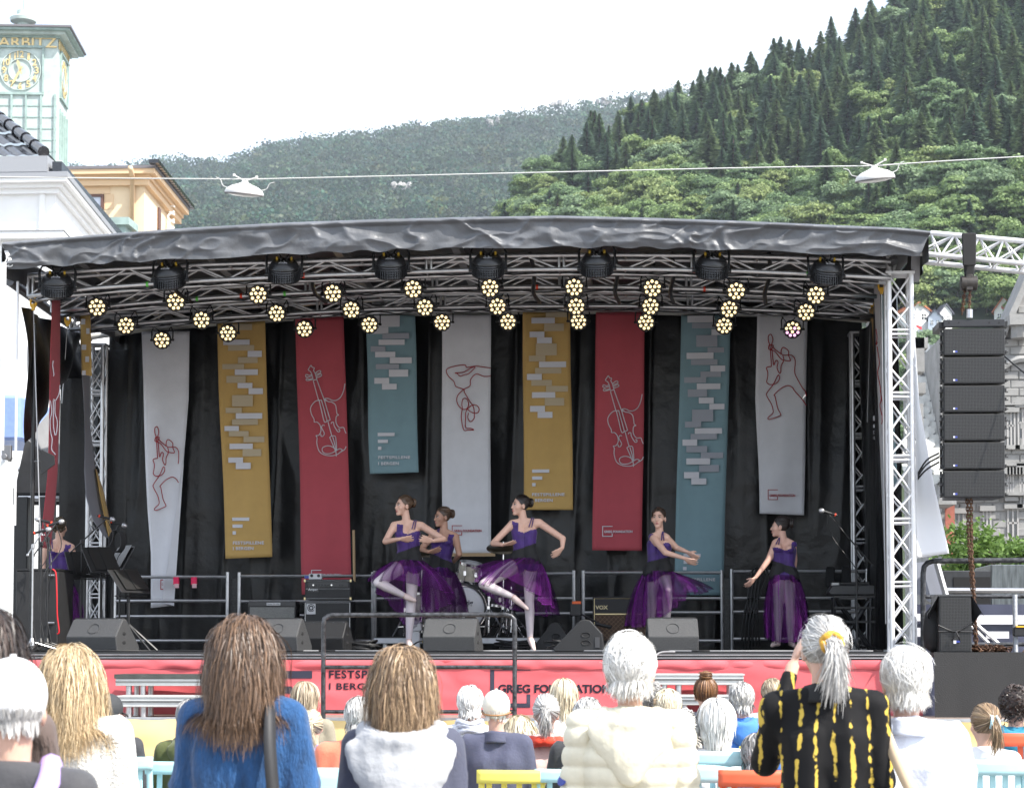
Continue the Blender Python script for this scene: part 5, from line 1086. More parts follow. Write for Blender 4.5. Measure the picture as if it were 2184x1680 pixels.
# --- drum riser and kit
Yd = 22.9
a, b = P(797, 1358, Yd), P(1158, 1372, Yd)
t = empty('drum_riser', ((a.x + b.x) / 2, Yd + .6, ZS), 'low aluminium drum riser on short round legs', 'riser')
mb = MB(); mb.b2(a.x, b.x, Yd, Yd + 1.2, b.z, a.z - .01); mb.build('edge_frame', mat('riser_alloy', (.5, .51, .54), .4, metal=.3, var=.08), t, bevel=.006)
mb = MB(); mb.b2(a.x + .01, b.x - .01, Yd + .01, Yd + 1.19, a.z - .01, a.z); mb.build('top', deck_m, t)
for x in (a.x + .12, (a.x + b.x) / 2, b.x - .12):
 for y in (Yd + .1, Yd + 1.1): mb = MB(); mb.tube([(x, y, ZS), (x, y, b.z)], .03, 10); mb.build('leg', steel, t)
zr = a.z
ludwig = P(975, 1296, Yd + .3)
def drum(c, r, d, axis, shell, head, name, label, n_l=8):
 t = empty(name, c, label, 'drum', 'drums of the kit'); M0 = Matrix.Translation(c) @ axis
 mb = MB(); mb.lathe([(r * .985, -d / 2), (r, -d / 2 + .01), (r, d / 2 - .01), (r * .985, d / 2)], 36, M0, cap=False); mb.build('shell', shell, t, smooth=True, auto=40)
 for s_ in (-1, 1):
  mb = MB(); mb.lathe([(.01, s_ * (d / 2 + .004)), (r * .9, s_ * (d / 2 + .004)), (r * .985, s_ * d / 2)], 36, M0, cap=False); mb.build('drum_head', head, t, smooth=True)
  mb = MB(); mb.lathe([(r * .99, s_ * (d / 2 - .01)), (r * 1.04, s_ * (d / 2 - .01)), (r * 1.04, s_ * (d / 2 + .018)), (r * .99, s_ * (d / 2 + .018)), (r * .99, s_ * (d / 2 - .01))], 36, M0, cap=False); mb.build('hoop', chrome, t, smooth=True, auto=40)
 for k in range(n_l):
  an = k * 2 * math.pi / n_l + .2; mb = MB(); mb.tube([M0 @ Vector((r * 1.025 * math.cos(an), r * 1.025 * math.sin(an), -d / 2)), M0 @ Vector((r * 1.025 * math.cos(an), r * 1.025 * math.sin(an), d / 2))], .006, 6); mb.build('tension_rod', chrome, t)
  mb = MB(); mb.box(M0 @ Vector((r * 1.012 * math.cos(an), r * 1.012 * math.sin(an), 0)), (.03, .03, .05)); mb.build('lug', chrome, t)
 return t
pearl = mat('pearl_shell', (.50, .46, .38), .3, var=.2, vscale=14)
white_h = mat('drum_skin', (.66, .66, .68), .4)
AX = Matrix.Rotation(R(90), 4, 'X')
bc = P(985, 1297, Yd + .25); bd = drum(Vector((bc.x, Yd + .42, bc.z)), .25, .38, Matrix.Rotation(R(8), 4, 'Z') @ AX, pearl, white_h, 'bass_drum', 'white headed bass drum with dark lettering, centre of the kit', 10)
q = Vector((bc.x, Yd + .215, bc.z)); text_mesh('lettering', 'Ludwig', 1, ink, bd, plane_M((q.x - .11, q.y - .012, q.z + .02), (.99, .14, 0), (0, 0, 1)), .001, fit=(.24, .075), bold=.02)
mb = MB(); mb.lathe([(.07, 0), (.06, .003), (.01, .003)], 20, Matrix.Translation((q.x + .10, q.y - .02, q.z - .13)) @ AX); mb.build('port_hole', blk_m, bd)
mb = MB(); mb.lathe([(.255, -.02), (.275, -.02), (.275, .02), (.255, .02), (.255, -.02)], 36, Matrix.Translation((bc.x, Yd + .23, bc.z)) @ Matrix.Rotation(R(8), 4, 'Z') @ AX, cap=False); mb.build('wood_hoop', mat('hoop_black', (.02, .02, .022), .3), bd, smooth=True, auto=40)
tc_ = P(1000, 1219, Yd + .35); drum(Vector((tc_.x, Yd + .45, tc_.z)), .125, .19, Matrix.Rotation(R(10), 4, 'Y') @ Matrix.Rotation(R(12), 4, 'X'), pearl, white_h, 'rack_tom', 'pearl rack tom mounted over the bass drum', 6)
tc_ = P(928, 1225, Yd + .5); drum(Vector((tc_.x, Yd + .55, tc_.z)), .11, .17, Matrix.Rotation(R(-8), 4, 'Y'), pearl, white_h, 'rack_tom', 'pearl rack tom partly hidden behind the dancers', 6)
fc = P(900, 1300, Yd + .7); drum(Vector((fc.x, Yd + .8, fc.z)), .2, .36, Matrix(), pearl, white_h, 'floor_tom', 'pearl floor tom behind the dancers skirts', 8)
sc_ = P(1060, 1278, Yd + .5); drum(Vector((sc_.x, Yd + .7, sc_.z)), .17, .13, Matrix.Rotation(R(6), 4, 'Y'), mat('dark_shell', (.05, .05, .055), .3), white_h, 'snare_drum', 'shallow snare drum on a stand beside the bass drum', 8)
def stand(px, py, Y, ztop, label, cymbal=None, tilt=0, r=.2, boom=0):
 x = PX(px, Y); t = empty('cymbal_stand', (x, Y, zr), label, 'drum stand', 'stands of the drum kit')
 for k in range(3):
  an = k * 2.094 + .4; mb = MB(); mb.tube([(x, Y, zr + .32), (x + .24 * math.cos(an), Y + .24 * math.sin(an), zr + .01)], .012, 6); mb.tube([(x, Y, zr + .12), (x + .16 * math.cos(an), Y + .16 * math.sin(an), zr + .115)], .008, 5); mb.build('leg', chrome, t)
 mb = MB(); mb.tube([(x, Y, zr + .05), (x, Y, ztop)], .013, 8); mb.build('tube', chrome, t, smooth=True, auto=40)
 mb = MB(); mb.box((x, Y, (zr + ztop) / 2), (.04, .04, .05)); mb.box((x, Y, zr + .33), (.045, .045, .05)); mb.build('clamp', chrome, t, bevel=.008)
 if cymbal:
  mb = MB(); mb.lathe([(.02, .03), (.05, .022), (r * .6, .006), (r, -.012), (r * .98, -.016), (.05, .012)], 36, Matrix.Translation((x + boom, Y, ztop)) @ Matrix.Rotation(R(tilt), 4, 'X')); mb.build('cymbal', mat('dark_cymbal', (.055, .045, .03), .35, metal=.7), t, smooth=True)
  mb = MB(); mb.tube([(x + boom, Y, ztop - .04), (x + boom, Y, ztop + .06)], .012, 8); mb.build('wing_nut', chrome, t)
 return t
stand(1073, 1165, Yd + .3, PZ(1166, Yd + .3, 1073), 'chrome cymbal stand with dark ride cymbal', True, 24, .19)
stand(900, 1175, Yd + .6, PZ(1176, Yd + .6, 910), 'chrome cymbal stand with dark crash cymbal behind the dancers', True, 18, .2)
stand(1042, 1330, Yd + .15, PZ(1275, Yd + .15, 1042), 'chrome snare stand beside the bass drum')
stand(1090, 1330, Yd + .2, PZ(1262, Yd + .2, 1090), 'chrome hi-hat stand with two small cymbals', True, 0, .15)
stand(870, 1330, Yd + .2, PZ(1240, Yd + .2, 870), 'bare chrome stand behind the supporting leg of the dancer')
x = PX(1077, Yd + .8); t = empty('drum_stool', (x, Yd + 1.0, zr), 'round black drum stool on chrome tripod', 'stool')
mb = MB(); mb.lathe([(.01, .42), (.15, .42), (.165, .45), (.15, .50), (.01, .51)], 24, Matrix.Translation((x, Yd + 1.0, zr))); mb.build('seat', tolex, t, smooth=True, auto=60)
for k in range(3): an = k * 2.094; mb = MB(); mb.tube([(x, Yd + 1.0, zr + .35), (x + .2 * math.cos(an), Yd + 1.0 + .2 * math.sin(an), zr)], .013, 6); mb.build('leg', chrome, t)
mb = MB(); mb.tube([(x, Yd + 1, zr + .1), (x, Yd + 1, zr + .43)], .016, 8); mb.build('post', chrome, t)
c = P(878, 1330, Yd - .2); mb = MB(); mb.box((PX(884, Yd - .1), Yd - .1, ZS + .28), (.16, .1, .12)); mb.box((PX(884, Yd - .1), Yd - .1, ZS + .11), (.12, .08, .22)); tag(mb.build('stage_box', mat('pedal_white'), bevel=.008), 'blue and white connector box on a stand by the riser', 'connector box')
# --- keyboard, stand, mic stand by the tower
Yk = 22.6
a, b = P(1768, 1268, Yk), P(1866, 1243, Yk)
t = empty('keyboard', ((a.x + b.x) / 2, Yk, a.z), 'black stage keyboard on its stand by the rear tower', 'keyboard')
mb = MB(); mb.prism([(a.x + .02, Yk, a.z), (b.x, Yk, a.z), (b.x, Yk, b.z - .02), (a.x + .04, Yk, b.z - .02), (a.x - .01, Yk, a.z + .03)], (0, .32, 0)); mb.build('body', mat('keyboard_black', (.035, .036, .038), .45), t, bevel=.01)
mb = MB(); mb.b2(a.x + .05, b.x - .04, Yk + .16, Yk + .31, b.z - .019, b.z + .01); mb.build('keys', mat('ivory', (.6, .6, .58), .3), t)
mb = MB(); mb.b2(a.x + .12, b.x - .05, Yk + .03, Yk + .14, b.z - .019, b.z + .015); mb.build('control_panel', blk, t, bevel=.01)
t = empty('keyboard_stand', ((a.x + b.x) / 2, Yk + .15, ZS), 'black folding stand with crossed legs under the keyboard', 'stand')
zk = a.z - .02
for y in (Yk + .04, Yk + .28):
 mb = MB(); mb.tube([(a.x + .08, y, zk), (b.x - .02, y, ZS)], .02, 6); mb.build('leg', blk, t); mb = MB(); mb.tube([(b.x - .02, y + .03, zk), (a.x + .08, y + .03, ZS)], .02, 6); mb.build('leg', blk, t)
 for sx, x0 in ((-1, a.x + .06), (1, b.x - .04)): mb = MB(); mb.tube([(x0, y, zk), (x0 - .01 * sx, y, ZS + .02)], .016, 6); mb.build('upright', blk, t)
for z in (zk, zk - .12, ZS + .32): mb = MB(); mb.b2(a.x + .05, b.x, Yk + .02, Yk + .06, z - .012, z + .012); mb.build('crossbar', blk, t)
def mic_stand(px, Y, zt, boom, label, tilt_mic=(-.14, 0, .05), m=blk, base='tripod', z0=ZS, mic=True, col=(.45, .45, .46)):
 x = PX(px, Y); t = empty('microphone_stand', (x, Y, z0), label, 'microphone stand', 'microphone stands')
 if base == 'tripod':
  for k in range(3): an = k * 2.094 + .5; mb = MB(); mb.tube([(x, Y, z0 + .10), (x + .3 * math.cos(an), Y + .3 * math.sin(an), z0 + .012)], .010, 6); mb.build('leg', m, t)
  mb = MB(); mb.lathe([(.016, .14), (.03, .10), (.034, .06), (.016, .05)], 10, Matrix.Translation((x, Y, z0))); mb.build('hub', m, t)
 else:
  mb = MB(); mb.lathe([(.13, 0), (.13, .015), (.03, .04), (.015, .06)], 20, Matrix.Translation((x, Y, z0))); mb.build('round_base', m, t)
 mb = MB(); mb.tube([(x, Y, z0 + .04), (x, Y, zt)], .010, 8); mb.build('upright', m, t, smooth=True, auto=40)
 c = Vector((x, Y, zt)); e = c + Vector(boom); s_ = c - Vector(boom) * .55
 mb = MB(); mb.tube([s_, e], .008, 8); mb.build('boom', m, t, smooth=True, auto=40)
 mb = MB(); mb.box(c, (.035, .035, .05)); mb.build('clutch', m, t, bevel=.008); mb = MB(); mb.box(s_, (.025, .025, .025)); mb.build('counterweight', m, t, bevel=.006)
 if mic:
  d = Vector(tilt_mic).normalized(); mm = e + d * -.02
  mb = MB(); mb.tube([mm - d * .09, mm + d * .06], .0, 10, rads=[.011, .017]); mb.build('microphone', blk, t, smooth=True, auto=40)
  mb = MB(); mb.tube([mm + d * k for k in (.055, .065, .085, .105, .115)], .02, 12, rads=[.017, .026, .028, .020, .006]); mb.build('mic_grille', mat('mic_grille', col, .35, metal=.7), t, smooth=True, auto=50)
  mb = MB(); mb.tube([mm - d * .075, mm - d * .06], .0165, 10); mb.build('red_band', mat('red_tape'), t)
 mb = MB(); mb.tube(catmull([e, (e.x + .05, e.y + .03, e.z - .25), (x + .03, Y + .02, zt - .3), (x - .02, Y, z0 + .5), (x + .06, Y, z0 + .02)], 6), .005, 5); mb.build('mic_cable', cable_m, t)
 return t
mic_stand(1828, 21.9, PZ(1165, 21.9, 1828), (-.30, 0, .36), 'black boom microphone stand in front of the keyboard', (-.30, 0, .09), base='tripod')
# --- corner of microphone and music stands
mic_stand(68, 20.9, PZ(1165, 20.9, 68), (.10, 0, .16), 'silver straight microphone stand before the black case', (.2, 0, .05), m=steel, base='tripod')
mic_stand(86, 21.0, PZ(1160, 21.0, 86), (.12, .1, .22), 'black straight microphone stand beside the black case', (.2, 0, .06), base='tripod')
mic_stand(100, 21.1, PZ(1150, 21.1, 100), (-.08, .1, .20), 'thin black microphone stand behind the silver one', (-.2, 0, .05), base='tripod')
mic_stand(172, 22.3, PZ(1155, 22.3, 172), (.28, 0, .26), 'boom microphone stand reaching over the music stands', (.2, 0, -.05), col=(.03, .03, .03))
mic_stand(240, 22.5, PZ(1140, 22.5, 240), (.06, 0, .12), 'microphone stand with coiled cable by the rear tower', (.2, 0, -.06), col=(.03, .03, .03))
def music_stand(px, Y, py, rz, tilt, label):
 x = PX(px, Y); z = PZ(py, Y, px); t = empty('music_stand', (x, Y, ZS), label, 'music stand', 'music stands'); c = wloc(t)
 for k in range(3): an = k * 2.094 + .9; mb = MB(); mb.tube([c + Vector((0, 0, .28)), c + Vector((.24 * math.cos(an), .24 * math.sin(an), .01))], .011, 6); mb.build('leg', blk, t)
 mb = MB(); mb.tube([c, (x, Y, z - .05)], .012, 8); mb.build('upright', blk, t)
 mb = MB(); mb.box((x, Y, z), (.46, .012, .32), rx=R(tilt)); mb.box((x, Y - .03, z - .155), (.46, .06, .012)); mb.build('desk', mat('desk_black', (.02, .02, .021), .4), t, bevel=.004)
 mb = MB(); mb.box((x - .05, Y - .012, z + .02), (.21, .004, .28), rx=R(tilt)); mb.box((x + .1, Y - .016, z + .03), (.2, .004, .28), rx=R(tilt)); mb.build('sheet_music', mat('paper', (.6, .6, .58), .7) if 'pages' in label else mat('folder', (.02, .02, .02), .35), t)
 t.rotation_euler.z = R(rz); return t
music_stand(180, 22.4, 1205, 48, -25, 'black music stand turned sideways beside the boom microphone')
music_stand(214, 22.0, 1195, 60, -30, 'black music stand with folder before the rear truss tower')
music_stand(254, 22.7, 1192, -52, -30, 'black music stand turned to the guard rail')
music_stand(274, 21.7, 1240, 62, -40, 'low black music stand with grey desk edge by the short tripod')
mb = MB(); c = P(249, 1150, 22.4)
for k in range(7): mb.tube([c + Vector((.07 * math.cos(a) + .006 * k - .02, .01 * k, .12 * math.sin(a) - .02)) for a in np.linspace(0, 6.283, 20)], .006, 5, cap=False)
tag(mb.build('cable_coil', cable_m), 'coiled black cable hung on a microphone stand', 'cable')
# tripod before the rail
x = PX(272, 21.9); t = empty('tripod_stand', (x, 21.9, ZS), 'black tripod base of the low music stand', 'stand')
for k in range(3): an = k * 2.094 + .2; mb = MB(); mb.tube([(x, 21.9, ZS + .30), (x + .32 * math.cos(an), 21.9 + .2 * math.sin(an), ZS + .01)], .014, 6); mb.build('leg', blk, t)
mb = MB(); mb.tube([(x, 21.9, ZS + .1), (x, 21.9, ZS + .75)], .014, 8); mb.build('upright', blk, t)
# black case and rack in the wing, antenna paddle
a, b = P(32, 1390, 21.4), P(124, 1216, 21.4)
t = empty('equipment_case', ((a.x + b.x) / 2, 21.7, ZS), 'tall black equipment case in the open wing', 'case')
mb = MB(); mb.b2(a.x, b.x, 21.4, 22.0, ZS, b.z); mb.build('body', mat('case_black', (.014, .014, .015), .6, var=.3, vscale=8), t, bevel=.01)
mb = MB(); mb.b2(a.x - .005, b.x + .005, 21.395, 22.005, b.z, b.z + .02); mb.build('lid', blk, t)
mb = MB()
for k in range(2): mb.tube([(b.x - .03, 21.38, ZS + .3 + k * .5), (b.x - .1, 21.38, ZS + .3 + k * .5)], .012, 6)
mb.build('latches', steel, t)
mb = MB(); mb.tube(catmull([P(112, 1213, 21.35), P(119, 1222, 21.35), P(121, 1260, 21.33), P(122, 1310, 21.33), P(126, 1345, 21.33), P(122, 1352, 21.33)], 6), .008, 6); tag(mb.build('red_rope', mat('red_rope', (.55, .01, .02), .6), smooth=True), 'red rope hanging down the side of the black case', 'rope')
c = P(99, 985, 21.0); t = empty('antenna_paddle', c, 'black paddle antenna clamped to the scaffold pole', 'antenna')
mb = MB(); mb.prism([P(84, 972, 21), P(88, 958, 21), P(116, 972, 21), P(117, 990, 21), P(88, 1012, 21), P(84, 996, 21)], (0, .012, 0)); mb.build('paddle', mat('antenna_black', (.012, .012, .013), .5), t, bevel=.003)
mb = MB(); mb.tube([P(74, 984, 21.1), P(86, 984, 21.0)], .012, 6); mb.build('arm', blk, t)
# cables over the stage floor
rr = random.Random(5)
for k in range(9):
 x0 = rr.uniform(XL + .5, XR - 1.5); y0 = YF + .12 + rr.random() * .5; pts = [(x0 + i * .35, y0 + .12 * math.sin(i * 1.3 + k) + rr.uniform(-.05, .05), ZS + .009) for i in range(7)]
 mb = MB(); mb.tube(catmull(pts, 4), .008, 6); tag(mb.build('floor_cable', mat('grey_cable', (.25, .25, .26), .5) if k % 3 == 0 else cable_m, smooth=True), 'thin %s cable lying along the stage edge' % ('pale grey' if k % 3 == 0 else 'black'), 'cable', 'cables on the stage floor')
for px, Y in ((770, 22.0), (1210, 21.6), (1100, 22.4), (1330, 22.9)):
 mb = MB(); c = Q(px, Y)
 for k in range(6): mb.tube(catmull([c + Vector((.22 * math.cos(i * 1.1 + k) * rr.uniform(.5, 1.1), .14 * math.sin(i * 1.1 + k), .012 + .015 * k + .04 * rr.random())) for i in range(7)], 4), .009, 5)
 tag(mb.build('cable_pile', cable_m, smooth=True), 'tangle of black cables on the stage floor', 'cable', 'cable tangles on the stage')
mb = MB(); mb.tube(catmull([P(1440, 1389, YF - .1), P(1408, 1391, YF - .12), P(1396, 1405, YF - .16), P(1390, 1438, YF - .2)], 6), .010, 6); tag(mb.build('draped_cable', mat('grey_cable'), smooth=True), 'grey cable hanging over the red skirt to the steps', 'cable')
# brush handle and clamp stand between rails
mb = MB(); mb.tube([P(754, 1130, 24.2), P(756, 1240, 24.2)], .016, 8); tag(mb.build('broom_handle', mat('pine'), smooth=True, auto=40), 'wooden broom handle leaning behind the amplifier stack', 'broom')
x = PX(1228, 23.0); t = empty('clamp_microphone_stand', (x, 23, ZS), 'black stand with orange marked clip microphone before the brown amplifier', 'microphone stand')
mb = MB(); mb.tube([(x, 23, ZS), (x, 23, PZ(1292, 23, 1228))], .014, 8); mb.tube([P(1222, 1300, 23), P(1300, 1340, 22.8)], .010, 6); mb.tube([P(1270, 1330, 22.85), P(1304, 1337, 22.8)], .02, 8); mb.build('upright', blk, t)
c = P(1228, 1298, 22.95); mb = MB(); mb.box(c, (.13, .06, .16)); mb.build('splitter_box', blk, t, bevel=.01); mb = MB(); mb.box(c + Vector((.01, -.035, .07)), (.10, .01, .03)); mb.build('orange_mark', mat('orange_plastic', (.75, .12, .02), .5), t)
# --- crash barrier in front of the apron
Yb_ = 18.9
t = empty('crowd_barrier', (PX(894, Yb_), Yb_, 0), 'scuffed black tubular handrail in front of the stage centre', 'barrier')
bm = mat('scuffed_tube', (.045, .046, .05), .38, metal=.3, var=1.1, vscale=25)
pts = [P(690, 1520, Yb_), P(690, 1330, Yb_), P(692, 1319, Yb_), P(700, 1313, Yb_), P(712, 1311, Yb_), P(1078, 1310, Yb_), P(1090, 1313, Yb_), P(1097, 1320, Yb_), P(1098, 1332, Yb_), P(1097, 1518, Yb_)]
pts[0].z = 0; pts[-1].z = 0
mb = MB(); mb.tube(pts, .022, 10); mb.build('frame', bm, t, smooth=True, auto=40)
for py in (1422, 1517): mb = MB(); mb.tube([P(690, py, Yb_), P(1097, py, Yb_)], .018, 8); mb.build('rail', bm, t, smooth=True, auto=40)
for x in (P(690, 1500, Yb_).x, P(1097, 1500, Yb_).x): mb = MB(); mb.box((x, Yb_, .01), (.3, .12, .02)); mb.build('foot', bm, t)
# --- aluminium step platforms
def steps(px0, px1, py0, py1, Y, label, dep=.5, dark_top=False):
 a, b = P(px0, py1, Y), P(px1, py0, Y); t = empty('step_platform', ((a.x + b.x) / 2, Y, ZA), label, 'platform', 'aluminium step platforms')
 mb = MB(); mb.b2(a.x, b.x, Y, Y + dep, a.z, b.z - .012); mb.build('frame', mat('platform_alloy', (.55, .56, .55), .42, metal=.25, var=.08, vscale=6), t, bevel=.006)
 mb = MB(); mb.b2(a.x - .01, b.x + .01, Y - .01, Y + dep, b.z - .012, b.z + (.03 if dark_top else .002)); mb.build('top', mat('platform_top', (.05, .055, .05), .5, var=.3) if dark_top else mat('platform_alloy'), t)
 mb = MB(); mb.b2(a.x, b.x, Y - .012, Y - .001, a.z + (b.z - a.z) * .45, a.z + (b.z - a.z) * .55); mb.build('groove', mat('plate_grey'), t)
 for x in (a.x + .12, a.x + .26, b.x - .12):
  for y in (Y + .06, Y + dep - .06): mb = MB(); mb.tube([(x, y, ZA), (x, y, a.z)], .03, 10); mb.build('leg', steel, t, smooth=True, auto=40)
 return t
steps(246, 560, 1444, 1462, 19.95, 'upper aluminium step platform with dark top before the red skirt', .45, True)
steps(246, 560, 1484, 1507, 19.5, 'lower aluminium step platform standing before the dark topped one', .4)
steps(1390, 1586, 1437, 1460, 19.95, 'upper aluminium step platform near the draped grey cable', .45)
steps(1400, 1580, 1483, 1503, 19.5, 'lower aluminium step platform near the draped grey cable', .4)
# --- flown speaker array
Ys = 20.6
Cp = C(2700, 850, 3.054)
spk = mat('speaker_black', (.02, .02, .021), .45, bump=.2, bscale=150)
perf = mat('perforated_steel', (.03, .03, .031), .4, metal=.4)
n_, l_ = perf.node_tree.nodes, perf.node_tree.links
tcx = n_.new('ShaderNodeTexCoord'); sp = n_.new('ShaderNodeSeparateXYZ'); cb = n_.new('ShaderNodeCombineXYZ'); vr = n_.new('ShaderNodeTexVoronoi'); vr.inputs['Scale'].default_value = 70; vr.inputs['Randomness'].default_value = .12
rpx = n_.new('ShaderNodeValToRGB'); rpx.color_ramp.elements[0].position = .25; rpx.color_ramp.elements[1].position = .45; rpx.color_ramp.elements[0].color = (.004, .004, .004, 1); rpx.color_ramp.elements[1].color = (.05, .05, .051, 1)
l_.new(tcx.outputs['Object'], sp.inputs[0]); l_.new(sp.outputs[0], cb.inputs[0]); l_.new(sp.outputs[2], cb.inputs[1]); l_.new(cb.outputs[0], vr.inputs['Vector']); l_.new(vr.outputs['Distance'], rpx.inputs[0]); l_.new(rpx.outputs[0], n_['Principled BSDF'].inputs['Base Color'])
blue_l = mat('badge_blue', (.03, .05, .30), .4)
lab6 = ['topmost', 'second', 'third', 'fourth', 'fifth', 'lowest']
for k in range(6):
 p0, p1 = Cp(398, 410 + 260.5 * k + 250), Cp(960, 410 + 260.5 * k); a, b = P(*p0, Ys), P(*p1, Ys)
 t = empty('array_speaker', ((a.x + b.x) / 2, Ys, a.z), '%s black box of the flown speaker array' % lab6[k], 'speaker', 'boxes of the flown array')
 mb = MB(); wd = .05; mb.prism([(a.x, Ys, a.z), (b.x, Ys, a.z), (b.x - wd, Ys + .42, a.z), (a.x + wd, Ys + .42, a.z)], (0, 0, b.z - a.z)); mb.build('cabinet', spk, t, bevel=.006)
 mb = MB(); mb.b2(a.x + .014, b.x - .014, Ys - .006, Ys - .001, a.z + .014, b.z - .014); mb.build('grille', perf, t)
 q0 = Cp(487, 410 + 260.5 * k + 208); q = P(*q0, Ys); mb = MB(); mb.b2(q.x, q.x + .017, Ys - .01, Ys - .006, q.z - .017, q.z); mb.build('badge', mat('print_white'), t); mb = MB(); mb.b2(q.x + .017, q.x + .04, Ys - .01, Ys - .006, q.z - .017, q.z); mb.build('badge_name', blue_l, t)
 for sx, xx in ((-1, a.x - .005), (1, b.x + .005)):
  mb = MB()
  for zz in (.03, .12, .2): mb.box((xx, Ys + .05, a.z + zz * (b.z - a.z) / .24), (.03, .05, .03)); mb.tube([(xx, Ys + .02, a.z + zz), (xx + sx * .03, Ys + .02, a.z + zz)], .006, 6)
  mb.box((xx - sx * .0, Ys + .12, a.z + .14), (.02, .03, .26)); mb.build('rigging_bracket', blk, t)
a, b = P(*Cp(400, 398), Ys), P(*Cp(957, 330), Ys)
t = empty('flying_frame', ((a.x + b.x) / 2, Ys, a.z), 'black flying frame on top of the speaker array', 'rigging frame')
mb = MB(); mb.b2(a.x, b.x, Ys - .01, Ys + .06, a.z, b.z); mb.build('front_beam', mat('frame_grey', (.035, .036, .04), .4, metal=.4), t, bevel=.004)
for sx in (a.x - .04, b.x - .03): mb = MB(); mb.b2(sx, sx + .07, Ys + .06, Ys + .5, a.z, b.z - .01); mb.build('side_beam', blk, t)
for u in (447, 538, 817, 906): q = P(*Cp(u, 360), Ys - .01); mb = MB(); mb.tube([(q.x, Ys - .012, q.z), (q.x, Ys + .0, q.z)], .010, 8); mb.build('pin_hole', blk_m, t)
# truss arm carrying the array
A = [P(1985, 497, 20.75), P(2300, 525, 20.4)]; B = [P(1950, 539, 20.75), P(2300, 574, 20.4)]
t = empty('outrigger_truss', B[0], 'bright truss arm reaching out above the speaker array', 'truss')
dv = Vector((0, .22, -.04))
for L_ in (A, B, [p + dv for p in B]): mb = MB(); mb.tube(L_, .026, 10); mb.build('chord', alu_b, t, smooth=True, auto=40)
nseg = 6
for k in range(nseg):
 p0, p1 = A[0].lerp(A[1], k / nseg), A[0].lerp(A[1], (k + 1) / nseg); q0, q1 = B[0].lerp(B[1], k / nseg), B[0].lerp(B[1], (k + 1) / nseg)
 for off in (Vector(), dv):
  for pr in ((p0, q1 + off), (q0 + off, p1)): mb = MB(); mb.tube(pr, .010, 6, cap=False); mb.build('brace', alu_b, t, smooth=True)
 mb = MB(); mb.tube([q0, q0 + dv], .010, 6, cap=False); mb.build('rung', alu_b, t)
 mb = MB(); mb.tube([p0, q0], .013, 6, cap=False); mb.build('post', alu_b, t)
mb = MB(); s0_ = P(2067, 500, 20.55); s1_ = P(2067, 585, 20.62)
mb.box(P(2067, 532, 20.5), (.13, .02, .33), taper=1.1); mb.box(P(2067, 568, 20.58), (.09, .05, .2), taper=1.3); tag(mb.build('black_sling', blk_m, bevel=.01), 'black lifting sling wrapped over the truss arm', 'sling')
rust = mat('rusty_chain', (.11, .055, .03), .6, metal=.3, var=.5, vscale=30)
h0 = P(2066, 604, 20.6); t = empty('chain_hoist', h0, 'dark chain hoist hanging from the sling', 'hoist')
mb = MB(); mb.tube([h0 + Vector((-.08, 0, 0)), h0 + Vector((.08, 0, 0))], .075, 16); mb.box(h0, (.07, .12, .16)); mb.build('motor', mat('hoist_black', (.03, .025, .022), .45, var=.5, vscale=30), t, smooth=True, auto=40, bevel=.006)
mb = MB(); mb.tube([h0 + Vector((0, 0, .07)), h0 + Vector((0, 0, .13))], .02, 8); mb.build('hook', rust, t)
mb = MB(); mb.tube([P(2068, 678, 20.6), P(2068, 660, 20.6)], .03, 8); mb.build('lower_hook', mat('bright_steel'), t)
def chain(path, step, name, label):
 path = [Vector(p) for p in path]; L = sum((path[i + 1] - path[i]).length for i in range(len(path) - 1)); n = int(L / step); mb = MB(); acc = 0
 def at_(s):
  for i in range(len(path) - 1):
   l_ = (path[i + 1] - path[i]).length
   if s <= l_: return path[i] + (path[i + 1] - path[i]) * (s / l_), (path[i + 1] - path[i]).normalized()
   s -= l_
  return path[-1], Vector((0, 0, 1))
 for k in range(n):
  c, d = at_(k * step); u = d.cross(Vector((0, 1, 0))); u = u.normalized() if u.length > .1 else Vector((1, 0, 0)); u = u if k % 2 else d.cross(u)
  mb.tube([c + d * (step * .85 * math.cos(a)) + u * (step * .42 * math.sin(a)) for a in np.linspace(0, 6.283, 9)], step * .17, 4, cap=False)
 return tag(mb.build(name, rust), label, 'chain', 'hoist chains')
chain([P(2059, 612, 20.6), P(2051, 676, 20.6)], .032, 'hoist_chain', 'slack rusty chain beside the hoist hook'); chain([P(2069, 612, 20.58), P(2066, 672, 20.6)], .032, 'hoist_chain', 'taut rusty chain between hoist and flying frame')
chain([P(2063, 1062, 20.75), P(2066, 1150, 20.75), P(2074, 1270, 20.72), P(2081, 1385, 20.7)], .036, 'hoist_chain', 'rusty chain hanging below the array beside the subwoofer'); chain([P(2071, 1062, 20.7), P(2072, 1170, 20.7), P(2078, 1280, 20.7), P(2084, 1387, 20.66)], .036, 'hoist_chain', 'second rusty chain hanging below the array down to the pile')
mb = MB(); c0 = P(2105, 1385, 20.5); rr = random.Random(9)
for k in range(170):
 q = Vector((rr.gauss(0, .11), rr.gauss(0, .05), abs(rr.gauss(0, .022)))); ax = Vector((rr.gauss(0, 1), rr.gauss(0, 1), rr.gauss(0, .5))).normalized(); u = ax.cross(Vector((.3, .5, .8))).normalized()
 c = Vector((c0.x, 20.5, PZ(1391, 20.5, 2105) + .012)) + q; mb.tube([c + ax * .03 * math.cos(a) + u * .015 * math.sin(a) for a in np.linspace(0, 6.283, 8)], .0065, 4, cap=False)
o = mb.build('chain_pile', rust); tag(o, 'heap of rusty chain on the black side platform', 'chain', kind='stuff')
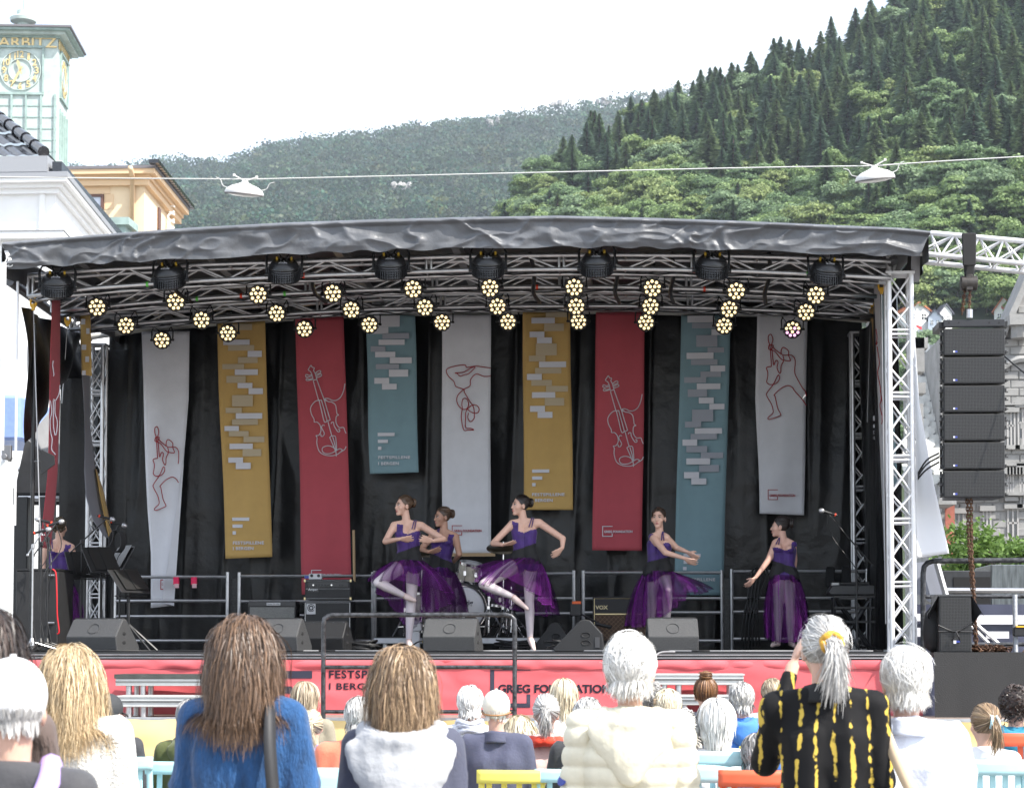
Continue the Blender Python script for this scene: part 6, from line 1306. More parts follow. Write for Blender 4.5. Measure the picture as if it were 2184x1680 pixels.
# cables from tower to array
mb = MB()
for dz in (0, .05, .09): mb.tube(catmull([P(1950, 1030, 20.9) + Vector((0, 0, dz * .3)), P(1975, 1002, 20.8) + Vector((0, 0, dz)), P(2003, 985, 20.75) + Vector((0, 0, dz))], 5), .009, 6)
tag(mb.build('array_cables', cable_m, smooth=True), 'black cables leading from the bright tower to the speaker array', 'cable')
mb = MB(); mb.tube([P(2143, 760, 20.7), P(2160, 775, 20.6), P(2240, 840, 20.2)], .008, 6); tag(mb.build('tag_line', cable_m), 'black tag line running down from the speaker array', 'rope')
# --- side platform, subwoofer, rail
Yp = 19.9
zp = PZ(1391, Yp, 2090)
x0 = P(1996, 1400, Yp).x; t = empty('side_platform', (x0 + 1, Yp, 0), 'black cloth covered side platform under the subwoofer', 'platform')
mb = MB(); mb.b2(x0, x0 + 3.0, Yp + .02, Yp + 1.3, zp - .05, zp); mb.build('top', mat('platform_black', (.03, .03, .031), .6), t)
def pf(u, v):
 x = x0 - .02 + 3.05 * u; z = (zp + .004) * v; y = Yp - .02 * np.abs(np.sin(x * 6 + np.sin(x * 2.3))) * (1 - v) - .02; return np.stack([x, y, z], -1)
mb = MB(); mb.gridnp(pf, 80, 10); mb.build('cloth', mat('black_molton', (.018, .018, .019), .85, sheen=.3, bump=.2, bscale=90), t, smooth=True)
Cs = C(2650, 1650, 4.2)
a, b = P(*Cs(706, 1270), Yp + .25), P(*Cs(1108, 570), Yp + .25)
t = empty('subwoofer', ((a.x + b.x) / 2, Yp + .4, zp), 'black speaker tied with rope under a rain cover on the side platform', 'speaker')
Yq = Yp + .25
mb = MB(); mb.b2(a.x, b.x, Yq, Yq + .5, zp, b.z); mb.build('cabinet', spk, t, bevel=.008)
mb = MB(); mb.b2(a.x + .015, b.x - .015, Yq - .006, Yq - .001, zp + .02, b.z - .02); mb.build('grille', perf, t)
q = P(*Cs(882, 1135), Yq); mb = MB(); mb.b2(q.x, q.x + .026, Yq - .012, Yq - .006, q.z - .03, q.z); mb.build('badge', mat('print_white'), t); mb = MB(); mb.b2(q.x + .026, q.x + .06, Yq - .012, Yq - .006, q.z - .02, q.z - .002); mb.build('badge_name', blue_l, t)
rc = mat('rain_cover', (.06, .062, .066), .4, bump=.2, bscale=10)
mb = MB(); mb.b2(a.x - .01, b.x + .01, Yq - .01, Yq + .52, b.z - .005, b.z + .012)
for sgn, xx in ((-1, a.x), (1, b.x)): mb.add([(xx, Yq, b.z + .01), (xx, Yq + .5, b.z + .01), (xx + sgn * .03, Yq + .5, zp + .2), (xx + sgn * .10, Yq + .05, zp + .38), (xx + sgn * .12, Yq, b.z - .2)], [(0, 1, 2, 3, 4)])
mb.build('rain_cover', rc, t)
mb = MB(); zr_ = PZ(1346, Yq, 2040); xm = (a.x + b.x) / 2
mb.tube(catmull([(a.x - .01, Yq - .01, zr_ + .06), (a.x + .1, Yq - .02, zr_ + .01), (xm, Yq - .03, zr_), (b.x - .1, Yq - .02, zr_ + .02), (b.x + .01, Yq - .01, zr_ + .09)], 5), .007, 6); mb.tube([(a.x - .01, Yq - .012, zr_), (b.x + .01, Yq - .012, zr_ - .005)], .007, 6)
for dx in (-.02, .02): mb.tube([(xm, Yq - .05, zr_), (xm + dx, Yq - .06, zr_ - .05), (xm + dx * 2, Yq - .03, zr_ - .09)], .006, 5)
mb.build('tie_rope', cable_m, t)
t2 = MB(); bx_ = P(1994, 1360, Yp + .4); t2.lathe([(.03, 0), (.11, .05), (.13, .2), (.10, .38), (.03, .45)], 14, Matrix.Translation((bx_.x, Yp + .5, zp)) @ Matrix.Diagonal((.8, .8, 1, 1))); tag(t2.build('black_rucksack', blk_m, smooth=True), 'black rucksack leaning against the tied speaker', 'bag')
Yr = 21.3
t = empty('black_guard_rail', (P(2090, 1380, Yr).x, Yr, zp), 'black tubular guard rail behind the side platform', 'railing')
pts = [P(1969, 1395, Yr), P(1969, 1222, Yr), P(1971, 1208, Yr), P(1978, 1200, Yr), P(1990, 1196, Yr), P(2320, 1193, Yr)]
mb = MB(); mb.tube(pts, .028, 10); mb.build('frame', bm, t, smooth=True, auto=40)
for py in (1272, 1374): mb = MB(); mb.tube([P(1969, py, Yr), P(2320, py - 1, Yr)], .022, 8); mb.build('rail', bm, t, smooth=True, auto=40)
x = PX(2166, 20.3); t = empty('screw_jack', (x, 20.3, zp), 'threaded screw jack with yellow collar on the side platform', 'screw jack')
mb = MB(); prof = []
for k in range(46): z = .57 * k / 46; prof += [(.022, z), (.027, z + .006)]
mb.lathe(prof, 14, Matrix.Translation((x, 20.3, zp))); mb.build('threaded_rod', mat('zinc', (.5, .52, .55), .35, metal=.7), t, smooth=True, auto=30)
mb = MB(); mb.box((x + .05, 20.28, zp + .2), (.15, .09, .09)); mb.build('collar', blk, t, bevel=.01); mb = MB(); mb.box((x + .05, 20.27, zp + .25), (.11, .09, .015)); mb.build('yellow_ring', mat('yellow_fitting'), t)
# containers and printed tarpaulin behind the rail
Yc = 25.5
for (px0, px1, py0, py1, m_, lb) in ((2003, 2114, 1216, 1300, mat('container_dark', (.03, .032, .036), .5, var=.3), 'dark framed container behind the side rail'), (2114, 2330, 1203, 1300, mat('scratched_metal', (.13, .145, .15), .4, metal=.5, var=.5, vscale=4, stretch=(6, 6, .7)), 'scratched grey metal cabinet behind the side rail')):
 a, b = P(px0, py1, Yc), P(px1, py0, Yc); t = empty('container', ((a.x + b.x) / 2, Yc, 0), lb, 'container'); mb = MB(); mb.b2(a.x, b.x, Yc, Yc + 1.2, 0, b.z); mb.build('body', m_, t, bevel=.01)
 if px0 < 2050:
  for u0, u1 in ((.02, .13), (.28, .98)): mb = MB(); mb.b2(a.x + (b.x - a.x) * u0, a.x + (b.x - a.x) * u1, Yc - .01, Yc - .002, a.z, b.z - .08); mb.build('opening', blk_m, t)
Yt_ = 23.8; a, b = P(1945, 1395, Yt_), P(2330, 1288, Yt_)
t = empty('printed_tarpaulin', ((a.x + b.x) / 2, Yt_, 0), 'slate blue tarpaulin printed with white bars behind the side rail', 'tarpaulin')
def tf(u, v): return np.stack([a.x + (b.x - a.x) * u, Yt_ + .03 * np.sin(u * 40) * (1 - v), (b.z) * v], -1)
mb = MB(); mb.gridnp(tf, 60, 8); mb.build('sheet', mat('slate_vinyl', (.06, .065, .105), .35, bump=.15, bscale=6), t, smooth=True)
for (x0_, y0_, x1_, y1_) in ((1950, 1308, 2003, 1324), (1950, 1338, 1998, 1357), (2072, 1311, 2210, 1331), (2103, 1346, 2152, 1361), (2103, 1384, 2120, 1388)): print_rect(t, x0_, y0_, x1_, y1_, Yt_ - .05, pr_w, 'print_block')
mb = MB(); mb.tube([P(1950, 1258, Yt_), P(2330, 1260, Yt_)], .03, 8); mb.build('top_tube', steel, t)
for (p, q) in (((2072, 1322), (2130, 1372)), ((2072, 1335), (2112, 1375))): mb = MB(); mb.tube([P(*p, Yt_ - .1), P(*q, Yt_ - .1)], .02, 6); mb.build('strut', alu_b, t)
mb = MB(); mb.prism([P(1950, 1200, 22.6), P(2002, 1195, 22.6), P(2022, 1270, 22.6), P(2010, 1300, 22.6), P(1950, 1262, 22.6)], (0, .03, 0)); t = tag(mb.build('tilted_tarp_panel', mat('pale_vinyl', (.30, .32, .38), .4, bump=.2, bscale=5)), 'pale vinyl panel hanging under the white banner', 'panel')
mb = MB(); mb.tube([P(1996, 1195, 22.5), P(2018, 1272, 22.5)], .035, 6); mb.build('edge_tube', alu_b, t)
# ------------------------------------------------------------------ granite building, tree and hillside houses on the speaker side
YG = 100.0
granite = mat('granite', (.24, .237, .23), .85, var=.22, vscale=1.2, bump=.5, bscale=6)
granite_d = mat('granite_dark', (.24, .235, .23), .85, var=.25, vscale=1.5)
gb = empty('granite_building', (PX(2100, YG), YG, 0), 'grey rusticated granite building with steep gable and slate roof', 'building')
gx0 = P(2008, 1000, YG).x; gx1 = P(2420, 1000, YG).x
zg = PZ(720, YG, 2150)
mb = MB(); mb.b2(gx0, gx1, YG, YG + 14, 0, zg); mb.build('wall_core', granite, gb)
# gable rising away
gpts = [P(2142, 722, YG), P(2420, 722, YG), P(2420, 200, YG), P(2365, 215, YG)]
mb = MB(); mb.prism(gpts, (0, 6, 0)); mb.build('gable', granite_d, gb)
rr = random.Random(3)
blk0 = {}
def stone(w, h):
 key = (round(w, 2), round(h, 2))
 if key not in blk0:
  m_ = MB(); m_.box((0, 0, 0), (w - .03, .22, h - .03)); o = m_.build('granite_block', granite, org=(0, 0, 0)); me = o.data; bpy.data.objects.remove(o)
  bm_ = bmesh.new(); bm_.from_mesh(me); bmesh.ops.bevel(bm_, geom=bm_.edges[:], offset=.035, segments=1, affect='EDGES'); bm_.to_mesh(me); bm_.free(); blk0[key] = me
 return blk0[key]
def lay(px0, px1, py0, py1, bw=.78, bh=.40, skip=()):
 a, b = P(px0, py1, YG), P(px1, py0, YG); row = 0; z = a.z
 while z < b.z:
  x = a.x - (row % 2) * bw * .5
  while x < b.x:
   q = inframe((x, YG, z + bh / 2)); ok = q and q[0] > px0 - 8 and not any(s[0] < q[0] < s[2] and s[1] < q[1] < s[3] for s in skip)
   if ok and q[1] < 722:   # inside the gable only
    k = np.interp(q[1], [215, 722], [2365, 2142]); ok = q[0] > k + 6
   if ok:
    o = bpy.data.objects.new('granite_block', stone(bw, bh)); COL.objects.link(o); o.parent = gb; o.location = Vector((x, YG + .07 - rr.random() * .05, z + bh / 2)) - wloc(gb)
   x += bw
  z += bh; row += 1
wins = [(2149, 880, 2163, 950), (2172, 870, 2190, 950), (2036, 1095, 2054, 1180), (2098, 1090, 2112, 1170), (2150, 1085, 2170, 1160), (2150, 1010, 2160, 1060), (2176, 1000, 2190, 1075)]
lay(2012, 2200, 1040, 1215, skip=wins); lay(2140, 2200, 560, 1040, skip=wins)
for (x0, y0, x1, y1) in wins:
 a, b = P(x0, y1, YG), P(x1, y0, YG); w = empty('window', (0, 0, 0)); w.parent = gb; w.location = Vector(((a.x + b.x) / 2, YG, a.z)) - wloc(gb)
 mb = MB(); mb.b2(a.x, b.x, YG - .03, YG - .01, a.z, b.z); mb.build('pane', mat('dark_glass', (.05, .055, .06), .1, spec=.8), w)
 mb = MB()
 for xx in (a.x, (a.x + b.x) / 2, b.x): mb.b2(xx - .04, xx + .04, YG - .08, YG - .03, a.z, b.z)
 mb.b2(a.x, b.x, YG - .08, YG - .03, (a.z * .4 + b.z * .6) - .04, (a.z * .4 + b.z * .6) + .04); mb.build('frame', mat('window_frame_grey', (.35, .34, .33), .6), w)
 mb = MB(); mb.b2(a.x - .2, b.x + .2, YG - .3, YG - .0, a.z - .2, a.z); mb.build('sill', granite, w); mb = MB(); mb.b2(a.x - .2, b.x + .2, YG - .3, YG, b.z, b.z + .25); mb.build('stone_lintel', granite, w)
for py, h_, o_ in ((1050, 8, .5), (1000, 5, .35), (985, 10, .3), (860, 6, .35)):
 a, b = P(2012, py + h_, YG), P(2300, py, YG); mb = MB(); mb.b2(P(2140 if py < 1040 else 2012, py, YG).x, b.x, YG - o_, YG, a.z, b.z); mb.build('string_course', granite, gb)
for k in range(6):
 c = P(2144 + k * 7, 1005, YG); mb = MB(); mb.box((c.x, YG - .2, c.z), (.25, .4, .35)); mb.build('dentil', granite, gb)
cop = [P(2138, 734, YG - .4), P(2365, 215, YG - .4)]; d = (cop[1] - cop[0]).normalized(); nn = Vector((-d.z, 0, d.x))
mb = MB(); mb.prism([cop[0], cop[1], cop[1] + nn * .28, cop[0] + nn * .28], (0, 1.2, 0)); mb.build('gable_coping', granite, gb)
mb = MB(); mb.tube([P(2178, 690, YG - .5), P(2178, 722, YG - .5)], .5, 10); mb.box(P(2178, 685, YG - .5), (1.3, 1.3, .5)); mb.build('bracket_carving', granite, gb)
# arch moulding over the gable window
mb = MB(); c = P(2182, 850, YG); mb.tube([c + Vector((1.6 * math.cos(a), -.25, 1.9 * math.sin(a))) for a in np.linspace(0, math.pi, 14)], .18, 6); mb.build('arch_moulding', granite, gb)
# slate roof beside the tower: scalloped pale slates
slate = mat('pale_slate', (.50, .50, .47), .55, var=.22, vscale=1.0)
ra, rb_, rc_, rd = P(1936, 1005, YG - 2), P(2016, 1040, YG - 2), P(2020, 735, YG + 8), P(1952, 735, YG + 8)
mb = MB(); mb.add([ra, rb_, rc_, rd], [(0, 1, 2, 3)]); mb.build('slate_roof', granite_d, gb)
ns = MB(); ns.add([(-.3, 0, 0), (-.3, 0, -.35), (-.16, 0, -.52), (0, 0, -.58), (.16, 0, -.52), (.3, 0, -.35), (.3, 0, 0)], [tuple(range(7))]); so_ = ns.build('slate', slate, org=(0, 0, 0), solid=.04); sm_ = so_.data; bpy.data.objects.remove(so_)
nrow = 22
for j in range(nrow):
 v = (j + .5) / nrow; l_ = ra.lerp(rd, v); r_ = rb_.lerp(rc_, v); n_ = int((r_.x - l_.x) / .56)
 for i in range(n_ + 1):
  p = l_ + (r_ - l_) * ((i + .5 * (j % 2)) / max(1, n_)); o = bpy.data.objects.new('slate', sm_); COL.objects.link(o); o.parent = gb; o.location = p + Vector((0, -.12, .2)) - wloc(gb); o.rotation_euler = (R(-40 + rr.uniform(-2, 2)), 0, R(rr.uniform(-2, 2))); o.scale = (1, 1, 1.15)
for k, (y0_, w_) in enumerate(((735, 34), (760, 22), (830, 26), (900, 18), (960, 26))):
 c = P(1955, y0_, YG - 3); mb = MB(); mb.box(c, (w_ * .026, 1.2, 1.6 if k % 2 else .5)); mb.build('stone_pier', granite, gb)
mb = MB(); mb.prism([P(2016, 1000, YG - 3), P(2028, 905, YG - 3), P(2032, 905, YG - 3), P(2024, 1005, YG - 3)], (0, 1, 0)); mb.build('copper_hip', copper, gb)
mb = MB(); mb.prism([P(2000, 1075, YG - 4), P(2020, 1012, YG - 4), P(2040, 1005, YG - 4), P(2040, 1075, YG - 4)], (0, 3, 0)); mb.build('lower_cornice', granite, gb)
# brick strip
a, b = P(2016, 1190, YG - 1), P(2034, 1020, YG - 1); mb = MB(); mb.b2(a.x, b.x, YG - 1.2, YG - 1, 0, b.z); mb.build('brick_pier', mat('red_brick', (.30, .10, .07), .85, var=.3, vscale=3), gb)
# street tree in front of the granite building
def leafy(px, py, Y, w, h, label):
 base = P(px, 1375, Y); base.z = 0; t = empty('street_tree', base, label, 'tree'); top = PZ(py, Y, px); r_ = np.random.default_rng(int(px))
 mb = MB(); mb.tube([(0 + base.x, base.y, 0), (base.x + .1, base.y, top * .5), (base.x, base.y, top * .9)], .1, 8, rads=[.14, .10, .03])
 cs = []
 for k in range(34):
  u = r_.random(); z = top * (.30 + .66 * u); rad = w * (1 - .55 * u) * (.35 + .65 * r_.random()); an = r_.random() * 6.28
  c = np.array([base.x + rad * math.cos(an), base.y + rad * .8 * math.sin(an), z]); cs.append(c); mb.tube([(base.x, base.y, z * .8), tuple(c)], .012, 4, rads=[.03, .006])
 mb.build('trunk', bark_m, t)
 V, T = [], []
 for c in cs:
  n = 150; q = c + r_.normal(size=(n, 3)) * [w * .20, w * .2, w * .07]; N = r_.normal(size=(n, 3)) + [0, 0, 1.2]; N /= np.linalg.norm(N, axis=1)[:, None]; A_ = np.cross(N, r_.normal(size=(n, 3))); A_ /= np.linalg.norm(A_, axis=1)[:, None]; B_ = np.cross(N, A_); s_ = (.05 + .05 * r_.random((n, 1))) * h
  V.append(np.stack([q - A_ * s_, q + B_ * s_ * .6, q + A_ * s_, q - B_ * s_ * .6], 1).reshape(-1, 3)); T.append(np.repeat(r_.random(n), 4))
 V = np.concatenate(V); mesh_np('crown', V - np.array(base), np.arange(len(V)).reshape(-1, 4), leaf_m, t, mixc((.07, .13, .025), (.17, .27, .07), np.concatenate(T)))
leafy(2110, 1098, 48, 1.5, 1.0, 'bright green street tree with layered branches before the granite building')
leafy(2040, 1150, 52, .8, 1.0, 'smaller green street tree beside the white billowing banner')
leafy(2190, 1130, 44, .9, 1.0, 'green street tree at the foot of the granite gable')
# hillside houses
def house(px, py, wpx, hpx, roofpx, rc, wc, label, rz, deco=None):
 s_h = (px - 1040) / 1290; c = Vector(min((near_surf(s_h, q) for q in np.linspace(.02, 1, 120)), key=lambda p: abs(inframe(p)[1] - py - 6))); Y = c.y; c = P(px, py, Y - 3); k = Y / F; w, h, rf_ = wpx * k, hpx * k, roofpx * k; t = empty('hillside_house', c, label, 'house', 'houses on the lower hillside'); dp = w * 1.3
 mb = MB(); mb.prism([c + Vector((-w / 2, 0, -8)), c + Vector((w / 2, 0, -8)), c + Vector((w / 2, 0, h)), c + Vector((0, 0, h + rf_)), c + Vector((-w / 2, 0, h))], (0, dp, 0)); mb.build('wall', wc, t)
 for sx in (-1, 1): mb = MB(); mb.prism([c + Vector((0, -.4, h + rf_ + .35)), c + Vector((sx * (w / 2 + .5), -.4, h - .2)), c + Vector((sx * (w / 2 + .5), -.4, h - .6)), c + Vector((0, -.4, h + rf_ - .05))], (0, dp + .8, 0)); mb.build('roof', rc, t)
 for sx in (-.22, .22):
  for zz in (.25,): mb = MB(); mb.b2(c.x + sx * w - w * .09, c.x + sx * w + w * .09, c.y - .06, c.y + .0, c.z + h * zz, c.z + h * (zz + .42)); wn_ = mb.build('window', mat('dark_glass'), t); mb = MB(); mb.b2(c.x + sx * w - .08, c.x + sx * w + .08, c.y - .1, c.y - .06, c.z + h * zz, c.z + h * (zz + .42)); mb.b2(c.x + sx * w - w * .1, c.x + sx * w + w * .1, c.y - .1, c.y - .06, c.z + h * (zz + .2), c.z + h * (zz + .2) + .15); mb.build('glazing_bar', mat('white_trim'), wn_)
 if deco: mb = MB(); mb.lathe([(w * .13, 0), (w * .13, .1), (w * .02, .12)], 18, Matrix.Translation(c + Vector((0, -.05, h + rf_ * .25))) @ Matrix.Rotation(R(90), 4, 'X')); mb.build('round_emblem', mat('emblem_red', (.45, .12, .10), .6), t)
 t.rotation_euler.z = R(rz); return t
orange_t, slate_t = mat('orange_tile', (.50, .17, .08), .7, var=.15, vscale=.6), mat('slate_tile', (.09, .095, .12), .6)
hw = mat('house_white', (.80, .80, .78), .7)
house(1960, 688, 52, 28, 14, orange_t, hw, 'white hillside house with low orange roof near the bright tower', 20)
house(1994, 698, 28, 22, 14, slate_t, mat('house_pale_blue', (.55, .60, .68), .7), 'pale blue gabled hillside house with slate roof', -12)
house(2018, 690, 26, 24, 16, slate_t, hw, 'small white hillside house half behind the flying frame', 14)
house(2141, 684, 40, 22, 28, orange_t, hw, 'white gabled hillside house with round red emblem and orange roof', -18, True)
c = P(1955, 705, 300); t = empty('flagpole', (c.x, c.y, c.z), 'white flagpole with small red flag on the hillside', 'flag')
mb = MB(); mb.tube([P(1953, 740, 300), P(1953, 670, 300)], .07, 6); mb.build('pole', hw, t); mb = MB(); mb.prism([P(1954, 692, 300), P(1966, 697, 300), P(1966, 703, 300), P(1954, 698, 300)], (0, .1, 0)); mb.build('flag_cloth', mat('flag_red', (.6, .06, .07), .6), t)
# ------------------------------------------------------------------ people: one continuous body mesh each, clothing and hair as children
def V3(*a): return np.array(a, float)
def nrm(v): v = np.asarray(v, float); return v / (np.linalg.norm(v) + 1e-9)
class Blob:
 """capsules and ellipsoids fused into one continuous surface by a voxel remesh"""
 def __init__(s): s.mb = MB(); s.caps = []
 def cap(s, p0, p1, r0, r1, tagn='', n=10):
  p0, p1 = V3(*p0), V3(*p1); d = p1 - p0; L = np.linalg.norm(d)
  if L < 1e-6: p1 = p0 + V3(0, 0, 1e-4); d = p1 - p0; L = 1e-4
  u = d / L; pts, rads = [], []
  for k in range(4): a = math.pi / 2 * k / 3.2; pts.append(p0 - u * r0 * math.cos(a)); rads.append(max(.0008, r0 * math.sin(a)))
  for k in range(3, -1, -1): a = math.pi / 2 * k / 3.2; pts.append(p1 + u * r1 * math.cos(a)); rads.append(max(.0008, r1 * math.sin(a)))
  s.mb.tube(pts, 1, n, rads=rads); s.caps.append((p0, p1, r0, r1, tagn)); return s
 def ell(s, c, rad, M=None, tagn=''):
  M = np.eye(3) if M is None else M; c = V3(*c); A, B = 10, 14; v = []
  for i in range(A + 1):
   t = math.pi * i / A; st_, ct = max(math.sin(t), .02), math.cos(t)
   for k in range(B): v.append(c + M @ V3(rad[0] * st_ * math.cos(2 * math.pi * k / B), rad[1] * st_ * math.sin(2 * math.pi * k / B), rad[2] * ct))
  f = [(i * B + k, (i + 1) * B + k, (i + 1) * B + (k + 1) % B, i * B + (k + 1) % B) for i in range(A) for k in range(B)] + [tuple(range(B)), tuple(A * B + k for k in range(B - 1, -1, -1))]
  s.mb.add(v, f); s.caps.append((c, c + V3(0, 0, 1e-4), min(rad), min(rad), tagn)); return s
 def mesh(s, voxel, smooth=6, fac=.5, dec=0):
  me = bpy.data.meshes.new('b'); me.from_pydata([tuple(p) for p in s.mb.v], [], s.mb.f)
  o = bpy.data.objects.new('b', me); TMP.collection.objects.link(o)
  rm = o.modifiers.new('r', 'REMESH'); rm.mode = 'VOXEL'; rm.voxel_size = voxel
  if smooth: sm = o.modifiers.new('s', 'SMOOTH'); sm.iterations = smooth; sm.factor = fac
  if dec: dm_ = o.modifiers.new('d', 'DECIMATE'); dm_.ratio = dec; dm_.use_collapse_triangulate = True
  out = evaluated(o)
  bpy.data.objects.remove(o); bpy.data.meshes.remove(me)
  n = len(out.vertices); co = np.empty(n * 3); out.vertices.foreach_get('co', co); co = co.reshape(-1, 3)
  nv = np.empty(n * 3); out.vertices.foreach_get('normal', nv); nv = nv.reshape(-1, 3)
  lt = np.empty(len(out.polygons), np.int32); out.polygons.foreach_get('loop_total', lt)
  lv = np.empty(len(out.loops), np.int32); out.loops.foreach_get('vertex_index', lv)
  if (lt == 4).all(): fc = lv.reshape(-1, 4)
  elif (lt == 3).all(): fc = lv.reshape(-1, 3)
  else: fc = np.array([[*p.vertices, p.vertices[-1]][:4] for p in out.polygons])
  bpy.data.meshes.remove(out); return co, nv, fc
 def near(s, co):
  best = np.full(len(co), 1e9); idx = np.zeros(len(co), int); tt = np.zeros(len(co))
  for i, (a, b, r0, r1, _) in enumerate(s.caps):
   d = b - a; t = ((co - a) @ d / (d @ d)).clip(0, 1); q = np.linalg.norm(co - (a + t[:, None] * d), axis=1) - (r0 + (r1 - r0) * t)
   m = q < best; best[m] = q[m]; idx[m] = i; tt[m] = t[m]
  return np.array([c[4] for c in s.caps])[idx], tt
def put(name, co, fc, m, parent, smooth=True):
 o = mesh_np(name, co - np.array(wloc(parent)), fc, m, parent, smooth=smooth); return o
def shell(name, co, nv, fc, keep, off, m, parent):
 """faces of the body whose vertices satisfy keep, lifted off the skin"""
 k = keep[fc].all(1); f = fc[k]
 if not len(f): return None
 u, inv = np.unique(f, return_inverse=True); return put(name, co[u] + nv[u] * off, inv.reshape(f.shape), m, parent)
skin_m = [mat('skin_fair', (.60, .37, .28), .5, var=.06, vscale=9, spec=.35), mat('skin_tan', (.46, .26, .18), .5, var=.06, vscale=9, spec=.35), mat('skin_rosy', (.60, .36, .28), .5, var=.08, vscale=9, spec=.35)]
hair_m = attr_mat('hair', .42, spec=.5)
cloth_cache = {}
def cloth(name, col, rough=.8, **k):
 return mat('cloth_' + name, col, rough, **{**dict(var=.07, vscale=6, bump=.15, bscale=70, sheen=.15), **k})
def frame_from(fwd, up=(0, 0, 1), roll=0):
 f = nrm(fwd); r = nrm(np.cross(f, up)); u = np.cross(r, f); M = np.stack([r, f, u], 1)
 if roll: c, s_ = math.cos(roll), math.sin(roll); M = M @ np.array([[c, 0, s_], [0, 1, 0], [-s_, 0, c]])
 return M
def head_parts(B, c, M, k=1.0, ears=True):
 g = lambda x, y, z: c + M @ (V3(x, y, z) * k)
 B.ell(g(0, -.012, .035), (.074 * k, .092 * k, .083 * k), M, 'head'); B.ell(g(0, .038, -.02), (.060 * k, .056 * k, .082 * k), M, 'head')
 B.ell(g(0, .040, -.062), (.047 * k, .050 * k, .048 * k), M, 'head'); B.cap(g(-.012, .072, -.095), g(.012, .072, -.095), .019 * k, .019 * k, 'head')
 B.cap(g(-.028, .076, .026), g(.028, .076, .026), .014 * k, .014 * k, 'head'); B.cap(g(0, .088, .012), g(0, .108, -.028), .008 * k, .012 * k, 'head')
 B.cap(g(-.017, .085, -.058), g(.017, .085, -.058), .011 * k, .011 * k, 'head')
 for sx in (-1, 1):
  B.ell(g(sx * .045, .055, -.025), (.022 * k, .03 * k, .026 * k), M, 'head')
  if ears: B.ell(g(sx * .077, -.004, -.012), (.012 * k, .021 * k, .033 * k), M, 'head')
def face_parts(c, M, k, parent, brow=(.10, .06, .04)):
 g = lambda x, y, z: c + M @ (V3(x, y, z) * k); w = np.array(wloc(parent))
 for sx in (-1, 1):
  mb = MB(); mb.tube([g(sx * .018, .083, .008), g(sx * .030, .087, .0095), g(sx * .044, .078, .008)], .006 * k, 6, rads=[.003 * k, .0075 * k, .003 * k]); e = mb.build('eye', mat('eye_white', (.62, .58, .55), .3), parent, smooth=True)
  mb = MB(); mb.tube([g(sx * .031, .089, .0095), g(sx * .031, .0955, .0095)], .0055 * k, 8); mb.build('iris', mat('iris_dark', (.03, .02, .018), .2), e)
  mb = MB(); mb.tube([g(sx * .015, .0885, .0165), g(sx * .031, .091, .018), g(sx * .047, .079, .0135)], .003 * k, 5); mb.build('eyelid', mat('lash_dark', (.06, .035, .03), .6), e)
  mb = MB(); mb.tube([g(sx * .014, .0905, .029), g(sx * .032, .0895, .036), g(sx * .052, .073, .029)], .004 * k, 5, rads=[.0045 * k, .0045 * k, .002 * k]); mb.build('eyebrow', mat('brow_%d' % int(brow[0] * 1000), brow, .7), parent)
 mb = MB(); mb.tube([g(-.023, .087, -.058), g(0, .099, -.055), g(.023, .087, -.058)], .005 * k, 6, rads=[.002 * k, .0055 * k, .002 * k]); mb.tube([g(-.02, .087, -.0645), g(0, .098, -.0665), g(.02, .087, -.0645)], .005 * k, 6, rads=[.002 * k, .006 * k, .002 * k]); mb.build('lips', mat('lips', (.48, .16, .15), .4), parent, smooth=True)
def hand_parts(B, wr, tip, palm_n, side, k=1.0, curl=.35, spread=.16):
 wr, tip = V3(*wr), V3(*tip); d = nrm(tip - wr); n = nrm(palm_n - d * (np.asarray(palm_n) @ d)); r = np.cross(d, n) * side; L = .175 * k
 kn = wr + d * L * .48
 for t_ in (-.026, -.009, .009, .026): B.cap(wr + d * .02 + r * t_ * .6, kn + r * t_ * k, .013 * k, .0115 * k, 'hand')
 for i, (t_, fl) in enumerate(((-.034, .40), (-.0115, .46), (.0125, .44), (.036, .34))):
  a = kn + r * t_ * k; d1 = nrm(d + r * t_ * spread * 20 * .55 + n * curl * .35); b = a + d1 * L * fl * .5; d2 = nrm(d1 + n * curl * .8); c = b + d2 * L * fl * .32; e = c + nrm(d2 + n * curl * .6) * L * fl * .25
  B.cap(a, b, .0098 * k, .0088 * k, 'hand', 8); B.cap(b, c, .0088 * k, .0078 * k, 'hand', 8); B.cap(c, e, .0078 * k, .0065 * k, 'hand', 8)
 t0 = wr + d * .035 - r * .022; t1 = t0 + nrm(d * .75 - r * .8 + n * .35) * .042 * k; t2 = t1 + nrm(d - r * .25 + n * .35) * .036 * k; B.cap(t0, t1, .013 * k, .0105 * k, 'hand', 8); B.cap(t1, t2, .0105 * k, .0075 * k, 'hand', 8)
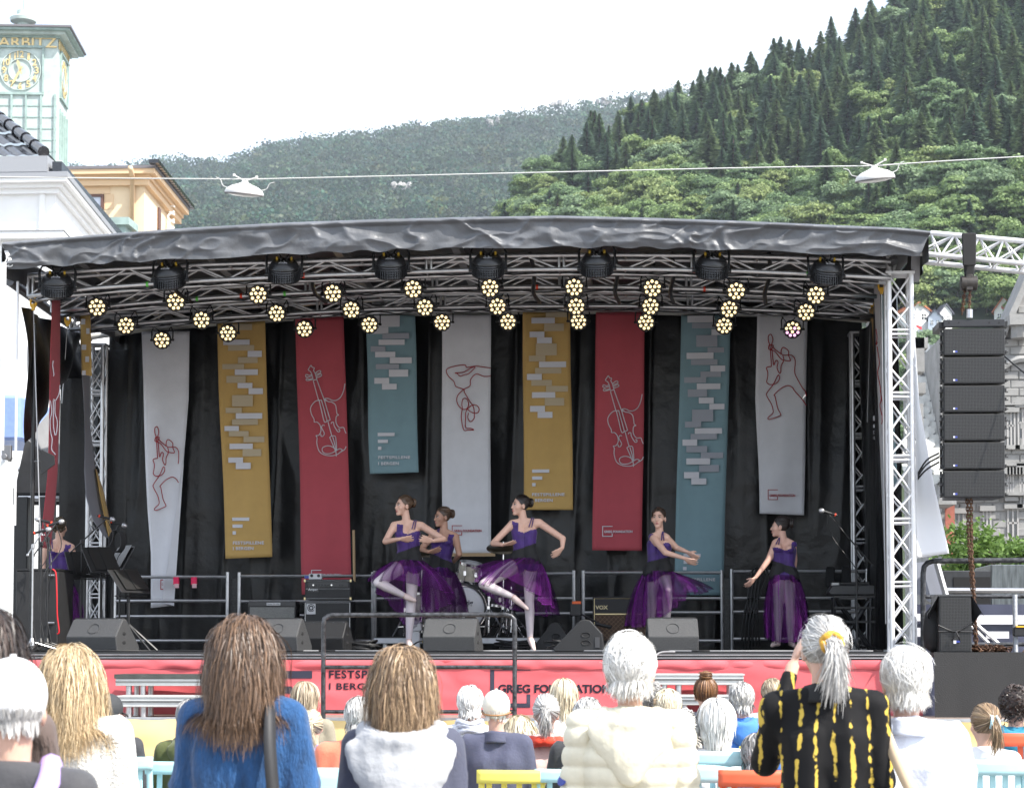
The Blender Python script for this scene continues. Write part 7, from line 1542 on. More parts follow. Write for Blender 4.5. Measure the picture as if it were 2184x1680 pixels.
# ---- hair: strands as narrow ribbons that follow the head, over a solid underlayer
def strands(name, P_, W, cols, parent, rng, width=.0045, out=None):
 """P_: (n, m, 3) polylines; cols: (n, 3)"""
 n, m, _ = P_.shape; T = np.gradient(P_, axis=1); T /= np.linalg.norm(T, axis=2, keepdims=True) + 1e-9
 O = (P_ - out[None, None]) if out is not None else np.ones_like(P_); O /= np.linalg.norm(O, axis=2, keepdims=True) + 1e-9
 S_ = np.cross(T, O); S_ /= np.linalg.norm(S_, axis=2, keepdims=True) + 1e-9
 S_ = S_ * math.cos(.5) + O * (rng.random((n, 1, 1)) * 1.4 - .7)
 taper = np.interp(np.linspace(0, 1, m), [0, .15, .7, 1], [.6, 1, .9, .25])[None, :, None] * width * (.6 + .8 * rng.random((n, 1, 1)))
 A, B = P_ - S_ * taper, P_ + S_ * taper; V = np.stack([A, B], 2).reshape(-1, 3)
 base = (np.arange(n)[:, None] * m + np.arange(m - 1)[None]) * 2; q = np.stack([base, base + 1, base + 3, base + 2], -1).reshape(-1, 4)
 az = P_[:, m // 2] * 38; cols = cols * (1 + .26 * noise3(az, 2))[:, None]; shade = np.repeat(cols, m * 2, 0) * np.tile(np.repeat(np.linspace(.82, 1.12, m), 2), n)[:, None]; return mesh_np(name, V - np.array(wloc(parent)), q, hair_m, parent, shade.clip(0, 1), smooth=True)
def hair_cols(n, c0, c1, rng): t = rng.random((n, 1)) ** 1.2; return (np.array(c0) * (1 - t) + np.array(c1) * t) * (.84 + .32 * rng.random((n, 1)))
def grow(c, M, rad, n, m, L, rng, grav=.35, lift=.03, comb=(0, 0, -1), root=lambda d: d[:, 1] < .3, wave=0, wfreq=18, coll=None, spreadr=.25, jit=.15, target=None):
 D = rng.normal(size=(n * 4, 3)); D /= np.linalg.norm(D, axis=1)[:, None]; D = D[root(D)][:n]; n = len(D)
 rad = np.asarray(rad, float); lay = 1.0 + lift * rng.random((n, 1)); p = D * rad * lay; P_ = [p]
 comb = np.asarray(comb, float); d = comb + rng.normal(size=(n, 3)) * jit; ph = rng.random((n, 1)) * 6.28; sx = np.cross(D, [0, 0, 1.]) + 1e-6; sx /= np.linalg.norm(sx, axis=1)[:, None]
 step = (L * (.75 + .4 * rng.random((n, 1)))) / (m - 1)
 for k in range(1, m):
  if target is not None: g_ = target - p; g_ /= np.linalg.norm(g_, axis=1)[:, None] + 1e-9; d = d * .6 + g_ * .6
  d = d / (np.linalg.norm(d, axis=1)[:, None] + 1e-9) + np.array([0, 0, -grav]) + rng.normal(size=(n, 3)) * jit * .3
  e = p / (rad * lay); r_ = np.linalg.norm(e, axis=1, keepdims=True); N_ = e / (rad * lay); N_ /= np.linalg.norm(N_, axis=1)[:, None]; hug = (r_ < 1.12) & (p[:, 2:3] > -rad[2] * .55)
  d = np.where(hug, d - N_ * (d * N_).sum(1, keepdims=True), d); d /= np.linalg.norm(d, axis=1)[:, None] + 1e-9
  p = p + d * step; e = p / (rad * lay); r_ = np.linalg.norm(e, axis=1, keepdims=True); p = np.where((r_ < 1), p / r_, p)
  if coll is not None:
   cc, cr = coll; e = (p - cc) / cr; r_ = np.linalg.norm(e, axis=1, keepdims=True); p = np.where(r_ < 1, cc + (p - cc) / r_, p)
  P_.append(p + (sx * np.sin(ph + k * step * wfreq) + D * np.cos(ph * 1.7 + k * step * wfreq) * .6) * wave * min(1, k / 4))
 return np.stack(P_, 1) @ M.T + c
# ------------------------------------------------------------------ dancers
velvet = mat('purple_velvet', (.040, .009, .125), .55, sheen=.22, var=.35, vscale=14, spec=.4)
tights = mat('pale_tights', (.60, .53, .55), .6, var=.04, vscale=8)
slipper = mat('ballet_slipper', (.66, .52, .48), .55)
band_m = mat('black_band', (.008, .008, .009), .8)
def tulle(name, col, a):
 if name in MATS: return MATS[name]
 m = bpy.data.materials.new(name); m.use_nodes = True; MATS[name] = m; n, l = m.node_tree.nodes, m.node_tree.links; n.clear()
 o = n.new('ShaderNodeOutputMaterial'); tr = n.new('ShaderNodeBsdfTransparent'); df = n.new('ShaderNodeBsdfDiffuse'); tl = n.new('ShaderNodeBsdfTranslucent'); ad = n.new('ShaderNodeMixShader'); mx_ = n.new('ShaderNodeMixShader')
 df.inputs[0].default_value = (*col, 1); tl.inputs[0].default_value = (*[min(1, c * 1.6) for c in col], 1); ad.inputs[0].default_value = .4
 at = n.new('ShaderNodeAttribute'); at.attribute_name = 'tint'; r = n.new('ShaderNodeMapRange'); r.inputs['To Min'].default_value = a * .35; r.inputs['To Max'].default_value = min(.97, a * 1.75)
 l.new(at.outputs['Fac'], r.inputs['Value']); l.new(r.outputs[0], mx_.inputs[0])
 l.new(df.outputs[0], ad.inputs[1]); l.new(tl.outputs[0], ad.inputs[2]); l.new(tr.outputs[0], mx_.inputs[1]); l.new(ad.outputs[0], mx_.inputs[2]); l.new(mx_.outputs[0], o.inputs['Surface']); return m
t_dark, t_purp = tulle('dark_tulle', (.018, .007, .028), .28), tulle('purple_tulle', (.27, .04, .34), .33)
def skirt(parent, waist, wr, axis_r, axis_f, hem, name, m, folds=22, amp=.03, seed=0, droop=.0, waist_drop=.0, out=.05):
 """waist ring to a closed hem loop; hem points run clockwise from the dancer's image-left side along the front"""
 H = np.array(catmull(hem, 10, closed=True)); n = len(H); W = np.array(waist)
 ang = np.unwrap(np.arctan2((H - H.mean(0))[:, 1], (H - H.mean(0))[:, 0])); seg = np.linspace(0, 1, n, endpoint=False)
 a0 = math.atan2((H[0] - W)[1], (H[0] - W)[0]); sgn = 1 if ang[-1] > ang[0] else -1; th = a0 + sgn * seg * 2 * math.pi
 ring_ = W + np.stack([np.cos(th) * wr[0], np.sin(th) * wr[1], 0 * th - waist_drop], -1)
 rows = 26; V = []; TT = []
 for j in range(rows + 1):
  v = j / rows; mid = ring_ * .45 + H * .55; mid[:, 2] = ring_[:, 2] * .6 + H[:, 2] * .4; mid += nrm_rows(np.stack([np.cos(th), np.sin(th), 0 * th], -1)) * out
  p = ring_ * (1 - v) ** 2 + mid * 2 * v * (1 - v) + H * v * v
  f = np.sin(seg * 2 * math.pi * folds + seed + 1.2 * np.sin(seg * 19 + seed)) * amp * v ** .8 + .6 * amp * np.sin(seg * 2 * math.pi * folds * 2.3 + v * 4 + seed * 2) * v
  p = p + np.stack([np.cos(th), np.sin(th), .25 * np.cos(th * 3)], -1) * f[:, None]; V.append(p)
  ph2 = np.sin(seg * 2 * math.pi * folds + seed + 1.2 * np.sin(seg * 19 + seed) + 1.2); ph3 = noise3(np.stack([seg * 23 + seed, 0 * seg + v * 1.4, 0 * seg], -1), 3)
  TT.append((.42 + .30 * ph2 * (1 - .3 * v) + .45 * ph3 + .25 * (1 - v) ** 2 + (.55 if v > .965 else 0)).clip(0, 1))
 V = np.concatenate(V); Fc = np.array([(j * n + i, j * n + (i + 1) % n, (j + 1) * n + (i + 1) % n, (j + 1) * n + i) for j in range(rows) for i in range(n)])
 T = np.concatenate(TT); o = mesh_np(name, V - np.array(wloc(parent)), Fc, m, parent, np.stack([T, T, T], 1), smooth=True); return o
def nrm_rows(a): return a / (np.linalg.norm(a, axis=1, keepdims=True) + 1e-9)
def dancer(label, Y0, k, J, face, palm, wide_side, hem, hair=((.035, .022, .016), (.11, .07, .045)), skin=0, floor_toes=True, lean=(0, 0, 1), bun='back', headk=.92, facing=1, hem2=None, hands=True, face_on=True, curly=False, waistz=None, seed=0, feet=True):
 """J: joint name -> (u, v, dy) in the crop given by k, dy metres behind the plane Y0"""
 G = {n_: np.array(P(*k(j[0], j[1]), Y0 + (j[2] if len(j) > 2 else 0))) for n_, j in J.items()}
 base = (G['hipL'] + G['hipR']) / 2; t = empty('person', (base[0], base[1], ZS), label, 'person', 'dancers on the stage')
 B = Blob(); up = nrm(G['neck'] - G['waist']); rt_ = nrm(G['shR'] - G['shL']); fw = nrm(np.cross(up, rt_)) * facing
 hr = nrm(G['hipR'] - G['hipL']); chest = G['waist'] + (G['neck'] - G['waist']) * .60; pel = base + (G['waist'] - base) * .25
 for s_ in (-1, 1):
  B.cap(G['waist'] + hr * s_ * .045, chest + rt_ * s_ * .058, .068, .080, 'torso'); B.cap(chest + rt_ * s_ * .058, G['neck'] + rt_ * s_ * .06 - up * .075, .080, .058, 'torso')
  B.cap(base + hr * s_ * .075, G['waist'] + hr * s_ * .045, .088, .068, 'torso'); B.cap(base + hr * s_ * .062 - fw * .03 - up * .02, base + hr * s_ * .07 - fw * .02 + up * .03, .085, .08, 'torso')
  B.ell(chest + rt_ * s_ * .062 + fw * .058 + up * .01, (.05, .045, .048), None, 'torso')
 for sd in ('L', 'R'):
  sh = G['sh' + sd]; B.cap(G['neck'] - up * .055 + (sh - G['neck']) * .25, sh, .045, .045, 'torso'); B.cap(G['neck'] + up * .01, sh - up * -.012, .030, .036, 'shoulder')
  B.cap(sh, G['el' + sd], .043, .034, 'arm'); B.cap(G['el' + sd], G['wr' + sd], .035, .021, 'arm')
  hand_parts(B, G['wr' + sd], G['ha' + sd], V3(*palm[sd]), 1 if sd == 'L' else -1, .95)
  B.cap(G['hip' + sd], G['kn' + sd], .083, .050, 'leg' + sd); m_ = G['kn' + sd] + (G['an' + sd] - G['kn' + sd]) * .3; B.cap(G['kn' + sd], m_, .048, .052, 'shin' + sd); B.cap(m_, G['an' + sd], .052, .030, 'shin' + sd)
  an, to = G['an' + sd], G['to' + sd]; fd = nrm(to - an)
  B.cap(an, an + (to - an) * .35, .030, .032, 'foot' + sd); B.cap(an + (to - an) * .3, to - fd * .018, .033, .018, 'foot' + sd); B.cap(an - nrm(G['an' + sd] - G['kn' + sd]) * -.02, an + fd * .03, .030, .028, 'foot' + sd)
 M = frame_from(face); hc = G['head']; nb = hc + M @ V3(0, -.02, -.06) * headk
 B.cap(G['neck'] - up * .03, nb, .046, .043, 'neck'); head_parts(B, hc, M, headk)
 co, nv, fc = B.mesh(.0074, 4); tg, tt = B.near(co); cb_, _, fb_ = B.mesh(.0074, 4, dec=.3); put('body', cb_, fb_, skin_m[skin], t)
 if face_on: face_parts(hc, M, headk, t)
 # leotard: torso up to a scooped neckline, a broad strap on one shoulder
 rel = co - G['waist']; h = rel @ up; lat = rel @ rt_; Lt = np.linalg.norm(G['neck'] - G['waist']); wl = 1 if wide_side == 'R' else -1
 top = Lt * .70 - .03 * np.exp(-(lat / .06) ** 2) + .0 * lat
 strap = (tg == 'torso') & (lat * wl > .055) & (lat * wl < .125) & (h < Lt * 1.1)
 keep = ((tg == 'torso') & (h < top)) | strap | (((tg == 'legL') | (tg == 'legR')) & (tt < .12)); shell('leotard', co, nv, fc, keep, .005, velvet, t)
 kb = (tg == 'torso') & (h > -.17) & (h < .02 + (-lat * wl) * .35); shell('waistband', co, nv, fc, kb, .010, band_m, t)
 hl = ((tg == 'legL') | (tg == 'legR')) & (tt < .10)
 for sd in 'LR': shell('tights_leg', co, nv, fc, ((tg == 'leg' + sd) | (tg == 'shin' + sd)) & ~((tg == 'leg' + sd) & (tt < .04)), .003, tights, t)
 for sd in 'LR': shell('slipper', co, nv, fc, (tg == 'foot' + sd), .004, slipper, t)
 os_ = 'L' if wl > 0 else 'R'; sh = G['sh' + os_]
 for off in (.0, .03):                                     # pair of thin straps on the other shoulder
  a = chest + rt_ * (-wl) * (.085 - off) + up * .05; mb = MB()
  pts = [a + fw * .085, G['neck'] + (sh - G['neck']) * (.62 - off * 4) + up * .035 + fw * .03, G['neck'] + (sh - G['neck']) * (.62 - off * 4) + up * .038 - fw * .03, a - fw * .085]
  mb.tube(catmull(pts, 5), .006, 5); mb.build('strap', velvet, t, smooth=True)
 # hair drawn back to a bun
 rngh = np.random.default_rng(seed + 30); rad = V3(.080, .099, .092) * headk; c2 = hc + M @ V3(0, -.012, .035) * headk
 bl = Blob(); bl.ell(c2, rad * 1.02, M, 'h'); hco, hnv, hfc = bl.mesh(.009, 2); loc = (hco - hc) @ M / headk
 keep = (loc[:, 1] < .050 + (loc[:, 2] - .02) * .35) & (loc[:, 2] > -.055 + np.maximum(0, loc[:, 1] + .02) * 1.3); k4_ = keep[hfc].all(1); f = hfc[k4_]; u, inv = np.unique(f, return_inverse=True)
 hm = mat('hair_base_%d' % seed, tuple(np.array(hair[0]) * .8 + np.array(hair[1]) * .2), .45, var=.4, vscale=30, stretch=(1, 1, 4))
 hb = put('hair', hco[u], inv.reshape(f.shape), hm, t)
 bp = {'back': V3(0, -.118, .045), 'high': V3(0, -.095, .085)}[bun] * headk; bw = hc + M @ bp
 S_ = grow(c2, M, rad * 1.03, 420, 9, .17, rngh, grav=0, lift=.015, comb=(0, -1, 0), root=lambda d: (d[:, 1] < .62) & (d[:, 2] > -.15 + .9 * np.maximum(0, d[:, 1])), target=(bp - V3(0, -.012, .035) * headk), jit=.05)
 strands('hair_strands', S_, None, hair_cols(len(S_), *hair, rngh), hb, rngh, .0022, c2)
 b2 = Blob()
 for q in range(9): an = q * .698; b2.ell(bw + M @ V3(.024 * math.cos(an), -.012 + .006 * math.sin(q * 2.2), .024 * math.sin(an)), (.021, .021, .021), None)
 b2.ell(bw, (.03, .03, .03), None)
 if curly:
  for q in range(26): d = rngh.normal(size=3); d = nrm(d); b2.ell(bw + M @ (V3(0, .05, -.02) + d * V3(.085, .075, .07)), (.020, .020, .020), None)
 co2, _, f2 = b2.mesh(.007, 2); put('hair_bun', co2, f2, hm, t)
 an = rngh.random((160, 1)) * 6.28; ar = np.linspace(0, 2.6, 8)[None]; rr_ = .036 + .014 * rngh.random((160, 1)); CU = np.stack([rr_ * np.cos(an + ar), -.012 + .03 * (rngh.random((160, 1)) - .5) + 0 * ar, rr_ * np.sin(an + ar)], -1)
 strands('bun_strands', CU @ M.T + bw, None, hair_cols(160, *hair, rngh), hb, rngh, .003, bw)
 mb = MB()
 for q in range(7): d = nrm(rngh.normal(size=3)); mb.tube([bw + M @ V3(.02, .03, .02), bw + M @ V3(.02, .03, .02) + d * .035], .006, 4, rads=[.010, .003])
 mb.build('hair_flower', mat('purple_flower', (.16, .03, .22), .7), t)
 # tulle skirts
 wc = G['waist'] - up * .10
 HL = [np.array(P(*k(q[0], q[1]), Y0 + q[2])) for q in hem]
 skirt(t, wc, (.150, .125), None, None, HL, 'tulle_skirt', t_dark, 20, .028, seed)
 H2 = [np.array(P(*k(q[0], q[1]), Y0 + q[2] * .86)) for q in (hem2 or hem)]; cen = np.mean(H2, 0); H2 = [cen + (q - cen) * .95 + V3(0, 0, .015) for q in H2]
 skirt(t, wc, (.142, .118), None, None, H2, 'tulle_underskirt', t_purp, 16, .035, seed + 3)
 return t
c7 = C(1050, 1440, 3.11); c8 = C(1400, 1440, 3.11); c4 = C(1340, 1480, 3.5)
dancer('dancer in purple leotard on one leg, both arms curved before her', 22.0, c7,
 dict(head=(500, 243), neck=(535, 398), shL=(412, 425), shR=(672, 428), waist=(545, 660), hipL=(500, 790), hipR=(590, 790), elL=(330, 572, -.08), wrL=(462, 548, -.24), haL=(600, 548, -.26), elR=(868, 548, -.16), wrR=(775, 566, -.30), haR=(690, 550, -.34),
      knL=(262, 955, -.28), anL=(500, 1075, -.12), toL=(618, 1128, -.10), knR=(572, 1110, -.02), anR=(548, 1495, .02), toR=(566, 1588, -.10)),
 (-.80, -.60, .02), dict(L=(0, .6, .5), R=(0, .8, .3)), 'L',
 [(180, 920, -.05), (275, 945, -.36), (420, 932, -.36), (560, 968, -.3), (780, 1012, -.28), (945, 1065, -.2), (962, 1150, .0), (820, 1230, .2), (650, 1345, .28), (520, 1385, .3), (400, 1215, .28), (250, 1045, .2)], hair=((.055, .032, .02), (.20, .12, .07)), seed=1)
dancer('dancer with her back turned beside the one on one leg, looking over her shoulder', 22.75, c7,
 dict(head=(862, 348), neck=(880, 475), shL=(782, 505), shR=(985, 530), waist=(845, 735), hipL=(800, 845), hipR=(890, 845), elL=(665, 640, -.10), wrL=(730, 668, -.22), haL=(800, 655, -.2), elR=(1020, 690, -.1), wrR=(965, 765, .10), haR=(930, 770, .2),
      knL=(800, 1080, -.05), anL=(790, 1400, .1), toL=(760, 1450, .0), knR=(905, 1080, .1), anR=(930, 1400, .15), toR=(960, 1450, .05)),
 (-.80, -.55, -.03), dict(L=(0, .5, .5), R=(0, -.5, .5)), 'R',
 [(690, 1120, -.05), (700, 1290, -.3), (860, 1300, -.34), (1000, 1300, -.3), (1078, 1250, .0), (1060, 1150, .25), (900, 1220, .35), (750, 1200, .3)], skin=1, hair=((.045, .028, .018), (.17, .10, .06)), bun='back', facing=-1, seed=2)
dancer('dancer with dark bun on one leg, arms open, before the drum kit', 21.9, c8,
 dict(head=(500, 240), neck=(535, 385), shL=(425, 408), shR=(680, 400), waist=(540, 640), hipL=(500, 775), hipR=(590, 775), elL=(248, 588, -.06), wrL=(335, 602, -.2), haL=(458, 582, -.24), elR=(898, 545, -.06), wrR=(893, 632, -.12), haR=(785, 722, -.2),
      knL=(155, 970, -.25), anL=(425, 1085, -.14), toL=(575, 1208, -.12), knR=(585, 1110, -.04), anR=(592, 1470, .02), toR=(632, 1592, -.10)),
 (-.86, -.50, .03), dict(L=(0, .3, .8), R=(-.5, .5, .2)), 'L',
 [(70, 800, .0), (100, 960, -.3), (200, 985, -.34), (300, 900, -.36), (440, 950, -.36), (600, 1040, -.34), (760, 1180, -.22), (850, 1265, -.05), (700, 1285, .22), (540, 1250, .32), (300, 1180, .3), (150, 1030, .2)], hair=((.012, .009, .009), (.05, .035, .03)), seed=3)
dancer('dancer facing the crowd with both arms reaching out, beside the teal banner', 22.2, k2b,
 dict(head=(1056, 660), neck=(1065, 772), shL=(1015, 795), shR=(1112, 800, -.06), waist=(1055, 970), hipL=(1020, 1050), hipR=(1085, 1050), elL=(1105, 905, -.22), wrL=(1240, 945, -.3), haL=(1315, 978, -.3), elR=(1185, 872, .0), wrR=(1262, 900, -.1), haR=(1326, 945, -.14),
      knL=(1010, 1210, .0), anL=(1000, 1430, .12), toL=(1010, 1490, .0), knR=(1120, 1170, -.14), anR=(1115, 1430, .05), toR=(1140, 1490, -.06)),
 (-.22, -.97, .0), dict(L=(0, .6, .5), R=(0, .6, .6)), 'L',
 [(820, 1440, .0), (900, 1458, -.28), (1010, 1420, -.32), (1120, 1348, -.34), (1200, 1285, -.32), (1290, 1195, -.25), (1372, 1202, -.12), (1432, 1166, .05), (1300, 1150, .2), (1180, 1260, .28), (1050, 1380, .3), (920, 1430, .25)], hair=((.035, .022, .016), (.10, .065, .045)), seed=4)
dancer('dancer standing in profile with lowered arms before the white banner', 22.4, k7,
 dict(head=(88, 722), neck=(110, 810), shL=(55, 838), shR=(178, 850), waist=(112, 1000), hipL=(85, 1080), hipR=(145, 1080), elL=(2, 960, -.04), wrL=(-90, 1085, -.1), haL=(-150, 1145, -.12), elR=(190, 960, .05), wrR=(188, 1055, .1), haR=(185, 1110, .12),
      knL=(75, 1290), anL=(70, 1545, .02), toL=(20, 1580, .0), knR=(160, 1290), anR=(165, 1545, .05), toR=(190, 1580, -.06)),
 (-.97, .12, .02), dict(L=(-.3, .5, .5), R=(-.5, 0, .2)), 'R',
 [(-5, 1520, .0), (40, 1555, -.25), (140, 1560, -.3), (240, 1555, -.25), (290, 1515, .0), (220, 1540, .25), (130, 1545, .3), (40, 1540, .25)], hair=((.012, .009, .009), (.05, .035, .03)), skin=2, facing=-1, seed=5)
dancer('dancer with curly hair seen from behind in the open wing', 23.4, k3,
 dict(head=(432, 725), neck=(425, 820), shL=(335, 860), shR=(512, 868), waist=(430, 1050), hipL=(395, 1130), hipR=(470, 1130), elL=(310, 985), wrL=(320, 1090, -.05), haL=(330, 1150, -.08), elR=(540, 985), wrR=(520, 1080, -.05), haR=(510, 1150, -.08),
      knL=(395, 1340), anL=(395, 1590), toL=(380, 1640, .1), knR=(480, 1340), anR=(490, 1590), toR=(500, 1640, .1)),
 (.15, .98, .0), dict(L=(.3, 0, .0), R=(-.3, 0, 0)), 'R',
 [(350, 1500, .0), (400, 1580, -.25), (500, 1590, -.28), (590, 1560, -.2), (610, 1500, .0), (560, 1540, .25), (450, 1560, .3), (370, 1540, .2)], hair=((.03, .02, .012), (.14, .10, .05)), facing=-1, face_on=False, curly=True, seed=6)
# ------------------------------------------------------------------ audience, seen from behind
def tf_person(x, y, yaw):
 c, s_ = math.cos(yaw), math.sin(yaw); M = np.array([[c, -s_, 0], [s_, c, 0], [0, 0, 1.]]); o = V3(x, y, 0)
 return (lambda p: o + M @ V3(*p)), M
def fold_disp(co, nv, amp, seed, kind='plain', x0=None):
 q = co * V3(7, 7, 3.2) + seed; d = (1 - np.abs(noise3(q, seed % 7))) ** 3 * amp - amp * .4
 q = co * V3(13, 13, 8) + seed; d += fbm(q, 2, seed % 5) * amp * .35
 return co + nv * d[:, None]
HAIR = dict(white=((.62, .60, .56), (.86, .85, .82)), silver=((.30, .29, .28), (.66, .65, .63)), grey=((.14, .135, .13), (.42, .41, .40)), blonde=((.33, .22, .11), (.72, .57, .36)), ashblonde=((.22, .16, .10), (.62, .52, .38)), brown=((.055, .032, .02), (.23, .14, .085)), lightbrown=((.11, .065, .035), (.42, .29, .17)), dark=((.014, .010, .009), (.075, .05, .04)), red=((.10, .04, .018), (.30, .15, .06)), paleblonde=((.48, .40, .27), (.80, .72, .56)))
CLOTHES = {}
def spectator(label, px, top_py, Y, style, hair, garment, sit=False, yaw=0, sw=.170, build=1.0, near=True, sleeves='long', puffer=None, extras=(), skin=0, head_yaw=0, pants=(.03, .035, .06), seed=0, hl=.26, arms='down', headk=1.0, collar=None, tilt=0, material=None, amp=.010):
 if sit: Y *= 1.3                              # the chairs stand well behind the standing row
 top = P(px, top_py, Y); x, y, H = top.x, Y, top.z; Tf, M = tf_person(x, y, R(yaw)); rng = np.random.default_rng(seed + 100)
 t = empty('person', (x, y, 0), label, 'person', 'seated spectators' if sit else 'standing spectators')
 hk = headk; hz = H - .130 * hk - (.02 if style in ('long', 'bob', 'curly', 'bun', 'pony') else .012)
 nz = hz - .155 * hk; shz = nz - .047; wz = shz - .40 * (1 if not sit else .92); hipz = wz - .16 if not sit else .52
 if sit: wz = max(hipz + .16, shz - .40)
 S_ = lambda s, q: Tf((s * q[0], q[1], q[2]))
 B = Blob(); Mh = M @ frame_from((math.sin(R(head_yaw)), math.cos(R(head_yaw)), tilt)); hc = Tf((0, .02, hz))
 head_parts(B, hc, Mh, hk); B.cap(Tf((0, .016, nz - .02)), hc + Mh @ V3(0, -.02, -.05) * hk, .050, .052, 'neck')
 G = Blob(); b_ = build; L = Blob()
 for Q_, e in ((B, -.02), (G, .0)): Q_.cap(Tf((0, -.015, shz - .22)), Tf((0, -.015, nz - .03)), .085 * b_ + e, .062 + e, 'torso')
 for s in (-1, 1):
  for Q_, e in ((B, -.014), (G, .013)):
   Q_.cap(S_(s, (.05, 0, wz)), S_(s, (.075, 0, shz - .12)), .088 * b_ + e, .098 * b_ + e, 'torso'); Q_.cap(S_(s, (.075, 0, shz - .12)), S_(s, (sw * .55, -.01, shz - .02)), .098 * b_ + e, .058 * b_ + e, 'torso')
   Q_.cap(S_(s, (.06, 0, hipz)), S_(s, (.05, 0, wz)), .105 * b_ + e, .088 * b_ + e, 'torso'); Q_.cap(Tf((0, -.02, nz - .01)), S_(s, (sw, -.005, shz)), .045 + e * .6, .055 * b_ + e * .7, 'torso')
   if arms == 'phone' and s < 0: el, wr = S_(s, (sw + .045, .13, shz - .22)), S_(s, (.10, .27, hz - .06))
   elif arms == 'bag' and s > 0: el, wr = S_(s, (sw + .055, -.03, shz - .29)), S_(s, (sw - .02, .18, shz - .36))
   elif sit: el, wr = S_(s, (sw + .045, .03, shz - .27)), S_(s, (.13, .24, hipz + .12))
   else: el, wr = S_(s, (sw + .035, .01, shz - .29)), S_(s, (sw - .02, .16, shz - .48))
   Q_.cap(S_(s, (sw, -.005, shz)), el, .052 * b_ + e, .043 * b_ + e, 'arm%d' % s); Q_.cap(el, wr if e < 0 else el + (wr - el) * .9, .042 * b_ + e, .028 + max(e, 0) * .8, 'fore%d' % s)
  hand_parts(B, wr, wr + nrm(wr - el) * .17, M @ V3(-s, .2, 0), -s, 1.0)
  hp = S_(s, (.085, 0, hipz))
  if sit: kn, an = S_(s, (.11, .42, .50)), S_(s, (.11, .40, .09))
  else: kn, an = S_(s, (.09, .02, hipz * .53)), S_(s, (.09, 0, .08))
  for Q_, e in ((B, 0), (L, .014)): Q_.cap(hp, kn, .080 * b_ + e, .055 + e, 'leg'); Q_.cap(kn, an, .055 + e, .038 + e, 'leg')
  B.cap(an + V3(0, 0, -.03), an + M @ V3(0, .13, -.05), .035, .03, 'foot')
  mb = MB(); mb.tube([an + M @ V3(0, q_, z_) for q_, z_ in ((-.06, -.05), (-.03, -.04), (.04, -.042), (.12, -.055), (.165, -.06))], .04, 10, rads=[.012, .042, .044, .036, .012]); mb.build('shoe', mat('shoe_dark', (.03, .028, .027), .6), t, smooth=True)
 co, nv, fc = B.mesh(.010 if near else .015, 4, dec=.3); put('body', co, fc, skin_m[skin], t)
 c3, n3, f3 = L.mesh(.035, 2); put('trousers', c3, f3, cloth('pants_%d_%d_%d' % tuple(int(q * 100) for q in pants), pants), t)
 gm = material or cloth('%.2f_%.2f_%.2f' % garment, garment)
 co, nv, fc = G.mesh(.0075 if puffer and near else .0125 if near else .019, 8 if puffer else 5); zz = co[:, 2]
 if puffer:
  per = puffer; lo = np.abs(np.sin((zz - H) * math.pi / per + .12 * np.sin((co[:, 0] - x) * 9))); co = co + nv * ((lo ** .55) * .014)[:, None]
 co = co if puffer else fold_disp(co, nv, amp, seed + 3); g_o = put('garment', co, fc, gm, t)
 if collar:
  mb = MB()
  def cf(u, v):
   a = u * 2 * math.pi; r_ = .072 * b_ ** .5 + .018 * (1 - v) + .006 * np.sin(a * 3); return np.stack([r_ * np.cos(a), r_ * 1.02 * np.sin(a) - .006, nz - .045 + .07 * v - .012 * np.sin(a)], -1) @ M.T + V3(x, y, 0)
  mb.gridnp(cf, 28, 5); mb.build('collar', gm if collar is True else collar, t, smooth=True, solid=.008)
 # ---------------- hair
 c0, c1 = HAIR[hair] if isinstance(hair, str) else hair; rad = V3(.084, .102, .096) * hk; cc = hc + Mh @ V3(0, -.012, .033) * hk
 hb_m = mat('hairbase_%s' % (hair if isinstance(hair, str) else seed), tuple(np.array(c0) * .7 + np.array(c1) * .3), .5, var=.3, vscale=40, stretch=(1, 1, .25))
 U = Blob(); U.ell(cc, rad * 1.0, Mh); ns = 1 if near else .27; loc_sh = Mh.T @ (Tf((0, -.01, shz - .06)) - cc); coll = (loc_sh, V3(.22, .128 * b_, .11))
 back = lambda d: (d[:, 1] < .30) | (d[:, 2] > .62)
 def cut(co_, fc_, zlo, yfront=.055):
  lc = (co_ - hc) @ Mh / hk; k_ = (lc[:, 1] < yfront + (lc[:, 2]) * .3) & (lc[:, 2] > zlo + np.maximum(0, lc[:, 1] - .0) * 1.2); f = fc_[k_[fc_].all(1)]; u, inv = np.unique(f, return_inverse=True); return co_[u], inv.reshape(f.shape)
 if style == 'cap':
  capm = extras['cap'] if isinstance(extras, dict) and 'cap' in extras else mat('cap_cream', (.70, .67, .60), .8, bump=.1)
  W_ = Blob(); W_.ell(hc + Mh @ V3(0, -.008, .040) * hk, V3(.090, .109, .100) * hk, Mh); cco, _, cf2 = W_.mesh(.010, 2); lc = (cco - hc) @ Mh / hk; k_ = lc[:, 2] > -.008 + lc[:, 1] * .25; f = cf2[k_[cf2].all(1)]; u, inv = np.unique(f, return_inverse=True)
  cp = put('cap_crown', cco[u], inv.reshape(f.shape), capm, t); md = cp.modifiers.new('s', 'SOLIDIFY'); md.thickness = .006
  mb = MB(); mb.gridnp(lambda u, v: (np.stack([(u - .5) * .15 * (1 - .25 * v), .085 + .085 * v * np.sqrt(np.maximum(0, 1 - ((u - .5) * 1.7) ** 2)), .022 - .02 * v - .09 * (u - .5) ** 2], -1) * hk) @ Mh.T + hc, 14, 6); mb.build('cap_peak', capm, t, smooth=True, solid=.006)
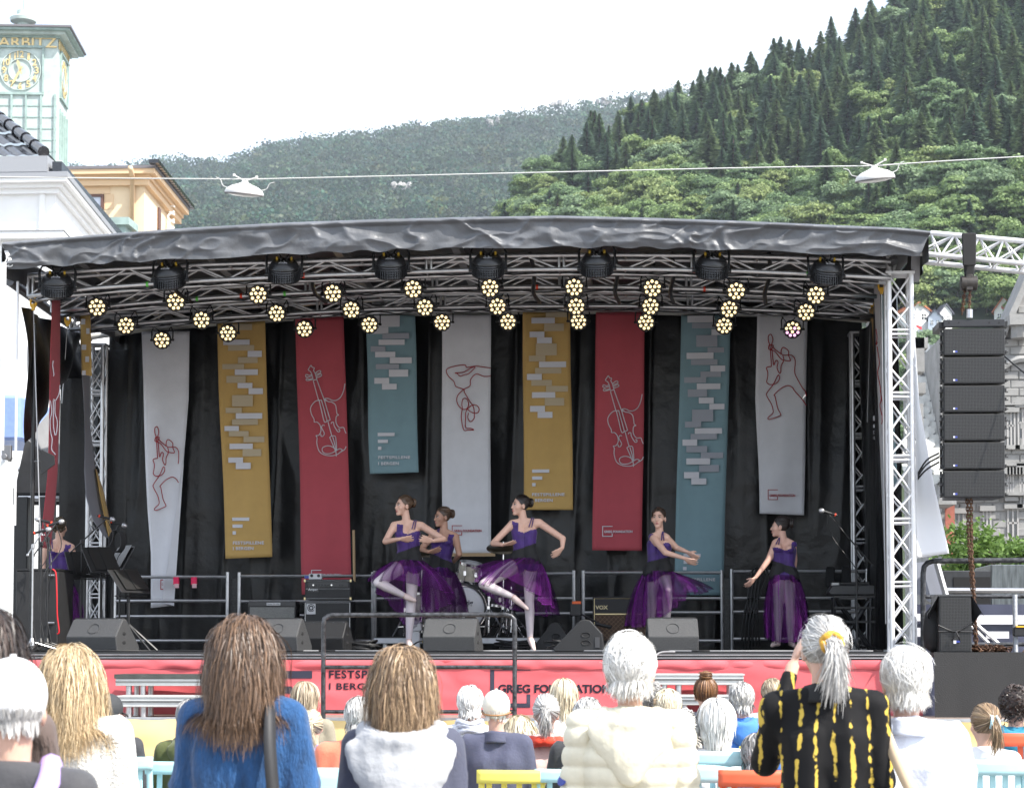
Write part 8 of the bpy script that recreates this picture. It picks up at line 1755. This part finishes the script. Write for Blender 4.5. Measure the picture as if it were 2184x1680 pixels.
  mb = MB(); mb.tube([hc + Mh @ (V3(.0905 * math.cos(a), .109 * math.sin(a) - .008, .0 + .02 * math.sin(a)) * hk) for a in np.linspace(math.pi * 1.02, math.pi * 1.98, 16)], .006, 5); mb.build('cap_strap', mat('tan_leather', (.30, .15, .06), .6), t) if 'strap' in (extras or ()) else None
  mb = MB(); mb.tube([hc + Mh @ V3(0, -.008, .139) * hk, hc + Mh @ V3(0, -.008, .146) * hk], .008, 8); mb.build('cap_button', capm, t)
  S1 = grow(cc, Mh, rad * .97, int(500 * ns), 5, .035, rng, grav=.6, lift=.02, root=lambda d: (d[:, 2] < -.18) & (d[:, 2] > -.72) & (d[:, 1] < .1), jit=.2)
  uco, _, uf = U.mesh(.011, 2); a_, f_ = cut(uco, uf, -.055); hb = put('hair', a_, f_, hb_m, t); strands('hair_strands', S1, None, hair_cols(len(S1), c0, c1, rng), hb, rng, .0035, cc)
 else:
  if style == 'long':
   ln = hl
   for sx in (-1, -.35, .35, 1): U.cap(cc + Mh @ V3(sx * .055, -.045, -.02), cc + Mh @ V3(sx * .058, -.062, -.06 - ln * .45), .040, .022)
   for sx in (-1, 1): U.cap(cc + Mh @ V3(sx * .068, .0, -.0), cc + Mh @ V3(sx * .078, -.02, -.05 - ln * .35), .024, .014)
  if style == 'bob':
   for sx in (-1, -.4, .4, 1): U.cap(cc + Mh @ V3(sx * .06, -.035, -.02), cc + Mh @ V3(sx * .066, -.05, -.105), .044, .036)
  if style == 'pony':
   U.ell(cc + Mh @ V3(0, -.112, .005), (.028, .03, .028)); U.cap(cc + Mh @ V3(0, -.125, .0), cc + Mh @ V3(.005, -.135, -.10), .026, .022); U.cap(cc + Mh @ V3(.005, -.135, -.10), cc + Mh @ V3(.01, -.115, -.14), .022, .010)
  if style == 'bun':
   for q in range(8): U.ell(cc + Mh @ V3(.026 * math.cos(q * .785), -.045 + .026 * math.sin(q * .785), .118), (.026, .026, .024))
   U.ell(cc + Mh @ V3(0, -.045, .125), (.034, .034, .034))
  if style == 'curly':
   for q in range(60): d = nrm(rng.normal(size=3)); (U.ell(cc + Mh @ (d * rad * 1.06), (.022, .022, .022)) if d[1] < .35 or d[2] > .5 else None)
  uco, unv, uf = U.mesh(.011, 3)
  if style in ('short', 'bun', 'pony', 'curly'): uco, uf = cut(uco, uf, {'short': -.075, 'bun': -.07, 'pony': -.07, 'curly': -.085}[style], .06)
  else: uco, uf = cut(uco, uf, -9, .06)
  hb = put('hair', uco, uf, hb_m, t)
  if style == 'short': S1 = grow(cc, Mh, rad * 1.01, int(4200 * ns), 6, .06, rng, grav=.22, lift=.10, comb=(0, -.35, -.55), root=lambda d: back(d) & (d[:, 2] > -.85), jit=.20)
  elif style == 'curly': S1 = grow(cc, Mh, rad * 1.03, int(2000 * ns), 9, .085, rng, grav=.05, lift=.18, comb=(0, -.3, 0), root=lambda d: back(d) & (d[:, 2] > -.85), jit=.6, wave=.012, wfreq=150)
  elif style == 'bob': S1 = grow(cc, Mh, rad * 1.04, int(2600 * ns), 11, .21, rng, grav=.35, lift=.12, comb=(0, -.2, -.4), root=lambda d: back(d) & (d[:, 2] > -.2), jit=.12, wave=.003, wfreq=30)
  elif style == 'long': S1 = grow(cc, Mh, rad * 1.05, int(4600 * ns), 13, ln + .12, rng, grav=.40, lift=.11, comb=(0, -.25, -.3), root=lambda d: back(d) & (d[:, 2] > -.1), jit=.14, wave=.011, wfreq=24, coll=coll)
  elif style in ('pony', 'bun'):
   tgt = V3(0, -.12, .005) if style == 'pony' else V3(0, -.045, .118)
   S1 = grow(cc, Mh, rad * 1.02, int(2000 * ns), 10, .20, rng, grav=0, lift=.03, comb=nrm(tgt), root=lambda d: back(d) & (d[:, 2] > -.75), jit=.08, target=tgt)
   if style == 'pony':
    n_ = int(900 * ns); p0 = V3(0, -.135, .0) + rng.normal(size=(n_, 3)) * .010; ts = np.linspace(0, 1, 9)[None, :, None]; e = V3(.01, -.125, -.155) + rng.normal(size=(n_, 3)) * V3(.026, .018, .035); S2 = p0[:, None] * (1 - ts) + e[:, None] * ts + np.array([0, -.035, .01]) * (4 * ts * (1 - ts)) + np.sin(ts * 5 + rng.random((n_, 1, 1)) * 6) * .004
    strands('ponytail_strands', S2 @ Mh.T + cc, None, hair_cols(n_, c0, c1, rng), hb, rng, .0022, cc)
   else:
    n_ = int(300 * ns); an = rng.random((n_, 1)) * 6.28; ar = np.linspace(0, 2.4, 8)[None]; r_ = .036 + .022 * rng.random((n_, 1)); S2 = np.stack([r_ * np.cos(an + ar), -.045 + r_ * np.sin(an + ar), .12 + .05 * (rng.random((n_, 1)) - .4) + 0 * ar], -1); strands('bun_strands', S2 @ Mh.T + cc, None, hair_cols(n_, c0, c1, rng), hb, rng, .0022, cc)
  strands('hair_strands', S1, None, hair_cols(len(S1), c0, c1, rng), hb, rng, .0015 if near else .0042, cc)
  # flyaway hairs catching the light
  if near: S3 = grow(cc, Mh, rad * 1.08, 90, 7, .10, rng, grav=.12, lift=.12, comb=(0, -.4, -.1), root=lambda d: back(d) & (d[:, 2] > -.2), jit=.5); strands('flyaway_hair', S3, None, hair_cols(len(S3), c1, c1, rng), hb, rng, .0014, cc)
 return dict(t=t, Tf=Tf, M=M, hc=hc, Mh=Mh, cc=cc, nz=nz, shz=shz, wz=wz, H=H, gm=gm, x=x, y=y, hk=hk, sw=sw, b=b_)
def hood(I, m, w=.17, drop=.17, name='hood'):
 """soft hood lying on the back: a rolled collar edge and a filled pouch"""
 B = Blob(); Tf, nz = I['Tf'], I['nz']; yb = -.075 * I['b'] - .045
 for a in np.linspace(-.25, math.pi + .25, 11): B.ell(Tf((w * .62 * math.cos(a), -.02 + (yb + .02) * max(0, math.sin(a)) - .01, nz + .005 - .03 * math.sin(a))), (.038, .036, .034))
 for v in np.linspace(.12, 1, 6):
  ww = w * (.80 - .62 * v ** 1.6)
  for u in np.linspace(-1, 1, 7): B.ell(Tf((u * ww, yb - .018 * math.sin(math.pi * v) + .035 * u * u, nz - .03 - drop * v * (1 - .12 * u * u))), (.040, .026, .042))
 co, nv, fc = B.mesh(.011, 14); co = fold_disp(co, nv, .005, 5); return put(name, co, fc, m, I['t'])
def strap(I, pts, m, name='bag_strap', w=.022):
 p = np.array(catmull([I['Tf'](q) for q in pts], 6)); mb = MB(); T = np.gradient(p, axis=0); T /= np.linalg.norm(T, axis=1)[:, None]; out = p - np.array(I['Tf']((0, .05, 0))); out[:, 2] = 0; out /= np.linalg.norm(out, axis=1)[:, None]; S_ = np.cross(T, out)
 v = np.concatenate([p - S_ * w, p + S_ * w]); n = len(p); mb.add(v.tolist(), [(i, i + 1, n + i + 1, n + i) for i in range(n - 1)]); return mb.build(name, m, I['t'], smooth=True, solid=.005)
# ---- standing row
I = spectator('standing woman with long brown wavy hair in a blue knitted jumper', 520, 1309, 7.0, 'long', 'brown', (.018, .115, .36), sw=.168, build=1.04, seed=1, hl=.24, material=cloth('blue_knit', (.014, .068, .185), .9, sheen=.2, var=.35, vscale=28, stretch=(1, 1, .35), bump=.5, bscale=120), arms='bag', amp=.016, yaw=-4)
strap(I, [(.10, -.0, I['shz'] + .085), (.12, -.10, I['shz'] + .03), (.135, -.155, I['shz'] - .12), (.16, -.155, I['shz'] - .34), (.20, -.12, I['shz'] - .50)], mat('black_strap', (.02, .02, .022), .6)); 
mb = MB(); c = I['Tf']((.24, -.09, I['shz'] - .62)); mb.box(c, (.22, .1, .22)); mb.build('shoulder_bag', mat('bag_black', (.02, .02, .022), .5), I['t'], bevel=.03, seg=3)
I = spectator('standing woman with light brown hair in navy jacket and pale grey hood', 858, 1374, 7.2, 'long', 'lightbrown', (.055, .06, .095), sw=.155, build=1.02, seed=2, hl=.19, amp=.014, yaw=3, collar=True)
hood(I, cloth('grey_jersey', (.44, .45, .47), .9), .21, .27)
I = spectator('standing woman with white hair in a cream quilted puffer jacket', 1343, 1346, 8.1, 'short', 'white', (.74, .69, .54), sw=.175, build=1.16, puffer=.075, seed=3, collar=True, headk=1.12, material=cloth('cream_nylon', (.74, .69, .54), .55, bump=.2, bscale=30, sheen=0))
hood(I, MATS['cloth_cream_nylon'], .17, .20)
mb = MB(); mb.lathe([(.025, 0), (.024, .004), (.01, .005)], 16, Matrix.Translation(I['Tf']((-I['sw'] - .088, -.03, I['shz'] - .20))) @ Matrix.Rotation(R(-60), 4, 'Y') @ Matrix.Rotation(R(40), 4, 'X')); mb.build('sleeve_badge', mat('badge_blue'), I['t'])
# tie-dyed shirt
td = mat('tie_dye', (.006, .006, .007), .8, spec=.25); n_, l_ = td.node_tree.nodes, td.node_tree.links
tcx = n_.new('ShaderNodeTexCoord'); mpx = n_.new('ShaderNodeMapping'); mpx.inputs['Scale'].default_value = (1, .35, .30); nz1 = n_.new('ShaderNodeTexNoise'); nz1.inputs['Scale'].default_value = 9; nz1.inputs['Detail'].default_value = 2
wv = n_.new('ShaderNodeTexWave'); wv.bands_direction = 'X'; wv.inputs['Scale'].default_value = 4.6; wv.inputs['Distortion'].default_value = 5; wv.inputs['Detail'].default_value = 3; wv.inputs['Detail Scale'].default_value = 1.4
nb = n_.new('ShaderNodeTexNoise'); nb.inputs['Scale'].default_value = 26; nb.inputs['Detail'].default_value = 3; ml = n_.new('ShaderNodeMath'); ml.operation = 'MULTIPLY_ADD'; ml.inputs[1].default_value = .9
rx = n_.new('ShaderNodeValToRGB'); rx.color_ramp.elements[0].position = .90; rx.color_ramp.elements[0].color = (.006, .006, .007, 1); rx.color_ramp.elements[1].position = .97; rx.color_ramp.elements[1].color = (.56, .40, .07, 1)
l_.new(tcx.outputs['Object'], mpx.inputs[0]); l_.new(mpx.outputs[0], wv.inputs['Vector']); l_.new(tcx.outputs['Object'], nb.inputs['Vector']); l_.new(nb.outputs['Fac'], ml.inputs[0]); l_.new(wv.outputs['Fac'], ml.inputs[2])
ms_ = n_.new('ShaderNodeMath'); ms_.operation = 'SUBTRACT'; ms_.inputs[1].default_value = .47; l_.new(ml.outputs[0], ms_.inputs[0]); l_.new(ms_.outputs[0], rx.inputs[0]); l_.new(rx.outputs[0], n_['Principled BSDF'].inputs['Base Color'])
I = spectator('standing woman with blonde ponytail in black shirt with yellow tie-dye streaks', 1757, 1305, 7.9, 'pony', 'silver', (.012, .012, .014), sw=.175, build=1.0, seed=4, material=td, arms='phone', collar=mat('black_collar', (.007, .007, .008), .8), head_yaw=-8, amp=.016)
mb = MB(); sc_ = I['cc'] + I['Mh'] @ V3(0, -.125, .0); mb.tube([sc_ + I['Mh'] @ V3(.032 * math.cos(a), .008 * math.sin(a * 5), .032 * math.sin(a)) for a in np.linspace(0, 6.283, 30)], .016, 6, cap=False); mb.build('mustard_scrunchie', mat('mustard', (.60, .33, .04), .8, bump=.5, bscale=60), I['t'], smooth=True)
I = spectator('standing woman with smooth white hair in a pale shirt with beige bag strap', 1931, 1374, 8.0, 'short', 'white', (.70, .74, .84), sw=.18, build=1.10, seed=5, collar=True, headk=1.05, amp=.014, head_yaw=-10, material=cloth('pale_shirt', (.70, .745, .86), .7))
strap(I, [(-.085, .05, I['shz'] + .075), (-.09, -.075, I['shz'] + .05), (-.07, -.15, I['shz'] - .04), (-.02, -.175, I['shz'] - .16), (.05, -.17, I['shz'] - .30), (.12, -.16, I['shz'] - .46)], mat('beige_leather', (.55, .42, .28), .55))
I = spectator('standing woman with long blonde waves in a white fluffy cardigan', 152, 1372, 8.0, 'long', 'blonde', (.78, .76, .70), sw=.18, build=1.1, seed=6, hl=.24, material=cloth('white_boucle', (.78, .76, .71), .95, bump=.9, bscale=90, sheen=.5), amp=.014)
I = spectator('standing person in a white cap with lilac scarf close to the corner post', 22, 1398, 5.2, 'cap', 'silver', (.05, .05, .055), sw=.17, seed=7, skin=0, head_yaw=-25, extras={'cap': mat('cap_white', (.80, .80, .80), .8, bump=.2, bscale=60)})
mb = MB(); mb.tube(catmull([I['Tf'](q) for q in ((.10, .03, I['nz'] + .02), (.12, -.06, I['nz'] - .02), (.10, -.12, I['nz'] - .12), (.12, -.15, I['nz'] - .28))], 5), .03, 8, rads=None); mb.build('lilac_scarf', mat('lilac', (.48, .36, .72), .8), I['t'], smooth=True)
spectator('standing person with dark brown hair beside the one in the white cap', -42, 1285, 5.6, 'long', 'dark', (.10, .07, .06), sw=.16, seed=8)
# ---- seated rows
WH = dict(near=False, sit=True)
I = spectator('seated man in dark grey cap and black rain jacket', 232, 1477, 10.2, 'cap', 'grey', (.030, .031, .036), seed=10, extras={'cap': mat('cap_charcoal', (.035, .037, .04), .8)}, head_yaw=20, **WH); hood(I, I['gm'], .13, .10)
I = spectator('seated man with grey hair in olive green jacket', 405, 1488, 10.4, 'short', 'grey', (.085, .10, .03), seed=11, **WH); hood(I, I['gm'], .13, .10)
spectator('seated woman with blonde hair in khaki and cream vest', 650, 1450, 12.0, 'bob', 'ashblonde', (.26, .23, .17), seed=12, **WH)
spectator('seated person in dark blue cap behind the blue jumper', 602, 1486, 11.5, 'cap', 'dark', (.12, .12, .15), seed=13, extras={'cap': mat('cap_navy', (.05, .05, .075), .8)}, **WH)
spectator('seated child with blonde braid and purple patterned top', 664, 1508, 10.6, 'pony', 'paleblonde', (.20, .13, .48), seed=14, headk=.9, sw=.14, build=.8, **WH)
spectator('seated man with cropped grey hair in salmon orange shirt', 768, 1482, 9.6, 'short', 'silver', (.70, .20, .115), seed=15, build=1.15, sw=.2, collar=True, skin=2, head_yaw=12, **WH)
spectator('seated man with bald head behind the woman with the grey hood', 800, 1455, 14.0, 'short', ((.40, .26, .20), (.46, .30, .24)), (.3, .3, .32), seed=16, skin=2, **WH)
I = spectator('seated man with white cropped hair and striped scarf', 1002, 1459, 11.0, 'short', 'white', (.60, .61, .63), seed=17, skin=2, **WH)
mb = MB(); [mb.tube([I['Tf']((.085 * math.cos(a), .085 * math.sin(a) - .01, I['nz'] - .02 + dz + .01 * math.sin(3 * a + dz * 50))) for a in np.linspace(0, 6.283, 24)], .020, 6, cap=False) for dz in (0, .03, .055)]; mb.build('striped_scarf', mat('scarf_stripe', (.55, .57, .64), .85, var=.45, vscale=22, stretch=(1, 1, 5)), I['t'], smooth=True)
I = spectator('seated man in cream cap and navy jacket on a yellow chair', 1058, 1469, 10.0, 'cap', 'white', (.06, .065, .11), seed=18, build=1.12, collar=True, skin=2, extras={'cap': mat('cap_cream2', (.74, .70, .60), .8), 'strap': 1}, **WH)
spectator('seated girl with loose blonde hair beside the man in navy', 1106, 1524, 11.0, 'long', 'paleblonde', (.5, .42, .40), seed=19, headk=.88, sw=.13, build=.8, **WH)
I = spectator('seated woman with grey ponytail in pink shirt and red scarf', 1165, 1474, 10.4, 'pony', 'silver', (.62, .44, .40), seed=20, **WH)
B = Blob(); [B.ell(I['Tf']((.11 * math.cos(a), .10 * math.sin(a) - .01, I['nz'] - .035 - .02 * math.sin(a))), (.05, .045, .04)) for a in np.linspace(0, 6.283, 14)]; co, nv, fc = B.mesh(.013, 4); put('red_scarf', fold_disp(co, nv, .012, 4), fc, cloth('red_scarf', (.68, .05, .02), .8), I['t'])
spectator('seated woman with straight pale blonde bob in white blouse', 1202, 1443, 12.0, 'bob', 'paleblonde', (.74, .72, .68), seed=21, **WH)
I = spectator('seated man with silver hair in black jacket beside the cream puffer', 1252, 1484, 10.0, 'short', 'silver', (.028, .03, .038), seed=22, build=1.1, skin=2, head_yaw=-15, **WH); hood(I, I['gm'], .13, .10)
spectator('seated person with dark grey curls behind the cream puffer', 1386, 1448, 13.0, 'curly', 'grey', (.12, .12, .14), seed=23, **WH)
I = spectator('seated woman with beige blonde hair and hair clip', 1424, 1466, 11.0, 'short', 'paleblonde', (.40, .37, .33), seed=24, headk=1.05, **WH)
mb = MB(); mb.box(I['cc'] + I['Mh'] @ V3(-.085, -.04, .02), (.03, .06, .04)); mb.build('hair_clip', mat('tan_clip', (.30, .22, .14), .4), I['t'], bevel=.006)
I = spectator('seated woman with grey curls in khaki jacket', 1456, 1510, 9.6, 'curly', 'silver', (.42, .36, .22), seed=25, skin=2, **WH); hood(I, I['gm'], .14, .14)
spectator('seated woman with auburn top bun in navy jacket', 1505, 1440, 12.0, 'bun', 'red', (.03, .035, .06), seed=26, **WH)
spectator('seated woman with white bob in white quilted jacket', 1528, 1485, 9.6, 'bob', 'white', (.74, .71, .70), seed=27, headk=1.14, build=1.1, puffer=.05, **WH)
I = spectator('seated man with grey hair in blue and navy rain jacket', 1582, 1452, 11.6, 'short', 'silver', (.05, .19, .58), seed=28, skin=2, build=1.08, sw=.2, **WH); hood(I, I['gm'], .13, .10)
spectator('seated person with light brown hair behind the tie-dyed shirt', 1648, 1444, 13.0, 'short', 'ashblonde', (.5, .48, .45), seed=29, **WH)
spectator('seated person in dark indigo jacket on the orange chair', 1615, 1560, 9.0, 'short', 'grey', (.05, .055, .13), seed=30, **WH)
spectator('seated woman with long dark brown waves in light blue top', 1850, 1518, 10.2, 'long', 'brown', (.42, .55, .74), seed=31, headk=.95, **WH)
I = spectator('seated girl with ponytail and pale blue claw clip in white tee shirt', 2100, 1494, 9.8, 'pony', 'lightbrown', (.76, .75, .76), seed=32, head_yaw=-14, sw=.165, build=.92, **WH)
mb = MB()
for sx in (-1, 1): mb.tube([I['cc'] + I['Mh'] @ V3(sx * .012, -.135, .03), I['cc'] + I['Mh'] @ V3(sx * .022, -.155, .0), I['cc'] + I['Mh'] @ V3(sx * .03, -.15, -.045)], .009, 6)
mb.build('claw_clip', mat('clip_blue', (.45, .65, .70), .3), I['t'], smooth=True)
I = spectator('seated man with dark curly hair in teal hooded jumper', 2166, 1458, 10.4, 'curly', 'dark', (.02, .22, .34), seed=33, skin=2, **WH); hood(I, I['gm'], .15, .13)
# ---- chairs
def chair(px, top_py, Y, col, label, slats=4, yaw=0, round_top=False, w=.36, top_h=.08):
 Y *= 1.3; x = PX(px, Y); zt = PZ(top_py, Y, px); t = empty('chair', (0, 0, 0), label, 'chair', 'painted wooden chairs'); m = mat('paint_%d_%d_%d' % tuple(int(c * 100) for c in col), col, .45, var=.08, vscale=10)
 def bx(n, c, s): mb = MB(); mb.box(c, s); mb.build(n, m, t, bevel=.008, seg=2)
 for sx in (-1, 1):
  mb = MB(); mb.tube([(sx * w / 2, .04, 0), (sx * w / 2, .02, .45), (sx * w / 2, -.035, zt - .02)], .019, 8); mb.build('back_post', m, t, smooth=True, auto=50)
  mb = MB(); mb.tube([(sx * (w / 2 - .02), .40, 0), (sx * (w / 2 - .02), .40, .44)], .019, 8); mb.build('leg', m, t, smooth=True, auto=50)
 mb = MB()
 def tr(u, v): xx = (u - .5) * (w + .05); return np.stack([xx, -.04 - .03 * (1 - (2 * u - 1) ** 2), zt - top_h + top_h * v + (.02 * (1 - (2 * u - 1) ** 2) if round_top else 0) * v], -1)
 mb.gridnp(tr, 14, 3); mb.build('top_rail', m, t, smooth=True, solid=.024)
 bx('lower_rail', (0, .0, .56), (w, .022, .05)); bx('seat', (0, .21, .45), (w + .02, .44, .03)); bx('seat_apron', (0, .40, .41), (w, .02, .06))
 for k in range(slats): xx = (k + .5) / slats * w - w / 2; mb = MB(); mb.box((xx, -.025, (zt - top_h + .56) / 2), (.034, .014, zt - top_h - .56)); mb.build('slat', m, t, bevel=.004)
 for z_ in (.18,):
  for sx in (-1, 1): mb = MB(); mb.tube([(sx * w / 2, .04, z_), (sx * (w / 2 - .02), .40, z_)], .011, 6); mb.build('stretcher', m, t)
 t.location = (x, Y, 0); t.rotation_euler.z = R(yaw); return t, zt, m
BL, YE, OR = (.42, .67, .70), (.78, .68, .13), (.68, .12, .05)
chair(262, 1612, 9.7, BL, 'pale blue wooden chair under the man in the dark grey cap', 3)
chair(385, 1622, 9.9, BL, 'pale blue wooden chair under the man in olive green', 3)
chair(708, 1635, 9.1, BL, 'pale blue chair with a broad curved back behind the salmon shirt', 3, top_h=.2, w=.48)
t, zt, m = chair(1092, 1640, 9.5, YE, 'yellow wooden chair with white sticker under the man in the cream cap', 4)
mb = MB(); mb.lathe([(.036, 0), (.036, .003)], 20, Matrix.Translation((-.02, -.089, zt - .045)) @ Matrix.Rotation(R(90), 4, 'X') @ Matrix.Scale(.7, 4, (0, 1, 0))); mb.build('sticker', mat('sticker_white', (.78, .76, .60), .5), t)
chair(1138, 1611, 10.9, YE, 'yellow wooden chair under the woman with the red scarf', 3)
chair(1215, 1638, 9.5, BL, 'pale blue wooden chair under the man in the black jacket', 3)
t, zt, m = chair(1535, 1600, 9.1, BL, 'pale blue wooden chair with red oval sticker under the white quilted jacket', 4, top_h=.085)
mb = MB(); mb.lathe([(.038, 0), (.037, .004)], 20, Matrix.Translation((-.085, -.088, zt - .035)) @ Matrix.Rotation(R(90), 4, 'X') @ Matrix.Scale(.8, 4, (0, 1, 0))); mb.build('sticker', mat('sticker_red', (.70, .05, .07), .5), t)
text_mesh('sticker_text', 'God & bra\nTryggen', .018, mat('print_white'), t, plane_M((-.118, -.094, zt - .035), (1, 0, 0), (0, 0, 1)), .0006)
chair(1488, 1636, 8.9, BL, 'pale blue wooden chair with curved top under the khaki jacket', 3, round_top=True)
chair(1612, 1640, 8.6, OR, 'orange red wooden chair under the dark indigo jacket', 3, top_h=.09)
chair(1640, 1590, 10.8, YE, 'yellow wooden chair under the man in the blue rain jacket', 3)
t, zt, m = chair(2112, 1618, 9.3, BL, 'pale blue wooden chair with round red sticker under the girl with the claw clip', 5, top_h=.09)
mb = MB(); mb.lathe([(.040, 0), (.040, .004)], 24, Matrix.Translation((.02, -.092, zt - .045)) @ Matrix.Rotation(R(90), 4, 'X')); mb.build('sticker', mat('sticker_red'), t)
mb = MB(); mb.tube(catmull([(.012, -.099, zt - .03), (.016, -.099, zt - .05), (.010, -.099, zt - .065), (.018, -.099, zt - .085)], 4), .002, 4); mb.tube(catmull([(.016, -.099, zt - .05), (.03, -.099, zt - .045), (.028, -.099, zt - .07), (.034, -.099, zt - .085)], 4), .002, 4); mb.build('sticker_drawing', mat('print_white'), t)
chair(2172, 1562, 9.9, OR, 'orange red wooden chair under the man in the teal hooded jumper', 3)
# ------------------------------------------------------------------ haze
mb = MB(); mb.b2(-2600, 2600, -40, 4200, -1.2, 900)
hz = mb.build('haze', None); hz.data.materials.clear()
hm = bpy.data.materials.new('haze'); hm.use_nodes = True; hm.node_tree.nodes.clear()
ho = hm.node_tree.nodes.new('ShaderNodeOutputMaterial'); hv = hm.node_tree.nodes.new('ShaderNodeVolumePrincipled')
hv.inputs['Color'].default_value = (.80, .88, 1, 1); hv.inputs['Density'].default_value = HAZE; hv.inputs['Anisotropy'].default_value = .2
hm.node_tree.links.new(hv.outputs[0], ho.inputs['Volume']); hz.data.materials.append(hm)
tag(hz, 'thin pale summer haze over the whole square and hills', 'haze', kind='stuff')
bpy.data.scenes.remove(TMP)
